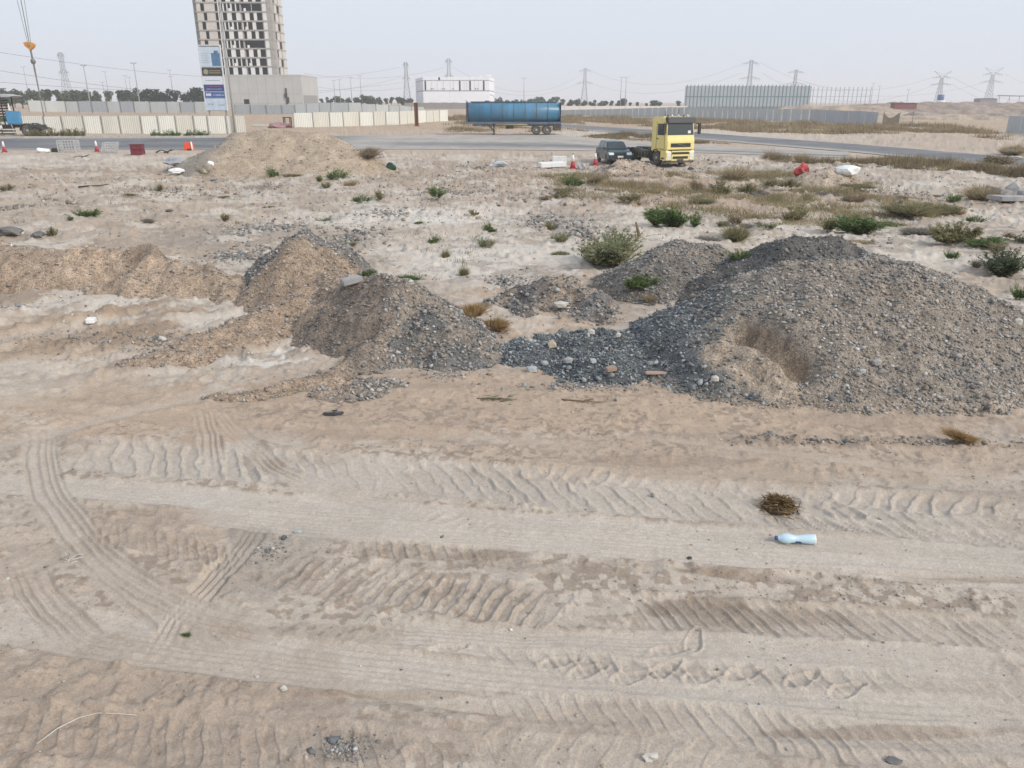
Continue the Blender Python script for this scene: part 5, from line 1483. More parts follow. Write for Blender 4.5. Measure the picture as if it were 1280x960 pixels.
def plant_tree(px, ptop, Y, g, label, group):
    t = at(px, ptop, Y); z = float(macro(t.x, Y)); H_ = max(2.5, t.z-z)
    i = g.randrange(len(protos)); base_h = (7.6, 7.0, 8.2, 6.4, 7.4)[i]
    s = H_/base_h; sc = (s*g.uniform(0.9, 1.2), s*g.uniform(0.9, 1.2), s)
    pr = protos[i]
    if i not in used_p:
        used_p.add(i); pr.location = (t.x, Y, z); pr.scale = sc; pr.rotation_euler.z = g.uniform(0, 6.28); pr["label"] = label; pr["group"] = group; return pr
    return dup(pr, (t.x, Y, z), g.uniform(0, 6.28), label, group, sc)
g = random.Random(4)
x = 3; ti = 0
while x < 250:
    top = 113+g.uniform(-2.0, 4.5)
    if 60 < x < 120: top -= 2
    plant_tree(x, top, 330+g.uniform(-25, 40), g, "dusty green tree behind the grey hoarding, %s from the left edge towards the tower" % ORD[ti], "trees left of the tower"); ti += 1
    x += g.uniform(8, 15)
for ti, (px, tp) in enumerate(((395, 121), (402, 123), (412, 122), (424, 121.5), (436, 122), (448, 123), (457, 119), (463, 121), (474, 121.5), (482, 122.5), (489, 121), (497, 121), (503, 121.5), (510, 124))):
    plant_tree(px, tp, 400+g.uniform(-20, 30), g, "green tree between the unfinished tower and the white building, %s from the tower" % ORD[ti], "trees between tower and white building")
for ti, (px, tp) in enumerate(((566, 129), (601, 126), (618, 124), (625, 122), (634, 125), (645, 124), (655, 125), (663, 123.5), (672, 122.5), (681, 124), (688, 122), (696, 121), (704, 123.5), (713, 124.5), (722, 123.5), (730, 125.5))):
    plant_tree(px, tp, 430+g.uniform(-20, 30), g, "green tree behind the blue tanker, %s from the white building" % ORD[ti], "trees behind the tanker")
for ti, (px, tp) in enumerate(((740, 125.5), (753, 127), (764, 125.5), (777, 124.5), (788, 128), (797, 127.5), (808, 129), (816, 125.5), (820, 126.5), (826, 127.5), (848, 126))):
    plant_tree(px, tp, 400+g.uniform(-20, 30), g, "small tree beyond the white wall, %s from the tanker towards the teal cladding" % ORD[ti], "small trees beyond the white wall")

# ------------------------------------------------------------------ vehicles
M_tyre = mat("tyre_rubber", (0.028, 0.027, 0.026), 0.85, var=0.2, dust=0.35)
M_rim = mat("wheel_rim", (0.30, 0.29, 0.27), 0.5, var=0.2, dust=0.3)
M_black = mat("black_plastic", (0.018, 0.018, 0.019), 0.55, dust=0.12)
M_chas = mat("chassis_black", (0.03, 0.03, 0.032), 0.6, var=0.2, dust=0.25)
M_glass = mat("tinted_glass", (0.025, 0.04, 0.042), 0.08, var=0.05, spec=0.8)
M_lampglass = mat("lamp_glass", (0.72, 0.74, 0.75), 0.15, var=0.05, spec=0.8)
M_plate = mat("number_plate", (0.75, 0.74, 0.70), 0.5, var=0.05)

def wheel(parent, x, y, r, w, out):
    """axle along y; out = +1/-1 side that shows the rim"""
    T = Matrix.Translation((x, y, r)) @ Matrix.Rotation(-math.pi/2*out, 4, 'X')
    wh = MB(); wh.lathe([(r*0.30, -w*0.45), (r*0.30, w*0.40), (r*0.16, w*0.52), (r*0.05, w*0.54)], 14, T); hub = wh.build("wheel", M_rim, parent)
    t = MB(); t.lathe([(r*0.60, -w/2), (r*0.92, -w/2), (r, -w*0.36), (r, w*0.36), (r*0.92, w/2), (r*0.62, w/2), (r*0.60, w*0.30)], 26, T); t.build("tyre", M_tyre, hub)
    q = MB(); q.lathe([(r*0.605, w*0.28), (r*0.605, w*0.40), (r*0.45, w*0.26), (r*0.30, w*0.30)], 20, T)
    q.build("rim", M_rim, hub)
    return hub

def yellow_truck():
    p = hit(849, 207.5, heaps=False); ang = R(22)
    root = thing("tractor_truck", "pale yellow tractor truck without a trailer, parked facing the camera beside the dark car", "truck", (p.x, p.y, p.z), math.atan2(-math.cos(ang), math.sin(ang)))
    Y = mat("truck_yellow", (0.80, 0.67, 0.26), 0.38, var=0.06, scale=1.2, dust=0.10)
    W = 1.22
    def side_prism(poly, w=W, name="cab", m=Y, bev=0.05):
        mb = MB(); mb.prism(poly, -w, w, 'y'); return mb.build(name, m, root, bevel=bev)
    # cab shell: raked screen, rounded roof
    side_prism([(-2.15, 0.98), (-2.15, 3.32), (-1.9, 3.46), (-0.75, 3.48), (-0.28, 3.28), (-0.10, 2.18), (0.0, 1.75), (0.02, 1.12), (-0.72, 1.12), (-0.80, 0.98)], W, "cab", Y, 0.07)
    mb = MB(); mb.add([(-0.21, -1.06, 3.02), (-0.21, 1.06, 3.02), (-0.078, 1.12, 2.20), (-0.078, -1.12, 2.20), (-0.31, -1.06, 3.03), (-0.31, 1.06, 3.03), (-0.14, 1.12, 2.19), (-0.14, -1.12, 2.19)],
           [(0, 1, 2, 3), (7, 6, 5, 4), (0, 4, 5, 1), (1, 5, 6, 2), (2, 6, 7, 3), (3, 7, 4, 0)]); ws = mb.build("windscreen", M_glass, root)
    mb = MB(); mb.bar((-0.085, -0.8, 2.235), (-0.14, -0.1, 2.50), 0.02); mb.bar((-0.085, 0.1, 2.235), (-0.14, 0.8, 2.50), 0.02); mb.build("wiper", M_black, ws)
    mb = MB(); mb.box(-0.13, -0.095, 0.62, 0.86, 2.28, 2.50); mb.build("paper_notice", M_plate, ws)
    mb = MB(); mb.prism([(-0.40, 3.05), (-0.05, 3.02), (0.02, 3.08), (-0.05, 3.40), (-0.42, 3.47)], -1.19, 1.19, 'y'); mb.build("sun_visor", mat("visor_dark", (0.035, 0.04, 0.045), 0.3), root, bevel=0.03)
    for s in (-1, 1):
        mb = MB(); mb.prism([(-1.30, 2.18), (-1.30, 2.98), (-0.48, 2.98), (-0.32, 2.18)], s*W-0.01, s*W+0.012, 'y'); mb.build("side_window", M_glass, root)
        mb = MB()
        for a, b in (((-1.42, 1.2), (-1.42, 3.1)), ((-0.28, 1.2), (-0.40, 3.1)), ((-1.42, 1.2), (-0.28, 1.2))):
            mb.bar((a[0], s*(W+0.004), a[1]), (b[0], s*(W+0.004), b[1]), 0.022)
        d = mb.build("door", mat("door_gap", (0.10, 0.08, 0.03), 0.7), root)
        mb = MB(); mb.box(-1.36, -1.16, s*(W+0.012)-0.02, s*(W+0.012)+0.02, 1.88, 1.95); mb.build("handle", M_black, d)
        mb = MB(); mb.bar((-0.12, s*1.2, 3.0), (0.05, s*1.50, 2.95), 0.04); mb.bar((-0.12, s*1.2, 2.35), (0.05, s*1.50, 2.4), 0.04)
        mb.box(-0.02, 0.10, s*1.50-0.12, s*1.50+0.12, 2.25, 3.02); mb.build("mirror", M_black, root, bevel=0.03)
        # wheel arch and step
        pts = [(-1.42+0.66*math.cos(a), 0.52+0.66*math.sin(a)) for a in [math.pi*k/10 for k in range(11)]]
        inn = [(-1.42+0.58*math.cos(a), 0.52+0.58*math.sin(a)) for a in [math.pi*k/10 for k in range(10, -1, -1)]]
        mb = MB(); mb.prism(pts+inn, s*0.85, s*1.235, 'y'); mb.build("wheel_arch", M_black, root)
        mb = MB(); mb.prism([(-0.78, 0.42), (-0.78, 1.115), (-0.03, 1.115), (0.03, 0.95), (0.03, 0.40)], s*0.78, s*1.225, 'y'); mb.build("step_panel", Y, root, bevel=0.03)
        mb = MB(); mb.box(-0.62, -0.25, s*1.226, s*1.236, 0.50, 0.60); mb.build("step_tread", M_black, root)
        mb = MB(); mb.prism([(0.80*s, 0.62), (1.14*s, 0.66), (1.16*s, 0.98), (0.84*s, 0.96)], -0.02, 0.052, 'x') ; mb.build("headlight", M_lampglass, root)
        mb = MB(); mb.box(0.03, 0.054, min(s*0.80, s*1.05), max(s*0.80, s*1.05), 0.46, 0.56); mb.build("fog_light", M_lampglass, root)
    mb = MB(); mb.prism([(-0.03, 0.36), (0.045, 0.38), (0.075, 0.75), (0.05, 1.09), (-0.03, 1.09)], -0.775, 0.775, 'y'); mb.build("bumper", Y, root, bevel=0.02)
    mb = MB(); mb.box(-0.5, 0.06, -1.18, 1.18, 0.24, 0.355); mb.build("under_run_bar", M_chas, root)
    gr = MB(); gr.box(0.0, 0.035, -0.86, 0.86, 1.34, 1.62); gr = gr.build("grille", M_black, root, bevel=0.01)
    mb = MB(); mb.bar((0.045, 0.45, 1.38), (0.045, -0.30, 1.58), 0.05, 0.02); mb.build("badge_bar", mat("badge_chrome", (0.5, 0.5, 0.5), 0.25, metal=0.8), gr)
    for z0, z1, w in ((0.84, 1.0, 0.74), (0.52, 0.70, 0.66)):
        mb = MB(); mb.box(0.0, 0.09, -w, w, z0, z1); mb.build("grille", M_black, root, bevel=0.01)
    mb = MB(); mb.box(-0.01, 0.038, -1.0, 1.0, 1.118, 1.15); mb.build("panel_gap", M_black, root)
    mb = MB(); mb.box(0.05, 0.075, -0.26, 0.26, 0.38, 0.49); mb.build("number_plate", mat("plate_blue", (0.06, 0.07, 0.12), 0.5), root)
    for y in (-0.8, -0.45, 0.1, 0.55, 0.9):
        mb = MB(); mb.lathe([(0.06, 0), (0.07, 0.08), (0.03, 0.14)], 8, Matrix.Translation((-0.7, y, 3.47))); mb.build("marker_lamp", mat("lamp_red", (0.30, 0.07, 0.05), 0.4) if y in (-0.8, 0.55) else M_lampglass, root)
    mb = MB(); mb.tube([(-1.9, 0.9, 3.4), (-1.9, 0.9, 3.95)], 0.02, 5); mb.tube([(-0.9, -0.9, 3.45), (-0.95, -0.9, 3.85)], 0.02, 5); mb.build("aerial", M_black, root)
    # chassis
    mb = MB()
    for s in (-1, 1): mb.box(-6.0, -0.6, s*0.42-0.05, s*0.42+0.05, 0.68, 0.98)
    for x in (-5.8, -4.9, -3.6, -2.6): mb.box(x-0.06, x+0.06, -0.37, 0.37, 0.70, 0.95)
    mb.build("chassis_frame", M_chas, root)
    mb = MB(); mb.prism([(-5.5, -0.45), (-4.2, -0.45), (-4.2, 0.45), (-5.5, 0.45)], 1.05, 1.16, 'z'); mb.build("fifth_wheel", M_chas, root)
    for s in (-1, 1):
        Mx = Matrix.Translation((-3.9, s*0.92, 0.72)) @ Matrix.Rotation(math.pi/2, 4, 'Y')
        mb = MB(); mb.lathe([(0.28, 0.0), (0.33, 0.03), (0.33, 1.35), (0.28, 1.38)], 16, Mx); tk = mb.build("fuel_tank", M_chas, root)
        mb = MB()
        for x in (-3.8, -3.35, -2.9): mb.box(x-0.05, x+0.05, s*1.265-0.01, s*1.265+0.01, 0.5, 1.0)
        for z in (0.48, 1.0): mb.box(-3.95, -2.5, s*1.27-0.012, s*1.27+0.012, z-0.03, z+0.03)
        mb.build("side_guard", mat("guard_olive", (0.22, 0.22, 0.10), 0.5), root)
        pts = [(-4.9+0.62*math.cos(a), 0.52+0.62*math.sin(a)) for a in [math.pi*(0.08+0.84*k/10) for k in range(11)]]
        inn = [(-4.9+0.57*math.cos(a), 0.52+0.57*math.sin(a)) for a in [math.pi*(0.08+0.84*k/10) for k in range(10, -1, -1)]]
        mb = MB(); mb.prism(pts+inn, s*0.62, s*1.22, 'y'); mb.build("mudguard", M_black, root)
        wheel(root, -1.42, s*1.03, 0.52, 0.32, s); wheel(root, -4.9, s*1.05, 0.52, 0.30, s); wheel(root, -4.9, s*0.71, 0.52, 0.28, s)
    mb = MB(); mb.box(-2.5, -2.2, -0.9, 0.9, 1.0, 1.9); mb.build("air_unit", M_chas, root)
yellow_truck()

def estate_car(name, label, p, rz, col, matname):
    root = thing(name, label, "car", p, rz)
    B = mat(matname, col, 0.25, var=0.05, dust=0.08, spec=0.6)
    W = 0.9; L = 4.5
    mb = MB(); mb.prism([(-4.48, 0.42), (-4.5, 0.95), (-4.35, 1.06), (-0.98, 1.06), (-0.35, 0.98), (-0.08, 0.86), (0.0, 0.62), (-0.04, 0.30), (-0.5, 0.26), (-4.0, 0.26)], -W, W, 'y'); mb.build("body", B, root, bevel=0.07)
    # glass house with tumblehome
    lo = [(-4.15, 0.80), (-0.95, 0.80)]; 
    V = [(-4.32, -0.82, 1.04), (-0.92, -0.82, 1.04), (-0.92, 0.82, 1.04), (-4.32, 0.82, 1.04), (-4.0, -0.64, 1.60), (-1.72, -0.64, 1.60), (-1.72, 0.64, 1.60), (-4.0, 0.64, 1.60)]
    mb = MB(); mb.add(V, [(0, 3, 2, 1), (4, 5, 6, 7), (0, 1, 5, 4), (1, 2, 6, 5), (2, 3, 7, 6), (3, 0, 4, 7)]); mb.build("roof", B, root, bevel=0.06)
    def quad(a, b, c, d, off, nm):
        pts = [Vector(q) for q in (a, b, c, d)]; n = (pts[1]-pts[0]).cross(pts[3]-pts[0]).normalized()*off
        mb = MB(); mb.add([q+n for q in pts]+[q-n*0.5 for q in pts], [(0, 1, 2, 3), (7, 6, 5, 4), (0, 4, 5, 1), (1, 5, 6, 2), (2, 6, 7, 3), (3, 7, 4, 0)]); return mb.build(nm, M_glass, root)
    quad((-0.975, -0.74, 1.085), (-0.975, 0.74, 1.085), (-1.645, 0.59, 1.555), (-1.645, -0.59, 1.555), 0.014, "windscreen")
    quad((-4.29, 0.74, 1.10), (-4.29, -0.74, 1.10), (-4.05, -0.6, 1.54), (-4.05, 0.6, 1.54), 0.012, "rear_window")
    for s in (-1, 1):
        y0, y1 = s*0.812, s*0.668
        for xa, xb, xc, xd in ((-1.20, -2.35, -2.35, -1.78), (-2.45, -3.35, -3.35, -2.45), (-3.45, -4.1, -3.92, -3.45)):
            P = [(xa, y0, 1.09), (xb, y0, 1.09), (xc, y1, 1.54), (xd, y1, 1.54)]
            if s > 0: P = P[::-1]
            quad(*P, -0.012, "side_window")
        mb = MB(); mb.box(-1.40, -1.22, s*0.86, s*1.06, 1.05, 1.2) if s > 0 else mb.box(-1.40, -1.22, s*1.06, s*0.86, 1.05, 1.2); mb.build("mirror", B, root, bevel=0.03)
        mb = MB(); mb.prism([(-0.30, 0.70), (-0.26, 0.90), (-0.03, 0.82), (0.02, 0.68)], min(s*0.50, s*0.89), max(s*0.50, s*0.89), 'y'); mb.build("headlight", M_lampglass, root, bevel=0.02)
        mb = MB(); mb.box(-4.53, -4.44, min(s*0.62, s*0.86), max(s*0.62, s*0.86), 0.72, 1.0); mb.build("tail_light", mat("tail_red", (0.35, 0.02, 0.02), 0.3), root)
        for x in (-2.15, -3.2):
            mb = MB(); mb.box(x-0.1, x+0.1, s*0.905-0.012, s*0.905+0.012, 0.88, 0.92); mb.build("door_handle", M_black, root)
        for x in (-0.85, -3.6):
            pts = [(x+0.40*math.cos(a), 0.34+0.40*math.sin(a)) for a in [math.pi*k/12 for k in range(13)]]
            mb = MB(); mb.prism(pts, min(s*0.7, s*0.906), max(s*0.7, s*0.906), 'y'); mb.build("wheel_well", M_black, root)
            wheel(root, x, s*0.80, 0.33, 0.22, s)
    mb = MB(); mb.box(-0.05, 0.03, -0.46, 0.46, 0.66, 0.80); mb.build("grille", M_black, root)
    mb = MB(); mb.box(-0.05, 0.025, -0.70, 0.70, 0.32, 0.50); mb.build("lower_grille", M_black, root)
    mb = MB(); mb.box(0.02, 0.045, -0.22, 0.22, 0.50, 0.63); mb.build("number_plate", M_plate, root)
    return root
p = hit(771, 205.5, heaps=False)
estate_car("parked_car", "dark teal estate car with bright headlights parked left of the yellow truck", (p.x+0.25, p.y, p.z), math.atan2(-math.cos(R(7)), math.sin(R(7))), (0.014, 0.055, 0.072), "car_teal")
p = hit(1289, 170, heaps=False)
estate_car("parked_car", "white car cut off by the right edge beside the last grey hoarding", p, R(172), (0.75, 0.76, 0.77), "car_white")

def tanker():
    p = hit(642, 168.3, heaps=False); k = px2m(p); L = 117*k
    root = thing("tanker_trailer", "long weathered blue tanker trailer standing without its truck beside the road", "tanker trailer", p, math.pi)
    Bl = mat("tanker_blue", (0.028, 0.175, 0.31), 0.36, var=0.25, scale=0.9, dust=0.22, streak=True); Bd = mat("tanker_frame_blue", (0.05, 0.10, 0.16), 0.6, var=0.25, dust=0.3)
    H_ = 39*k; zb, zt = H_*0.37, H_*0.97; a = 1.2; b = (zt-zb)/2; zc = (zt+zb)/2
    def ring(xx, f=1.0):
        return [(xx, a*f*math.cos(t), zc+b*f*math.sin(t)) for t in [2*math.pi*i/28 for i in range(28)]]
    def shell(secs):
        mb = MB(); vs = []; fs = []; n = 28
        for xx, f in secs: vs += ring(xx, f)
        for i in range(len(secs)-1):
            for j in range(n): fs.append((i*n+j, i*n+(j+1) % n, (i+1)*n+(j+1) % n, (i+1)*n+j))
        fs.append(tuple(range(n))[::-1]); fs.append(tuple((len(secs)-1)*n+j for j in range(n)))
        mb.add(vs, fs, True); return mb
    x0, x1 = -L/2+0.25, L/2-0.35
    shell([(x0-0.15, 0.86), (x0, 1.0), (x1, 1.0), (x1+0.15, 0.86)]).build("tank", Bl, root)
    for i in range(9):
        xx = x0+(x1-x0)*i/8
        shell([(xx-0.05, 1.003), (xx-0.04, 1.03), (xx+0.04, 1.03), (xx+0.05, 1.003)]).build("band", Bd, root)
    for xx in (x1+0.16,):
        mb = MB(); mb.box(xx, xx+0.08, -1.22, 1.22, zb-0.2, zt+0.10); mb.build("front_bulkhead", Bd, root)
    mb = MB(); mb.box(x0-0.22, x0-0.16, -1.2, 1.2, zb-0.25, zt+0.02); mb.build("rear_bulkhead", Bd, root)
    mb = MB()
    for s in (-1, 1):
        mb.box(-L/2, L/2, s*1.15-0.06, s*1.15+0.06, zb-0.16, zb+0.10); mb.box(-L/2+0.2, L/2-0.8, s*0.45-0.07, s*0.45+0.07, zb-0.42, zb-0.17)
    for i in range(11): xx = -L/2+0.3+(L-0.6)*i/10; mb.box(xx-0.05, xx+0.05, -1.09, 1.09, zb-0.16, zb-0.02)
    mb.build("frame", Bd, root)
    mb = MB(); mb.box(x0+0.3, x1-0.3, -0.35, 0.35, zt-0.02, zt+0.05)
    for s in (-1, 1): mb.tube([(x0+0.4, s*0.38, zt+0.09), (x1-0.2, s*0.38, zt+0.09)], 0.035, 5)
    mb.build("walkway", Bd, root)
    for xx in (x0+2.2, 0, x1-2.4):
        mb = MB(); mb.lathe([(0.3, 0), (0.3, 0.14), (0.22, 0.18)], 14, Matrix.Translation((xx, 0, zt+0.05))); mb.build("manhole", Bd, root)
    for s in (-1, 1):
        xx = L/2-3.6
        mb = MB(); mb.bar((xx, s*0.8, 0.06), (xx, s*0.8, zb-0.15), 0.16); mb.box(xx-0.2, xx+0.2, s*0.8-0.18, s*0.8+0.18, 0.0, 0.06); mb.bar((xx, s*0.8, 0.45), (xx+0.8, s*0.6, zb-0.2), 0.08); mb.build("landing_leg", M_chas, root)
        for wx in (-L/2+3.25, -L/2+1.85):
            for yy in (s*1.0, s*0.66): wheel(root, wx, yy, 0.60, 0.29, s)
        mb = MB(); mb.box(-L/2+1.2, -L/2+3.9, min(s*0.55, s*1.2), max(s*0.55, s*1.2), 1.235, 1.27); mb.build("mudguard", Bd, root)
        mb = MB(); mb.tube([(-L/2+4.4, s*1.22, zb-0.25), (L/2-3.9, s*1.22, zb-0.25)], 0.08, 8); mb.build("hose_tube", mat("hose_yellow", (0.28, 0.27, 0.12), 0.6, dust=0.3), root)
    for wx in (-L/2+3.25, -L/2+1.85):
        mb = MB(); mb.tube([(wx, -1.1, 0.60), (wx, 1.1, 0.60)], 0.08, 8); mb.build("axle", M_chas, root)
    mb = MB(); mb.box(L/2-6.2, L/2-5.2, -0.6, 0.6, 0.75, zb-0.2); mb.build("tool_box", M_chas, root)
    mb = MB(); mb.box(-L/2-0.02, -L/2+0.95, -1.18, 1.18, 0.55, zb-0.17); mb.build("rear_box", M_chas, root)
    mb = MB()
    for s in (-0.2, 0.2): mb.tube([(L/2+0.0, s, zb), (L/2+0.0, s, zt+0.3)], 0.03, 5)
    for i in range(6): mb.tube([(L/2, -0.2, zb+0.3*i+0.2), (L/2, 0.2, zb+0.3*i+0.2)], 0.02, 5)
    mb.build("ladder", Bd, root)
tanker()

def blue_truck():
    p = hit(14, 170.5, heaps=False); k = px2m(p); p.x += 8*k
    root = thing("flatbed_truck", "blue truck with dark slatted rack and bare rear chassis, cut by the left edge", "truck", p, math.pi)
    X = lambda px: -(px-14)*k            # local x: forward = picture left
    Z = lambda py: (170.5-py)*k
    Bl = mat("truck_sky_blue", (0.06, 0.27, 0.50), 0.4, var=0.08, dust=0.12)
    mb = MB(); mb.box(X(26.5), X(11), 0.35, 1.15, Z(156), Z(140.5)); b = mb.build("water_box", Bl, root, bevel=0.08)
    mb = MB(); mb.lathe([(0.16, 0), (0.2, 0.06), (0.1, 0.3), (0.08, 0.9)], 10, Matrix.Translation((X(13), 0.4, Z(140.4)))); mb.build("filler_cap", M_plate, b)
    mb = MB()
    for s in (-1, 1): mb.box(X(50), X(-70), s*0.45-0.06, s*0.45+0.06, Z(160), Z(156.5))
    mb.build("chassis_frame", M_chas, root)
    # slatted dark rack / cab back
    mb = MB()
    for i in range(7):
        z = Z(148)+(Z(126)-Z(148))*i/7; mb.box(X(10), X(-38), -0.2, 1.22, z, z+(Z(126)-Z(148))/7*0.55)
    for x in (9, -14, -38):
        for s in (-1, 1): mb.box(X(x)-0.06, X(x)+0.06, s*1.16-0.05, s*1.16+0.05, Z(156), Z(124))
    mb.build("rack", mat("rack_dark", (0.045, 0.035, 0.03), 0.8, var=0.3), root)
    mb = MB(); mb.prism([(X(22), Z(124.6)), (X(24), Z(123.2)), (X(10), Z(121)), (X(-45), Z(120)), (X(-45), Z(123.7))], -1.3, 1.3); mb.build("roof_sheet", mat("rack_roof", (0.42, 0.41, 0.42), 0.6, dust=0.2), root)
    mb = MB(); mb.box(X(9.5), X(-20), 0.2, 1.21, Z(153), Z(148.4)); mb.build("locker", mat("locker_green", (0.07, 0.12, 0.05), 0.7), root)
    mb = MB(); mb.box(X(-40), X(-75), -1.22, 1.22, Z(160), Z(126)); mb.build("cab", Bl, root, bevel=0.12)
    mb = MB(); mb.box(X(-52), X(-70), 1.215, 1.235, Z(142), Z(130)); mb.build("side_window", M_glass, root)
    mb = MB()
    for i in range(4): mb.box(X(19), X(-30), 0.95, 1.24, Z(168-3.4*i), Z(166.2-3.4*i))
    mb.build("steps", M_black, root)
    mb = MB(); mb.box(X(5), X(-3), 1.241, 1.27, Z(161), Z(157)); mb.build("marker_plate", M_plate, root)
    mb = MB(); mb.tube([(X(17), 1.3, Z(156)), (X(20), 1.32, Z(170))], 0.05, 6); mb.build("hose", mat("hose_grey", (0.35, 0.36, 0.38), 0.6), root)
    r = 7.0*k
    for s in (-1, 1):
        wheel(root, X(34), s*1.0, r, 0.34, s); wheel(root, X(34), s*0.62, r, 0.3, s); wheel(root, X(-58), s*1.03, r*0.95, 0.32, s)
        pts = [(X(34)+r*1.25*math.cos(a), r+r*1.25*math.sin(a)) for a in [math.pi*(0.0+k_/10) for k_ in range(11)]]; inn = [(X(34)+r*1.15*math.cos(a), r+r*1.15*math.sin(a)) for a in [math.pi*k_/10 for k_ in range(10, -1, -1)]]
        mb = MB(); mb.prism(pts+inn, min(s*0.5, s*1.2), max(s*0.5, s*1.2)); mb.build("mudguard", M_black, root)
    mb = MB(); mb.prism([(X(44), Z(158)), (X(53), Z(161)), (X(53), Z(162.5)), (X(42), Z(160))], -1.1, 1.1); mb.build("rear_flap", M_black, root)
    tag(root, group=None)
    # load of timber lying beyond it
    q = hit(45, 143.5, heaps=False)
blue_truck()

# ------------------------------------------------------------------ road works things
M_red = mat("cone_red", (0.42, 0.035, 0.06), 0.6, var=0.1, dust=0.15); M_wht = mat("cone_white", (0.78, 0.77, 0.75), 0.6, var=0.05, dust=0.15)
def cone(label, px, pb, hpx, tip_dark=False):
    p = hit(px, pb, heaps=False); h = hpx*px2m(p); root = thing("traffic_cone", label, "traffic cone", p, 0.3, "red and white traffic cones")
    b = 0.24*h
    mb = MB(); mb.box(-b, b, -b, b, -0.02, 0.04*h); mb.build("base", M_red, root)
    mb = MB(); mb.lathe([(0.19*h, 0.042*h), (0.125*h, 0.45*h)], 16); mb.build("lower_band", M_red, root)
    mb = MB(); mb.lathe([(0.125*h, 0.452*h), (0.05*h, 0.92*h)], 16); mb.build("upper_band", M_wht, root)
    mb = MB(); mb.lathe([(0.05*h, 0.922*h), (0.035*h, h)], 16); mb.build("tip", M_red if not tip_dark else M_black, root)
cone("red and white traffic cone at the road edge, farthest left", 6, 190, 14)
cone("red and white traffic cone between the two wire crates at the road edge", 121.5, 189.5, 14)
cone("red and white traffic cone beside the white boards, left of the dark car", 716, 210.5, 18, True)
cone("red and white traffic cone directly in front of the dark car", 744, 206.5, 16)
p = hit(237, 188, heaps=False); k = px2m(p)
root = thing("plastic_barrier", "bright orange-red plastic barrier block with a white post, left of the tall mound", "barrier", p, 0.1)
mb = MB(); mb.prism([(-6*k, 0), (6*k, 0), (5*k, 4*k), (4*k, 9.5*k), (-4.5*k, 9.5*k), (-5.5*k, 4*k)], -0.25, 0.25); mb.build("block", mat("barrier_orange", (0.78, 0.10, 0.03), 0.5, var=0.1), root, bevel=0.04)
mb = MB(); mb.tube([(4.6*k, -0.3, 0), (4.0*k, -0.3, 10.5*k)], [1.3*k, 0.8*k], 8); mb.build("post", M_wht, root)
mb = MB(); mb.box(-2*k, 5*k, -0.27, -0.2, 0.01, 2.2*k); mb.build("foot", M_black, root)
p = hit(173, 194, heaps=False); k = px2m(p)
root = thing("metal_drum_box", "dark maroon metal box standing at the edge of the road", "metal box", p, 0.05)
Mm = mat("maroon_metal", (0.16, 0.03, 0.04), 0.6, var=0.2)
mb = MB(); mb.box(-7*k, 7*k, -0.4, 0.4, 0.02, 6.4*k); mb.build("lower_box", Mm, root, bevel=0.03)
mb = MB(); mb.box(-6.9*k, 6.9*k, -0.39, 0.39, 6.6*k, 12.6*k); mb.build("upper_box", Mm, root, bevel=0.03)
mb = MB(); mb.box(-7.2*k, 7.2*k, -0.42, 0.42, 12.62*k, 13.3*k); mb.build("lid", Mm, root)
def crate(label, px, pb, w, h, n, rz, lean=0.0):
    p = hit(px, pb, heaps=False); k = px2m(p); root = thing("wire_crate", label, "wire crate", p, rz, "wire crates at the road edge")
    W_, H_, D_ = w*k, h*k, 0.9; Mw = mat("pale_wire", (0.46, 0.47, 0.47), 0.55, dust=0.2)
    faces = [((-W_/2, -D_/2), (W_/2, -D_/2)), ((-W_/2, D_/2), (W_/2, D_/2)), ((-W_/2, -D_/2), (-W_/2, D_/2)), ((W_/2, -D_/2), (W_/2, D_/2))]
    fr = MB()
    for x in (-W_/2, W_/2):
        for y in (-D_/2, D_/2): fr.bar((x, y, 0), (x+lean, y, H_), 0.07)
    fr.build("frame", Mw, root)
    for (a, b) in faces:
        mb = MB()
        for i in range(1, n): t = i/n; x = a[0]+(b[0]-a[0])*t; y = a[1]+(b[1]-a[1])*t; mb.bar((x, y, 0.05), (x+lean, y, H_), 0.035)
        for i in range(5): z = 0.05+(H_-0.05)*i/4; l = lean*z/H_; mb.bar((a[0]+l, a[1], z), (b[0]+l, b[1], z), 0.04)
        mb.build("mesh_side", Mw, root)
crate("pale wire mesh crate at the road edge, left of a traffic cone", 87, 190, 21, 14, 6, 0.0)
crate("slatted leaning wire crate right of a traffic cone at the road edge", 137, 190.5, 15, 12, 7, 0.15, 0.25)

# ------------------------------------------------------------------ litter, slabs and single stones
def lump(name, label, cat, px, py, wpx, hpx, m, seed, rough=0.35, flat=1.0, depth=0.7, rz=0.0, facet=True, on_heap=True, sub=2, full=True):
    p = hit(px, py, heaps=on_heap, full=full and on_heap); k = px2m(p)
    import bmesh
    bm = bmesh.new(); bmesh.ops.create_icosphere(bm, subdivisions=sub, radius=1.0)
    g = random.Random(seed); W_ = wpx*k/2; H_ = hpx*k; D_ = W_*depth*flat
    P = np.array([v.co[:] for v in bm.verts])
    n = fbm(P[:, 0]*1.3+seed*7.1+P[:, 2], P[:, 1]*1.3+P[:, 2]*0.7, 1.0, 3, seed)
    for v, q in zip(bm.verts, n):
        r = 1+rough*q; v.co = Vector((v.co.x*r*W_, v.co.y*r*D_, max(v.co.z*r*0.6+0.36, -0.15)*H_))
    me = bpy.data.meshes.new(name); bm.to_mesh(me); bm.free()
    me.materials.append(m); me.polygons.foreach_set("use_smooth", np.full(len(me.polygons), not facet))
    o = bpy.data.objects.new(name, me); COL.objects.link(o); o.location = p; o.rotation_euler = (0, 0, rz)
    return tag(o, label, cat)
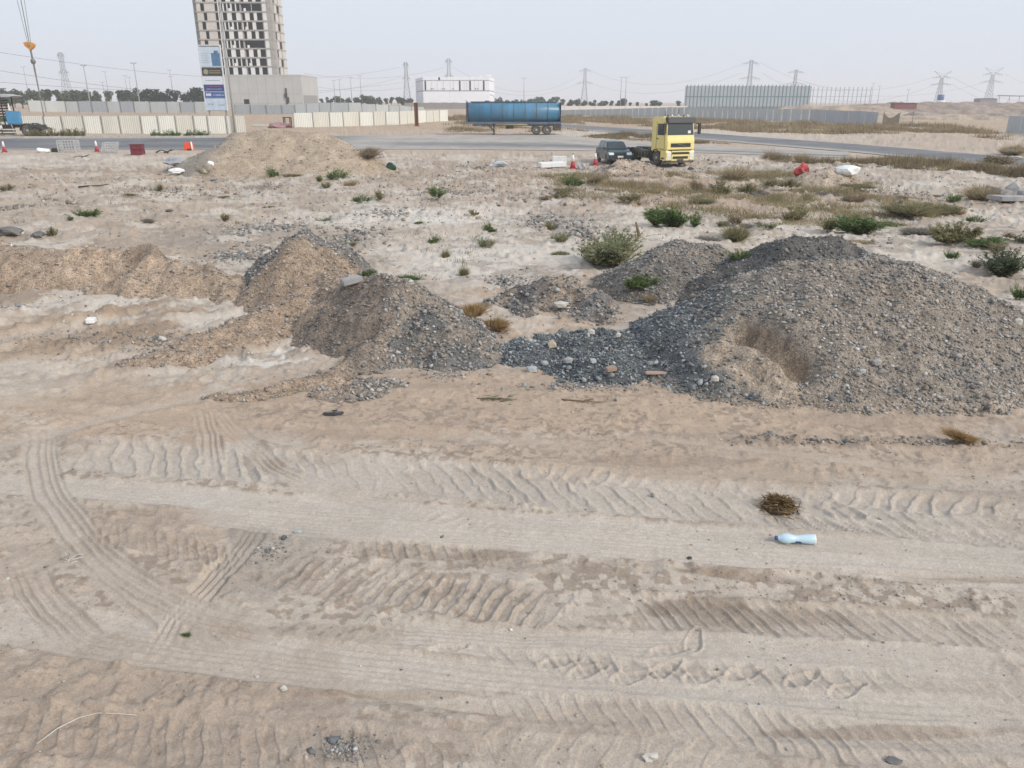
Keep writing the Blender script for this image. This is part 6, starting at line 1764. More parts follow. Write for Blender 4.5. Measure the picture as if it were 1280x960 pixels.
def slab(name, label, cat, px, py, wpx, dep, th, m, rz=0.0, tilt=(0, 0), lift=0.0, seed=0, root=None):
    p = hit(px, py, heaps=True, full=True); k = px2m(p); g = random.Random(seed)
    W_ = wpx*k/2; mb = MB(); j = lambda: g.uniform(0.82, 1.1)
    poly = [(-W_*j(), -dep/2*j()), (0, -dep/2*j()*1.08), (W_*j(), -dep/2*j()), (W_*j(), dep/2*j()), (0.2*W_, dep/2*j()), (-W_*j(), dep/2*j())]
    mb.prism(poly, 0, th, 'z'); o = mb.build(name, m, None, bevel=min(th*0.15, 0.03))
    o.location = p+Vector((0, 0, lift)); o.rotation_euler = (tilt[0], tilt[1], rz)
    return tag(o, label, cat)
M_conc = mat("broken_concrete", (0.33, 0.33, 0.33), 0.9, var=0.2, scale=4, bump=0.4, dust=0.2)
M_pale = mat("pale_stone", (0.52, 0.49, 0.44), 0.9, var=0.15, scale=5, bump=0.4)
M_white = mat("white_plastic", (0.78, 0.79, 0.78), 0.5, var=0.06, dust=0.08)
M_blackp = mat("black_scrap", (0.03, 0.032, 0.036), 0.6, var=0.3, dust=0.2)
M_gsh = mat("grey_tarp", (0.34, 0.36, 0.39), 0.6, var=0.25, scale=3, dust=0.2)
M_tarpdk = mat("dark_tarp", (0.09, 0.095, 0.105), 0.6, var=0.3, scale=3, dust=0.3)
lump("plastic_bag", "dark green plastic bundle right of the tall mound", "bundle", 490, 213, 12, 9, mat("dark_green_plastic", (0.015, 0.06, 0.035), 0.5), 1, 0.3)
lump("stone", "white stone on the right foot of the tall mound", "stone", 478, 197, 9, 7, M_pale, 2)
lump("tarp", "grey crumpled tarp left of the tall mound's grey end", "tarp", 222, 206, 32, 8, M_gsh, 3, 0.5)
lump("plastic_bag", "white plastic bag lying at the left foot of the tall mound", "bag", 221, 219, 18, 6, M_white, 4, 0.5)
lump("plastic_bag", "striped tan and dark bag on the left slope of the tall mound", "bag", 256, 218, 16, 11, mat("tan_bag", (0.33, 0.29, 0.22), 0.7, var=0.5, scale=2.5), 5, 0.4)
lump("paper", "small white sheet on the slope above the striped bag", "paper", 263, 208, 9, 5, M_white, 6, 0.4)
lump("tarp", "pale blue-grey plastic sheet peaked like a tent, in the middle of the plain", "sheet", 625, 208, 28, 8, mat("pale_blue_sheet", (0.46, 0.51, 0.56), 0.5, var=0.2), 7, 0.6)
slab("board", "long white board with rounded edge left of the roadside cone", "board", 690, 210, 34, 0.8, 0.32, M_white, 0.12, (0.06, -0.03), 0.02, 8)
slab("board", "upright white panel behind the long white board", "board", 699, 205, 18, 0.2, 0.55, M_white, -0.1, (0.1, 0), 0.02, 9)
lump("tarp", "dark plastic bundle right of the roadside cone by the boards", "bundle", 727, 211, 10, 7, M_gsh, 10, 0.5)
lump("plastic_bag", "crumpled red bag lying at the left foot of the small sand heap", "bag", 1001, 219, 19, 13, mat("red_bag", (0.42, 0.06, 0.06), 0.6, var=0.3, scale=3), 11, 0.5)
lump("plastic_bag", "large white sheet draped over the right side of the small sand heap", "sheet", 1058, 220, 30, 13, M_white, 12, 0.45)
slab("concrete_slab", "flat broken concrete slab lowest in the pile near the right edge", "concrete slab", 1262, 251, 46, 1.0, 0.2, M_conc, 0.05, (0, 0.02), 0.0, 13)
slab("concrete_slab", "broken concrete slab tilted on the left of the pile near the right edge", "concrete slab", 1246, 247, 24, 0.9, 0.25, M_conc, 0.3, (0.1, 0.18), 0.16, 14)
lump("concrete_block", "angular concrete block standing on top of the slab pile near the right edge", "concrete block", 1264, 245, 22, 17, M_conc, 15, 0.35, sub=1)
lump("concrete_block", "rough concrete block at the right end of the slab pile", "concrete block", 1279, 247, 16, 12, M_conc, 16, 0.35, sub=1)
lump("tarp", "pinkish rolled tarp in the gap between the two cream hoardings", "tarp", 354, 160, 28, 7, mat("pink_tarp", (0.33, 0.20, 0.21), 0.7, var=0.25), 17, 0.5, on_heap=False)
slab("concrete_slab", "pale slab lying in the gap between the cream hoardings", "slab", 328, 158, 26, 1.6, 0.25, M_pale, 0.1, (0.03, 0), 0, 18)
p = hit(360, 159, heaps=False); k = px2m(p); root = thing("steel_stand", "small black steel stand in the gap beside the right cream hoarding", "stand", p)
mb = MB()
for x in (-4*k, 4*k):
    for y in (-0.4, 0.4): mb.bar((x, y, 0), (x, y, 11*k), 0.12)
mb.build("legs", M_black, root); mb = MB(); mb.box(-4.4*k, 4.4*k, -0.5, 0.5, 11*k, 12*k); mb.build("top", M_black, root)
lump("tyre_scrap", "piece of black scrap among the dry grass right of the yellow truck", "scrap", 948, 245, 24, 7, M_blackp, 19, 0.5)
lump("stone", "black stone on the sand in front of the yellow truck", "stone", 863, 213, 8, 3, M_blackp, 20)
slab("concrete_block", "small white block lying in the dug-out hollow on the left", "block", 114, 405, 11, 0.16, 0.09, M_white, 0.2, (0, 0.05), 0, 21)
slab("concrete_slab", "grey stone slab lying aslant on the crest of the scooped heap", "stone slab", 440, 354, 24, 0.20, 0.10, M_conc, 0.5, (0.1, -0.15), 0.0, 22)
lump("stone", "pale grey boulder inside the low crescent of dark gravel", "stone", 700, 385, 20, 10, M_pale, 23, 0.3, sub=1)
lump("tarp", "dark grey tarp on the ground at the left edge above the earth bank", "tarp", 12, 293, 28, 10, M_tarpdk, 24, 0.6)
lump("tarp", "small dark tarp next to a pale stone above the earth bank", "tarp", 48, 297, 14, 8, M_tarpdk, 25, 0.6)
lump("plastic_bag", "white lump of plastic on the roadside beside the black bundle", "bag", 53, 190, 17, 5, M_white, 26, 0.5)
lump("plastic_bag", "black bundle on the roadside left of the mesh crate", "bundle", 71, 190, 13, 5, M_blackp, 27, 0.5)
lump("stone", "white stone sitting on the back edge of the bluish rubble", "stone", 739, 418, 9, 8, M_pale, 28, 0.3, sub=1)
lump("stone", "tan angular stone on the left part of the bluish rubble", "stone", 690, 434, 15, 9, mat("tan_stone", (0.46, 0.38, 0.29), 0.9, bump=0.4), 29, 0.4, sub=1)
lump("stone", "smooth pale stone at the lower left of the bluish rubble", "stone", 665, 465, 15, 9, mat("bluish_stone", (0.36, 0.38, 0.38), 0.9, bump=0.4), 30, 0.25, sub=1)
lump("stone", "grey square stone in the middle left of the bluish rubble", "stone", 710, 456, 13, 9, M_conc, 31, 0.3, sub=1)
lump("stone", "pale triangular stone in the middle of the bluish rubble", "stone", 742, 456, 11, 9, mat("bluish_stone", (0.36, 0.38, 0.38), 0.9), 32, 0.45, sub=1)
lump("stone", "cream stone at the back right of the bluish rubble", "stone", 772, 422, 9, 7, M_pale, 33, 0.35, sub=1)
slab("brick", "pinkish broken brick on the front of the bluish rubble", "brick", 763, 466, 14, 0.09, 0.06, mat("brick_pink", (0.33, 0.24, 0.19), 0.9, bump=0.3), 0.35, (0.1, -0.1), 0.02, 34)
slab("plank", "pink wooden plank end at the right end of the bluish rubble", "plank", 819, 470, 26, 0.05, 0.035, mat("plank_pink", (0.45, 0.32, 0.26), 0.85, bump=0.2), 0.08, (0, 0.03), 0.015, 35)
lump("stone", "white stone at the left foot of the biggest gravel heap below the hollow", "stone", 894, 477, 10, 9, M_pale, 36, 0.3, sub=1)
lump("stone", "dark stone lying alone right of the dry tuft's sand patch", "stone", 1232, 515, 10, 6, M_blackp, 37, 0.3, sub=1)
lump("stone", "pale stone on the right shoulder of the biggest gravel heap", "stone", 1271, 408, 12, 11, M_pale, 38, 0.3, sub=1)
lump("stone", "large pale grey stone on the front face of the biggest gravel heap", "stone", 1095, 457, 15, 10, M_conc, 39, 0.3, sub=1)
lump("stone", "bluish white stone on the front face of the biggest gravel heap", "stone", 1077, 469, 11, 8, mat("bluish_stone", (0.36, 0.38, 0.38), 0.9), 40, 0.3, sub=1)
lump("stone", "pale stone high on the crest of the scooped heap beside the grass", "stone", 514, 356, 8, 7, M_pale, 41, 0.3, sub=1)
lump("shell", "small white stone on the near track, bottom left of centre", "stone", 355, 863, 10, 8, M_pale, 42, 0.3, sub=1)
lump("stone", "small bluish stone chip on the near track left of centre", "stone", 372, 666, 12, 5, mat("bluish_stone", (0.36, 0.38, 0.38), 0.9), 43, 0.4, sub=1)
lump("stone", "small dark stone chip left of the plastic bottle", "stone", 862, 699, 8, 4, M_blackp, 44, 0.4, sub=1)
lump("paper", "crumpled white scrap at the very bottom of the picture", "paper", 812, 951, 16, 9, M_pale, 45, 0.7, facet=True, sub=2)
lump("scrap", "dark torn scrap in the bottom right corner", "scrap", 1116, 953, 22, 4, M_tarpdk, 46, 0.6)
p = hit(90, 700, heaps=False, full=True); k = px2m(p)
mb = MB(); g = random.Random(5)
for i in range(4):
    pts = [(g.uniform(-14, 14)*k, g.uniform(-0.08, 0.08), g.uniform(0.004, 0.025)) for _ in range(5)]; pts.sort(); mb.tube(pts, 0.004, 5)
o = mb.build("plastic_strip", M_pale); o.location = p; tag(o, "tangle of white plastic strip on the near track at left", "plastic strip")

# drinks bottle
p = hit(994, 680, heaps=False, full=True); k = px2m(p)
root = thing("plastic_bottle", "pale blue plastic bottle with a dark blue cap and label mark lying on the track", "bottle", p+Vector((0, 0, 0.048)), R(-4))
L = 47*k; r = 0.047
M = Matrix.Translation((-L/2, 0, 0)) @ Matrix.Rotation(math.pi/2, 4, 'Y')
mb = MB(); mb.lathe([(0.016, 0.0), (0.017, L*0.03), (r*0.72, L*0.10), (r*0.98, L*0.17), (r*1.0, L*0.30), (r*0.78, L*0.42), (r*0.66, L*0.50), (r*0.72, L*0.60), (r*0.9, L*0.74), (r*0.97, L*0.86), (r*0.98, L*0.965), (r*0.9, L*0.985), (r*0.6, L*0.99)], 24, M)
mb.build("body", mat("bottle_blue", (0.50, 0.66, 0.74), 0.3, var=0.05, spec=0.6), root, smooth=False)
mb = MB(); mb.lathe([(r*0.99, L*0.955), (r*1.005, L*0.96), (r*1.005, L*0.99), (r*0.7, L*0.998)], 24, M); mb.build("bottom_rim", M_white, root)
mb = MB(); mb.lathe([(0.020, -L*0.045), (0.021, L*0.02)], 14, M); mb.build("cap", mat("cap_blue", (0.05, 0.09, 0.22), 0.4), root)
mb = MB(); g = random.Random(3)
for i in range(5):
    x = -L*0.02+L*0.028*i; ang = R(-28); zz = r*0.73*math.sin(ang); yy = -r*0.73*math.cos(ang); mb.box(x, x+L*0.02, yy-0.004, yy+0.012, zz-0.010*g.uniform(0.6, 1.2), zz+0.010*g.uniform(0.6, 1.2))
mb.build("label_mark", mat("label_navy", (0.05, 0.09, 0.19), 0.5), root)

# dark shoe sole
p = hit(417, 520, heaps=False, full=True); k = px2m(p)
root = thing("flip_flop", "dark flip-flop lying sole up on the sand below the scooped heap", "flip-flop", p+Vector((0, 0, 0.01)), R(6))
mb = MB(); n = 22; Lf = 13*k; poly = []
for i in range(n):
    a = 2*math.pi*i/n; x = Lf*math.cos(a); w = 0.045*(1+0.18*math.cos(a))*(1-0.18*math.exp(-((x/Lf+0.1)/0.35)**2)); poly.append((x, w*math.sin(a)))
mb.prism(poly, 0.0, 0.028, 'z'); mb.build("sole", M_blackp, root, bevel=0.006)
mb = MB(); mb.prism([(x*0.72, y*0.55+0.004) for x, y in poly], 0.0285, 0.033, 'z'); mb.build("insole", mat("sole_grey", (0.16, 0.17, 0.19), 0.7), root)
mb = MB(); mb.tube([(-0.02, -0.045, 0.03), (0.05, 0.0, 0.055), (-0.02, 0.045, 0.03)], 0.007, 6); mb.build("strap", M_blackp, root)

def sticks(name, label, cat, px, py, segs, m, r=0.008, lift=0.01):
    p = hit(px, py, heaps=True, full=True); k = px2m(p); mb = MB()
    for pts in segs:
        mb.tube([(x*k, y, max(z, 0)*k+lift) for x, y, z in pts], [r*(1-0.5*i/(len(pts)-1)) for i in range(len(pts))], 6)
    o = mb.build(name, m); o.location = p; return tag(o, label, cat)
M_wood = mat("dry_wood", (0.20, 0.13, 0.085), 0.9, var=0.3); M_dwood = mat("dark_wood", (0.06, 0.045, 0.035), 0.9, var=0.3)
sticks("stick", "long brown stick on the sand right of the green twig", "stick", 730, 503, [[(-28, 0.05, 0), (-8, 0, 0.6), (12, -0.06, 1.2), (28, -0.02, 0)], [(0, 0, 0.5), (12, 0.06, 0.6)]], M_wood, 0.012)
sticks("stick", "dark curved root sticking out at the right end of the rubble", "stick", 820, 438, [[(-8, 0, 0), (-2, 0.05, 6), (6, 0.12, 10)]], M_dwood, 0.012)
sticks("stick", "second dark root beside the curved one at the rubble's right end", "stick", 826, 444, [[(-3, 0, 0), (0, 0.02, 6), (3, 0.05, 12)]], M_dwood, 0.012)
sticks("wire", "long thin pale wire curving over the sand at bottom left", "wire", 110, 912, [[(-50, -0.12, 0), (-38, 0.0, 0.5), (-20, 0.09, 0.8), (0, 0.13, 0.6), (25, 0.125, 0.5), (50, 0.115, 0.3)]], mat("pale_wire2", (0.62, 0.58, 0.52), 0.6), 0.0035, 0.006)
sticks("stick", "upright brown board end standing in the large olive bush", "stick", 797, 296, [[(2, 0, -2), (-3, 0, 17)]], M_wood, 0.06)
sticks("stick", "dark bent stick lying on the plain at upper left", "stick", 112, 235, [[(-14, 0, 0), (-4, 0.3, 0.8), (6, 0.5, 0.5), (14, 0.9, 1.5)]], M_dwood, 0.05)
sticks("stick", "broken sticks lying by the roadside below the mesh crate", "stick", 100, 197, [[(-8, 0, 0), (-2, 0.2, 1.5), (9, 0.4, 0)], [(2, 0, 0), (8, 0.6, 3)]], M_dwood, 0.05)
sticks("stick", "broken sticks lying by the roadside right of the maroon box", "stick", 203, 192, [[(-8, 0, 0), (-2, 0.2, 3), (6, 0.4, 0)], [(2, 0, 0), (12, 0.6, 3)], [(8, -0.4, 0), (12, 0, 4)]], M_dwood, 0.07)
# ------------------------------------------------------------------ plants
M_plant = tint_mat("plant_leaf", rough=0.8, fine=(30, 0.2), mid=(4, 0.15), bump=0)
def translucent(m, f=0.5):
    t = m.node_tree; p = t.nodes["Principled BSDF"]; src = p.inputs["Base Color"].links[0].from_socket
    tr = t.nodes.new("ShaderNodeBsdfTranslucent"); mx = t.nodes.new("ShaderNodeMixShader"); mx.inputs[0].default_value = f
    t.links.new(src, tr.inputs["Color"]); t.links.new(p.outputs[0], mx.inputs[1]); t.links.new(tr.outputs[0], mx.inputs[2])
    t.links.new(mx.outputs[0], t.nodes["Material Output"].inputs["Surface"])
translucent(M_plant)
PALS = dict(
    green=[(0.085, 0.13, 0.045), (0.12, 0.165, 0.06), (0.065, 0.105, 0.04), (0.15, 0.175, 0.085)],
    olive=[(0.165, 0.16, 0.08), (0.215, 0.195, 0.11), (0.125, 0.13, 0.065), (0.28, 0.235, 0.14)],
    pale=[(0.19, 0.21, 0.115), (0.24, 0.24, 0.15), (0.155, 0.18, 0.095), (0.31, 0.28, 0.19)],
    dry=[(0.38, 0.31, 0.20), (0.31, 0.25, 0.16), (0.44, 0.37, 0.25), (0.26, 0.215, 0.14)],
    orange=[(0.36, 0.25, 0.125), (0.30, 0.20, 0.095), (0.43, 0.31, 0.17), (0.26, 0.18, 0.10)],
    grey=[(0.23, 0.205, 0.185), (0.29, 0.26, 0.23), (0.18, 0.16, 0.145), (0.20, 0.19, 0.14)],
    brown=[(0.23, 0.175, 0.125), (0.29, 0.22, 0.155), (0.18, 0.135, 0.10), (0.22, 0.195, 0.115)],
    dark=[(0.065, 0.085, 0.045), (0.09, 0.11, 0.06), (0.05, 0.07, 0.04), (0.12, 0.12, 0.075)])
def blades(g, root, dirv, length, width, bend, col, nseg=3):
    """tapered bent strips, one per row of root (n,3)"""
    n = len(root); side = np.cross(dirv, g.normal(size=(n, 3))); side /= np.linalg.norm(side, axis=1)[:, None]+1e-9
    out = np.stack([dirv[:, 0], dirv[:, 1], -0.25*np.ones(n)], 1)
    V = []
    for i in range(nseg+1):
        t = i/nseg; c = root+dirv*(length*t)[:, None]+out*(bend*t*t*length)[:, None]
        w = (width*(1-0.85*t))[:, None]
        V += [c-side*w, c+side*w]
    V = np.stack(V, 1)      # n, 2(nseg+1), 3
    m = 2*(nseg+1); base = (np.arange(n)*m)[:, None]
    F_ = np.concatenate([base+np.array([2*i, 2*i+1, 2*i+3, 2*i+2]) for i in range(nseg)], 0)
    return V.reshape(-1, 3), F_, np.repeat(col, m, 0)
def plant_mesh(kind, form, seed, n):
    """unit plant: about 1 wide, 1 tall; returns foliage and stem arrays"""
    g = np.random.default_rng(seed); pal = np.array(PALS[kind])
    nc = 9 if form != 'tuft' else 6
    cen = np.stack([g.uniform(-0.36, 0.36, nc), g.uniform(-0.30, 0.30, nc)], 1); ch = g.uniform(0.35, 1.0, nc)
    ci = g.integers(0, nc, n)
    if form == 'tuft':
        rt = cen[ci]*0.55+g.normal(0, 0.06, (n, 2)); a = np.arctan2(rt[:, 1], rt[:, 0])+g.normal(0, 0.8, n); lean = np.abs(g.normal(0.35, 0.28, n))
        d = np.stack([np.sin(lean)*np.cos(a), np.sin(lean)*np.sin(a), np.cos(lean)], 1)
        L = g.uniform(0.4, 1.0, n)*ch[ci]; col = pal[g.integers(0, len(pal), n)]*g.uniform(0.75, 1.25, (n, 1))
        return blades(g, np.concatenate([rt, np.zeros((n, 1))-0.03], 1), d, L, g.uniform(0.006, 0.014, n), g.uniform(0.05, 0.5, n), col)
    if form == 'bush':
        ns = max(24, n//22); si = g.integers(0, ns, n)
        sc = g.integers(0, nc, ns); a = g.uniform(0, 6.28, ns); lean = np.abs(g.normal(0.3, 0.3, ns))
        sr = np.concatenate([cen[sc]*0.8+g.normal(0, 0.03, (ns, 2)), np.zeros((ns, 1))], 1)
        sd = np.stack([np.sin(lean)*np.cos(a)+cen[sc][:, 0]*0.9, np.sin(lean)*np.sin(a)+cen[sc][:, 1]*0.9, np.cos(lean)], 1); sd /= np.linalg.norm(sd, axis=1)[:, None]
        sl = ch[sc]*g.uniform(0.6, 1.02, ns)
        t = g.uniform(0.12, 1.0, n)**0.75
        P = sr[si]+sd[si]*(sl[si]*t)[:, None]
        ld = sd[si]*0.7+g.normal(0, 0.55, (n, 3)); ld /= np.linalg.norm(ld, axis=1)[:, None]
        hue = g.uniform(0.8, 1.2, (ns, 1))
        col = pal[g.integers(0, len(pal), n)]*1.12*hue[si]*g.uniform(0.8, 1.2, (n, 1))
        L = g.uniform(0.06, 0.14, n)
        A1 = blades(g, P, ld, L, g.uniform(0.010, 0.022, n), g.uniform(0, 0.4, n), col, 2)
        A2 = blades(g, sr, sd, sl, np.full(ns, 0.006), np.zeros(ns), np.tile((0.16, 0.13, 0.08), (ns, 1)), 2)
        return A1, A2
    if form == 'mat':          # low sprawling twiggy plant
        rt = cen[ci]+g.normal(0, 0.07, (n, 2)); a = g.uniform(0, 6.28, n); lean = g.uniform(0.5, 1.35, n)
        d = np.stack([np.sin(lean)*np.cos(a), np.sin(lean)*np.sin(a), np.cos(lean)*1.6], 1)
        col = pal[g.integers(0, len(pal), n)]*g.uniform(0.75, 1.25, (n, 1))
        return blades(g, np.concatenate([rt, np.zeros((n, 1))-0.02], 1), d, g.uniform(0.10, 0.36, n), g.uniform(0.007, 0.016, n), g.uniform(0, 0.5, n), col)
PROTO = {}
def plant(px, pb, wpx, hpx, kind, form, label, cat="shrub", depth=0.8, group=None, var=3, n=None, rz=None):
    p = hit(px, pb, heaps=True, full=True); k = px2m(p)
    v = (int(px)*7+int(pb)) % var; big = wpx > 34
    key = (kind, form, v, big, n)
    nn = n or (5600 if big else 1900)
    if form == 'tuft': nn = nn//2
    if form == 'mat': nn = nn//2
    name = {'tuft': "grass_tuft", 'bush': "shrub", 'mat': "low_shrub"}[form]
    if key not in PROTO:
        r = plant_mesh(kind, form, sum(map(ord, kind+form))*31+v*5+big, nn)
        if form == 'bush':
            o = np_mesh(name, *r[0][:2], M_plant, r[0][2]); s = np_mesh("stems", *r[1][:2], M_plant, r[1][2], parent=o)
        else: o = np_mesh(name, *r[:2], M_plant, r[2])
        PROTO[key] = o
    else:
        src = PROTO[key]; o = src.copy(); COL.objects.link(o)
        for ch in src.children: c = ch.copy(); COL.objects.link(c); c.parent = o
    for q in ("group",):
        if q in o: del o[q]
    o.location = p; o.scale = (wpx*k*1.05, wpx*k*depth, hpx*k*1.12); o.rotation_euler = (0, 0, ((px*13.7+pb*3.1) % 6.28) if rz is None else rz)
    return tag(o, label, cat, group)
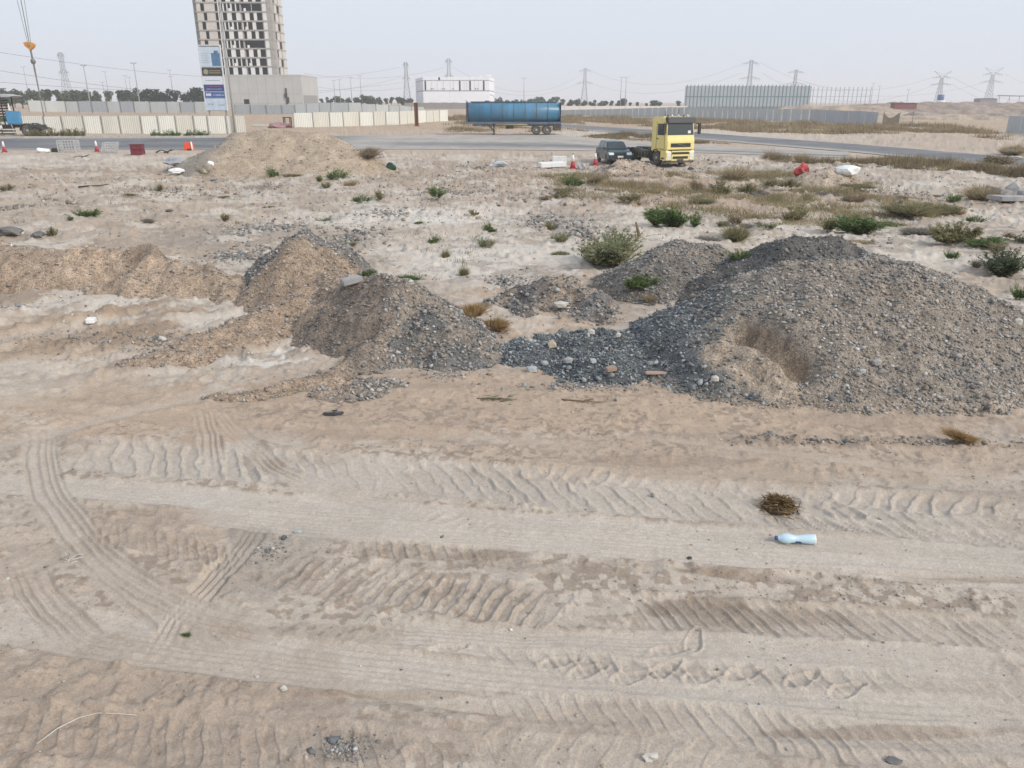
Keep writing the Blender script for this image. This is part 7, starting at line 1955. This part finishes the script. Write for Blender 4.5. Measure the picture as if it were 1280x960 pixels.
# --- the larger named plants
LST = [
 (770, 331, 84, 38, 'pale', 'bush', "largest olive-green bush on the plain, beside the medium gravel heap"),
 (746, 330, 50, 29, 'olive', 'bush', "yellowish bush grown together with the left side of the largest olive bush"),
 (820, 283, 40, 22, 'green', 'bush', "vivid green bush, left one of the fresh green row right of the largest bush"),
 (846, 284, 40, 24, 'green', 'bush', "vivid green bush, middle one of the fresh green row above the medium heap"),
 (870, 283, 26, 20, 'green', 'bush', "vivid green bush, right one of the fresh green row above the medium heap"),
 (801, 361, 40, 18, 'green', 'bush', "bright green round bush at the left foot of the medium gravel heap"),
 (547, 248, 31, 15, 'green', 'bush', "dark green upright bush alone in the middle of the pale plain"),
 (452, 253, 19, 10, 'green', 'bush', "small green bush left one of a close pair below the tall mound"),
 (476, 252, 15, 13, 'olive', 'bush', "small olive bush right one of a close pair below the tall mound"),
 (342, 222, 18, 13, 'green', 'bush', "green tuft at the foot of the tall mound, left of the dark stain"),
 (366, 220, 22, 6, 'olive', 'mat', "low olive weed at the mound foot above the dark stain"),
 (398, 228, 15, 11, 'green', 'bush', "green bush left of a pale stone at the mound foot"),
 (409, 235, 17, 10, 'pale', 'bush', "pale green weed lowest in the cluster at the mound foot"),
 (421, 224, 21, 14, 'green', 'bush', "largest green bush in the cluster at the right foot of the mound"),
 (438, 233, 18, 9, 'dry', 'tuft', "pale dry tuft right of the green cluster at the mound foot"),
 (460, 196, 44, 13, 'brown', 'tuft', "brown dry grass on the right shoulder of the tall mound"),
 (112, 271, 27, 13, 'green', 'bush', "green bush, larger one of a pair on the left plain"),
 (88, 276, 13, 7, 'green', 'bush', "green bush, smaller one of a pair on the left plain"),
 (65, 295, 13, 13, 'olive', 'bush', "olive weed just above the earth bank near the left edge"),
 (9, 239, 15, 8, 'olive', 'bush', "olive weed at the left edge of the plain"),
 (162, 244, 18, 6, 'olive', 'mat', "low olive weed on the upper left plain near a bent stick"),
 (200, 239, 10, 12, 'olive', 'tuft', "narrow upright olive tuft on the plain left of the mound"),
 (212, 264, 12, 7, 'grey', 'mat', "greyish weed beside a thin stick on the left plain"),
 (281, 276, 15, 10, 'olive', 'bush', "pale olive weed on the plain right of a grey scatter of stones"),
 (280, 248, 16, 4, 'olive', 'mat', "flat olive weed on the plain below the mound's left end"),
 (185, 277, 24, 6, 'grey', 'mat', "grey-brown creeping weed on the left plain"),
 (401, 276, 24, 7, 'green', 'mat', "flat green weed on the pale crust below the tall mound"),
 (335, 260, 16, 4, 'olive', 'mat', "flat olive weed left of the pale crust"),
 (612, 289, 25, 10, 'green', 'bush', "green weed, upper one of a pair right of the pale crust"),
 (608, 309, 21, 15, 'pale', 'bush', "pale green weed, lower one of a pair right of the pale crust"),
 (543, 304, 23, 9, 'green', 'bush', "green weed on the pale crust left of the weed pair"),
 (557, 321, 14, 11, 'olive', 'tuft', "thin olive tuft on the pale crust below a green weed"),
 (594, 270, 13, 8, 'olive', 'bush', "small olive weed next to a grey stone patch on the pale plain"),
 (523, 279, 13, 5, 'green', 'mat', "flat green weed beside a grey stone in the middle of the plain"),
 (580, 344, 17, 14, 'olive', 'tuft', "yellow-green tuft on the sand right of the scooped heap"),
 (436, 302, 13, 5, 'olive', 'mat', "tiny olive weed behind the heap with dark gravel"),
 (442, 306, 12, 7, 'olive', 'mat', "small olive weed right behind the dark gravel crest"),
 (459, 343, 24, 9, 'green', 'mat', "green weed growing on the heap crest by the grey slab"),
 (510, 348, 32, 11, 'green', 'mat', "green weed growing along the top of the scooped heap"),
 (590, 396, 44, 24, 'orange', 'tuft', "upper clump of thin orange-dry grass right of the scooped heap"),
 (614, 411, 46, 22, 'orange', 'tuft', "lower clump of thin orange-dry grass right of the scooped heap"),
 (716, 233, 28, 16, 'green', 'bush', "green bush below the roadside cone, left of the dry one"),
 (742, 230, 26, 14, 'brown', 'bush', "brown-green bush right of the green one below the roadside cone"),
 (706, 238, 30, 8, 'olive', 'mat', "low olive weed in front of the green bush below the cone"),
 (700, 248, 17, 11, 'olive', 'bush', "olive weed nearest the camera in the group below the cone"),
 (684, 248, 28, 8, 'brown', 'mat', "brown creeping weed left end of the group below the cone"),
 (785, 251, 30, 10, 'olive', 'bush', "olive weed on the plain above the green bush row"),
 (760, 240, 26, 7, 'grey', 'mat', "grey twiggy weed above the olive weed in the middle right plain"),
 (872, 239, 22, 20, 'brown', 'tuft', "reddish brown dry bush below the yellow truck"),
 (918, 224, 46, 20, 'dry', 'tuft', "tall straw-coloured grass clump right of the yellow truck"),
 (904, 243, 30, 18, 'olive', 'bush', "olive bush in front of the straw-coloured clump"),
 (938, 241, 34, 14, 'olive', 'bush', "olive bush touching the black scrap in the dry grass"),
 (960, 233, 24, 9, 'olive', 'bush', "small olive bush above the black scrap"),
 (985, 236, 28, 12, 'olive', 'bush', "olive bush midway between black scrap and red bag"),
 (1010, 248, 24, 11, 'dry', 'tuft', "straw tuft below the red bag"),
 (1032, 243, 32, 8, 'grey', 'mat', "grey twiggy weed below the small sand heap"),
 (1076, 236, 40, 8, 'olive', 'mat', "low olive weed below the white sheet"),
 (1066, 251, 34, 13, 'brown', 'tuft', "rusty dry grass on the plain below the white sheet"),
 (875, 252, 42, 8, 'olive', 'mat', "low olive weeds below the reddish dry bush"),
 (920, 281, 22, 14, 'brown', 'bush', "brown-green bush left of the grey twiggy weed, right plain"),
 (903, 283, 18, 9, 'pale', 'bush', "pale tuft left of the brown-green bush on the right plain"),
 (937, 284, 30, 10, 'grey', 'mat', "grey twiggy weed between two greener bushes on the right plain"),
 (957, 287, 26, 9, 'pale', 'bush', "pale bluish bush right of the grey twiggy weed"),
 (990, 277, 30, 20, 'olive', 'bush', "rounded olive bush above the dark gravel heap"),
 (918, 301, 42, 22, 'olive', 'tuft', "wide pale olive clump above the medium gravel heap's right end"),
 (886, 301, 34, 13, 'grey', 'mat', "grey twiggy weed above the medium gravel heap"),
 (928, 326, 26, 15, 'green', 'bush', "dark green bush tucked left of the dark gravel heap"),
 (1078, 292, 58, 23, 'green', 'bush', "wide green bush above the biggest gravel heap's crest"),
 (1033, 289, 32, 18, 'olive', 'bush', "olive bush joined to the left of the wide green bush"),
 (1076, 304, 34, 8, 'dry', 'mat', "dry twigs right behind the crest of the biggest heap"),
 (1116, 281, 28, 7, 'green', 'mat', "flat green weed right of the wide green bush"),
 (1135, 270, 60, 16, 'olive', 'tuft', "broad olive grass strip on the right plain"),
 (1180, 268, 40, 14, 'olive', 'bush', "olive bush at the right end of the broad grass strip"),
 (1200, 268, 18, 10, 'orange', 'tuft', "orange dry tuft at the end of the broad grass strip"),
 (1194, 254, 24, 15, 'green', 'bush', "green bush alone below the median grass belt, far right plain"),
 (1128, 251, 16, 8, 'brown', 'bush', "small brown bush above the broad grass strip"),
 (1190, 304, 54, 26, 'olive', 'bush', "large rounded grey-olive bush on the right plain"),
 (1153, 291, 44, 13, 'grey', 'mat', "grey twiggy weed joined to the left of the large grey-olive bush"),
 (1218, 279, 18, 9, 'green', 'bush', "small green weed above the large grey-olive bush"),
 (1228, 311, 36, 14, 'green', 'bush', "green bush right of the large grey-olive bush"),
 (1243, 315, 20, 13, 'brown', 'bush', "reddish brown bush attached to a green one near the right edge"),
 (1258, 344, 58, 30, 'dark', 'bush', "dark green wide bush at the right edge behind the biggest heap"),
 (1220, 334, 16, 14, 'grey', 'tuft', "bare grey twigs left of the dark green wide bush"),
 (1190, 324, 15, 14, 'green', 'bush', "single small upright green plant on the pale sand"),
 (1277, 375, 22, 24, 'green', 'bush', "green bush cut off by the right edge beside the biggest heap"),
 (1276, 304, 22, 12, 'dark', 'bush', "dark green bush cut off by the right edge, above the wide one"),
 (1262, 298, 18, 8, 'olive', 'bush', "small olive weed near the right edge"),
 (1226, 249, 42, 21, 'dry', 'tuft', "straw grass clump left of the concrete slab pile"),
 (1168, 246, 16, 5, 'olive', 'mat', "tiny olive weed on the pale ground, far right plain"),
 (691, 287, 18, 11, 'olive', 'bush', "olive weed on the grey stone patch left of the largest bush"),
 (703, 303, 26, 13, 'pale', 'bush', "grey-green bush left of the largest olive bush"),
 (812, 376, 22, 12, 'dry', 'tuft', "thin dry grass below the bright green round bush"),
 (700, 318, 22, 9, 'olive', 'mat', "low olive weed left below the largest bush"),
 (1203, 548, 42, 18, 'orange', 'tuft', "single orange-dry tuft on the sand in front of the biggest heap"),
 (1250, 206, 40, 12, 'brown', 'bush', "dark brown bush at the right end of the median grass belt"),
 (1266, 192, 44, 13, 'dry', 'tuft', "straw-brown clump on the far side of the side road at the right edge"),
 (1000, 202, 24, 14, 'dry', 'tuft', "straw clump at the left end of the median grass belt"),
 (232, 796, 14, 8, 'green', 'mat', "tiny green sprout on the near track at left"),
]
for q_ in PALS: PALS[q_] = [tuple((1.45 if q_ in ('green', 'dark') else 1.28)*v for v in t_) for t_ in PALS[q_]]
for t in LST:
    px, pb, w, h, kind, form, label = t
    plant(px, pb, w, h, kind, form, label, cat="grass" if form == 'tuft' else "shrub")
# roadside hedge clumps at the left
for i, (px, w, h) in enumerate([(38, 12, 8), (47, 13, 10), (58, 13, 9), (69, 12, 12), (80, 13, 9), (90, 13, 11), (101, 14, 11)]):
    plant(px, 171.5, w, h, 'olive', 'bush', "grass clump before the cream hoarding, %s one from the blue truck" % ORD[i], "grass", group="grass clumps behind the blue truck")
for i, (px, w, h) in enumerate([(193, 13, 9), (203, 13, 8), (213, 14, 10), (224, 13, 9), (235, 14, 9), (246, 13, 10), (255, 10, 9)]):
    plant(px, 171.5, w, h, 'green', 'bush', "green grass clump before the cream hoarding, %s one from the lamp post" % ORD[6-i], "grass", group="grass clumps left of the lamp post")
# green twig broken off and lying on the sand
p = hit(620, 500, heaps=False, full=True); k = px2m(p); g = np.random.default_rng(8); n = 60
rt = np.stack([g.uniform(-22, 20, n)*k, g.normal(0, 0.05, n), np.full(n, 0.012)], 1); a = g.normal(0.0, 0.5, n)
d = np.stack([np.cos(a)*0.95, np.sin(a)*0.6, np.abs(g.normal(0.1, 0.12, n))], 1)
V, F_, c = blades(g, rt, d, g.uniform(0.05, 0.14, n), np.full(n, 0.006), g.uniform(0, 0.3, n), np.array(PALS['dark'])[g.integers(0, 4, n)]*1.3)
o = np_mesh("twig", V, F_, M_plant, c); o.location = p; tag(o, "broken green twig lying on the sand before the bluish rubble", "twig")
mb = MB(); mb.tube([(-24*k, 0.02, 0.012), (0, 0, 0.02), (22*k, -0.03, 0.012)], 0.006, 5); mb.build("stem", M_wood, o)
# dung / straw heap on the track
p = hit(978, 641, heaps=False, full=True); k = px2m(p)
root = thing("straw_clump", "dark brown clump of trampled straw on the track above the plastic bottle", "straw clump", p)
n = 900; r = np.abs(g.normal(0, 0.42, n)); a = g.uniform(0, 6.28, n); r = np.clip(r, 0, 1.1)
rt = np.stack([r*np.cos(a)*25*k, r*np.sin(a)*0.20+0.10, 0.09*np.clip(1-r, 0, 1)**0.7+0.0], 1)
th2 = g.uniform(0, 6.28, n); d = np.stack([np.cos(th2), np.sin(th2), g.normal(0.12, 0.25, n)], 1); d /= np.linalg.norm(d, axis=1)[:, None]
pal = np.array([(0.17, 0.11, 0.05), (0.11, 0.07, 0.035), (0.26, 0.18, 0.09), (0.07, 0.045, 0.025), (0.36, 0.28, 0.16)])
V, F_, c = blades(g, rt, d, g.uniform(0.03, 0.10, n), g.uniform(0.004, 0.009, n), g.uniform(0, 0.4, n), pal[g.integers(0, 5, n)]*1.35)
np_mesh("straw", V, F_, M_plant, c, parent=root)
mb = MB(); mb.lathe([(0.001, 0.045), (0.10, 0.035), (0.15, 0.02), (0.17, -0.01)][::-1], 18, Matrix.Translation((0, 0.10, 0)) @ Matrix.Diagonal((1.0, 0.85, 1, 1))); mb.build("core", mat("straw_core", (0.10, 0.065, 0.035), 0.95, var=0.4, scale=20), root)

# ------------------------------------------------------------------ uncountable dry growth
def in_poly(x, y, poly):
    inside = np.zeros(len(x), bool); n = len(poly); j = n-1
    for i in range(n):
        xi, yi = poly[i]; xj, yj = poly[j]
        c = ((yi > y) != (yj > y)) & (x < (xj-xi)*(y-yi)/(yj-yi+1e-12)+xi)
        inside ^= c; j = i
    return inside
def belt(name, label, pix, n, hgt, pal, seed, per=11, wl=4.0, thr=-0.15, wid=0.02, spread=0.22):
    poly = [gxy(*q) for q in pix]; xs = [q[0] for q in poly]; ys = [q[1] for q in poly]
    g = np.random.default_rng(seed)
    x = g.uniform(min(xs), max(xs), n*6); y = g.uniform(min(ys), max(ys), n*6)
    jx = fbm(x, y, 5, 3, seed+3)*1.5; k = in_poly(x+jx, y+jx, poly) & (fbm(x, y, wl, 3, seed) > thr + g.normal(0, 0.18, len(x))) & (road_mask(x, y) < 0.2)
    x, y = x[k][:n], y[k][:n]; n = len(x)
    cl = g.integers(0, len(pal), n); tone = np.clip(0.5+1.2*fbm(x, y, 5, 3, seed+9), 0, 1); cl = (np.floor((fbm(x, y, wl, 3, seed+15)*0.8+0.5+g.normal(0, 0.22, n))*len(pal))).astype(int) % len(pal)
    X = np.repeat(x, per)+g.normal(0, spread, n*per); Y = np.repeat(y, per)+g.normal(0, spread, n*per)
    Z = macro(X, Y)-0.02
    a = g.uniform(0, 6.28, n*per); lean = np.abs(g.normal(0.45, 0.3, n*per))
    d = np.stack([np.sin(lean)*np.cos(a), np.sin(lean)*np.sin(a), np.cos(lean)], 1)
    H_ = np.repeat(g.uniform(0.3, 1.1, n)*np.clip(0.75+0.9*fbm(x, y, wl*0.6, 3, seed+21), 0.2, 1.6), per)*hgt*g.uniform(0.5, 1.0, n*per)
    P = np.array(pal)*1.1; col = np.repeat(mixc(P[cl], P[(cl+1) % len(P)], tone), per, 0)*g.uniform(0.75, 1.25, (n*per, 1))
    V, F_, c = blades(g, np.stack([X, Y, Z], 1), d, H_, np.full(n*per, wid)*g.uniform(0.6, 1.4, n*per), g.uniform(0, 0.5, n*per), col, 2)
    o = np_mesh(name, V, F_, M_plant, c); return tag(o, label, "dry grass", kind="stuff")
DRY = PALS['dry']; MIX = [(0.30, 0.235, 0.14), (0.20, 0.165, 0.10), (0.26, 0.195, 0.125), (0.155, 0.145, 0.08), (0.36, 0.28, 0.175)]
belt("dry_grass", "belt of brown dry grass between the plain and the side road on the right", [(955, 198), (1000, 192), (1100, 198), (1200, 206), (1290, 214), (1400, 226), (1400, 235), (1280, 221), (1180, 215), (1080, 209), (1000, 204)], 5200, 0.75, MIX, 41, wl=2.4, thr=-0.12)
belt("dry_grass", "wide field of straw-coloured grass beyond the side road, up to the grey hoardings", [(700, 145), (840, 149), (1010, 154), (1100, 157), (1190, 158), (1262, 168), (1260, 176), (1180, 166), (1060, 168), (960, 167), (880, 162), (800, 157), (735, 152), (700, 151)], 9000, 0.9, [(0.36, 0.28, 0.18), (0.26, 0.20, 0.125), (0.42, 0.335, 0.22), (0.19, 0.16, 0.09)], 42, wl=6, thr=0.05, wid=0.04, spread=0.5)
belt("dry_grass", "thin strip of dry grass between the main road and the side road", [(700, 172.5), (760, 169), (850, 170), (960, 176), (960, 180), (880, 180), (760, 175.5), (700, 176)], 1500, 0.6, MIX, 43, wl=6, thr=-0.1, wid=0.03, spread=0.4)
belt("dry_grass", "dry grass on the sand behind the tanker trailer", [(530, 146), (590, 146), (690, 150), (730, 154), (735, 165), (690, 165), (560, 166), (570, 158), (530, 154)], 1700, 0.7, [(0.36, 0.28, 0.18), (0.26, 0.20, 0.125), (0.20, 0.17, 0.10)], 44, wl=7, thr=0.02, wid=0.035, spread=0.4)
belt("dry_grass", "thin scattered dry growth on the sandy plain below the car and the yellow truck", [(660, 222), (760, 212), (860, 214), (960, 216), (1090, 228), (1200, 262), (1150, 282), (980, 285), (860, 262), (740, 256)], 7500, 0.46, [(0.34, 0.28, 0.165), (0.25, 0.22, 0.12), (0.30, 0.23, 0.15), (0.20, 0.19, 0.10), (0.40, 0.33, 0.21)], 45, per=8, wl=3.2, thr=-0.04, wid=0.012, spread=0.16)
belt("ground_cover", "tiny scattered weeds and twigs on the pale plain", [(-60, 225), (200, 218), (480, 215), (660, 215), (660, 300), (700, 330), (560, 350), (330, 280), (-60, 290)], 1300, 0.22, [(0.24, 0.20, 0.14), (0.17, 0.165, 0.09), (0.20, 0.165, 0.13)], 46, per=7, wl=1.6, thr=0.22, wid=0.008, spread=0.09)
# ------------------------------------------------------------------ dusty air
mh = bpy.data.materials.new("haze_air"); mh.use_nodes = True
th_ = mh.node_tree; th_.nodes.clear()
oh = th_.nodes.new("ShaderNodeOutputMaterial"); pv = th_.nodes.new("ShaderNodeVolumePrincipled")
pv.inputs["Color"].default_value = (0.89, 0.92, 0.97, 1); pv.inputs["Density"].default_value = 0.00047; pv.inputs["Anisotropy"].default_value = 0.1
th_.links.new(pv.outputs[0], oh.inputs["Volume"])
hb = MB(); hb.box(-12600, 12600, -12600, 12600, -3.0, 110.0)
ho = hb.build("haze", mh); tag(ho, "thin pale dust haze hanging over the whole plain", "haze", kind="stuff")
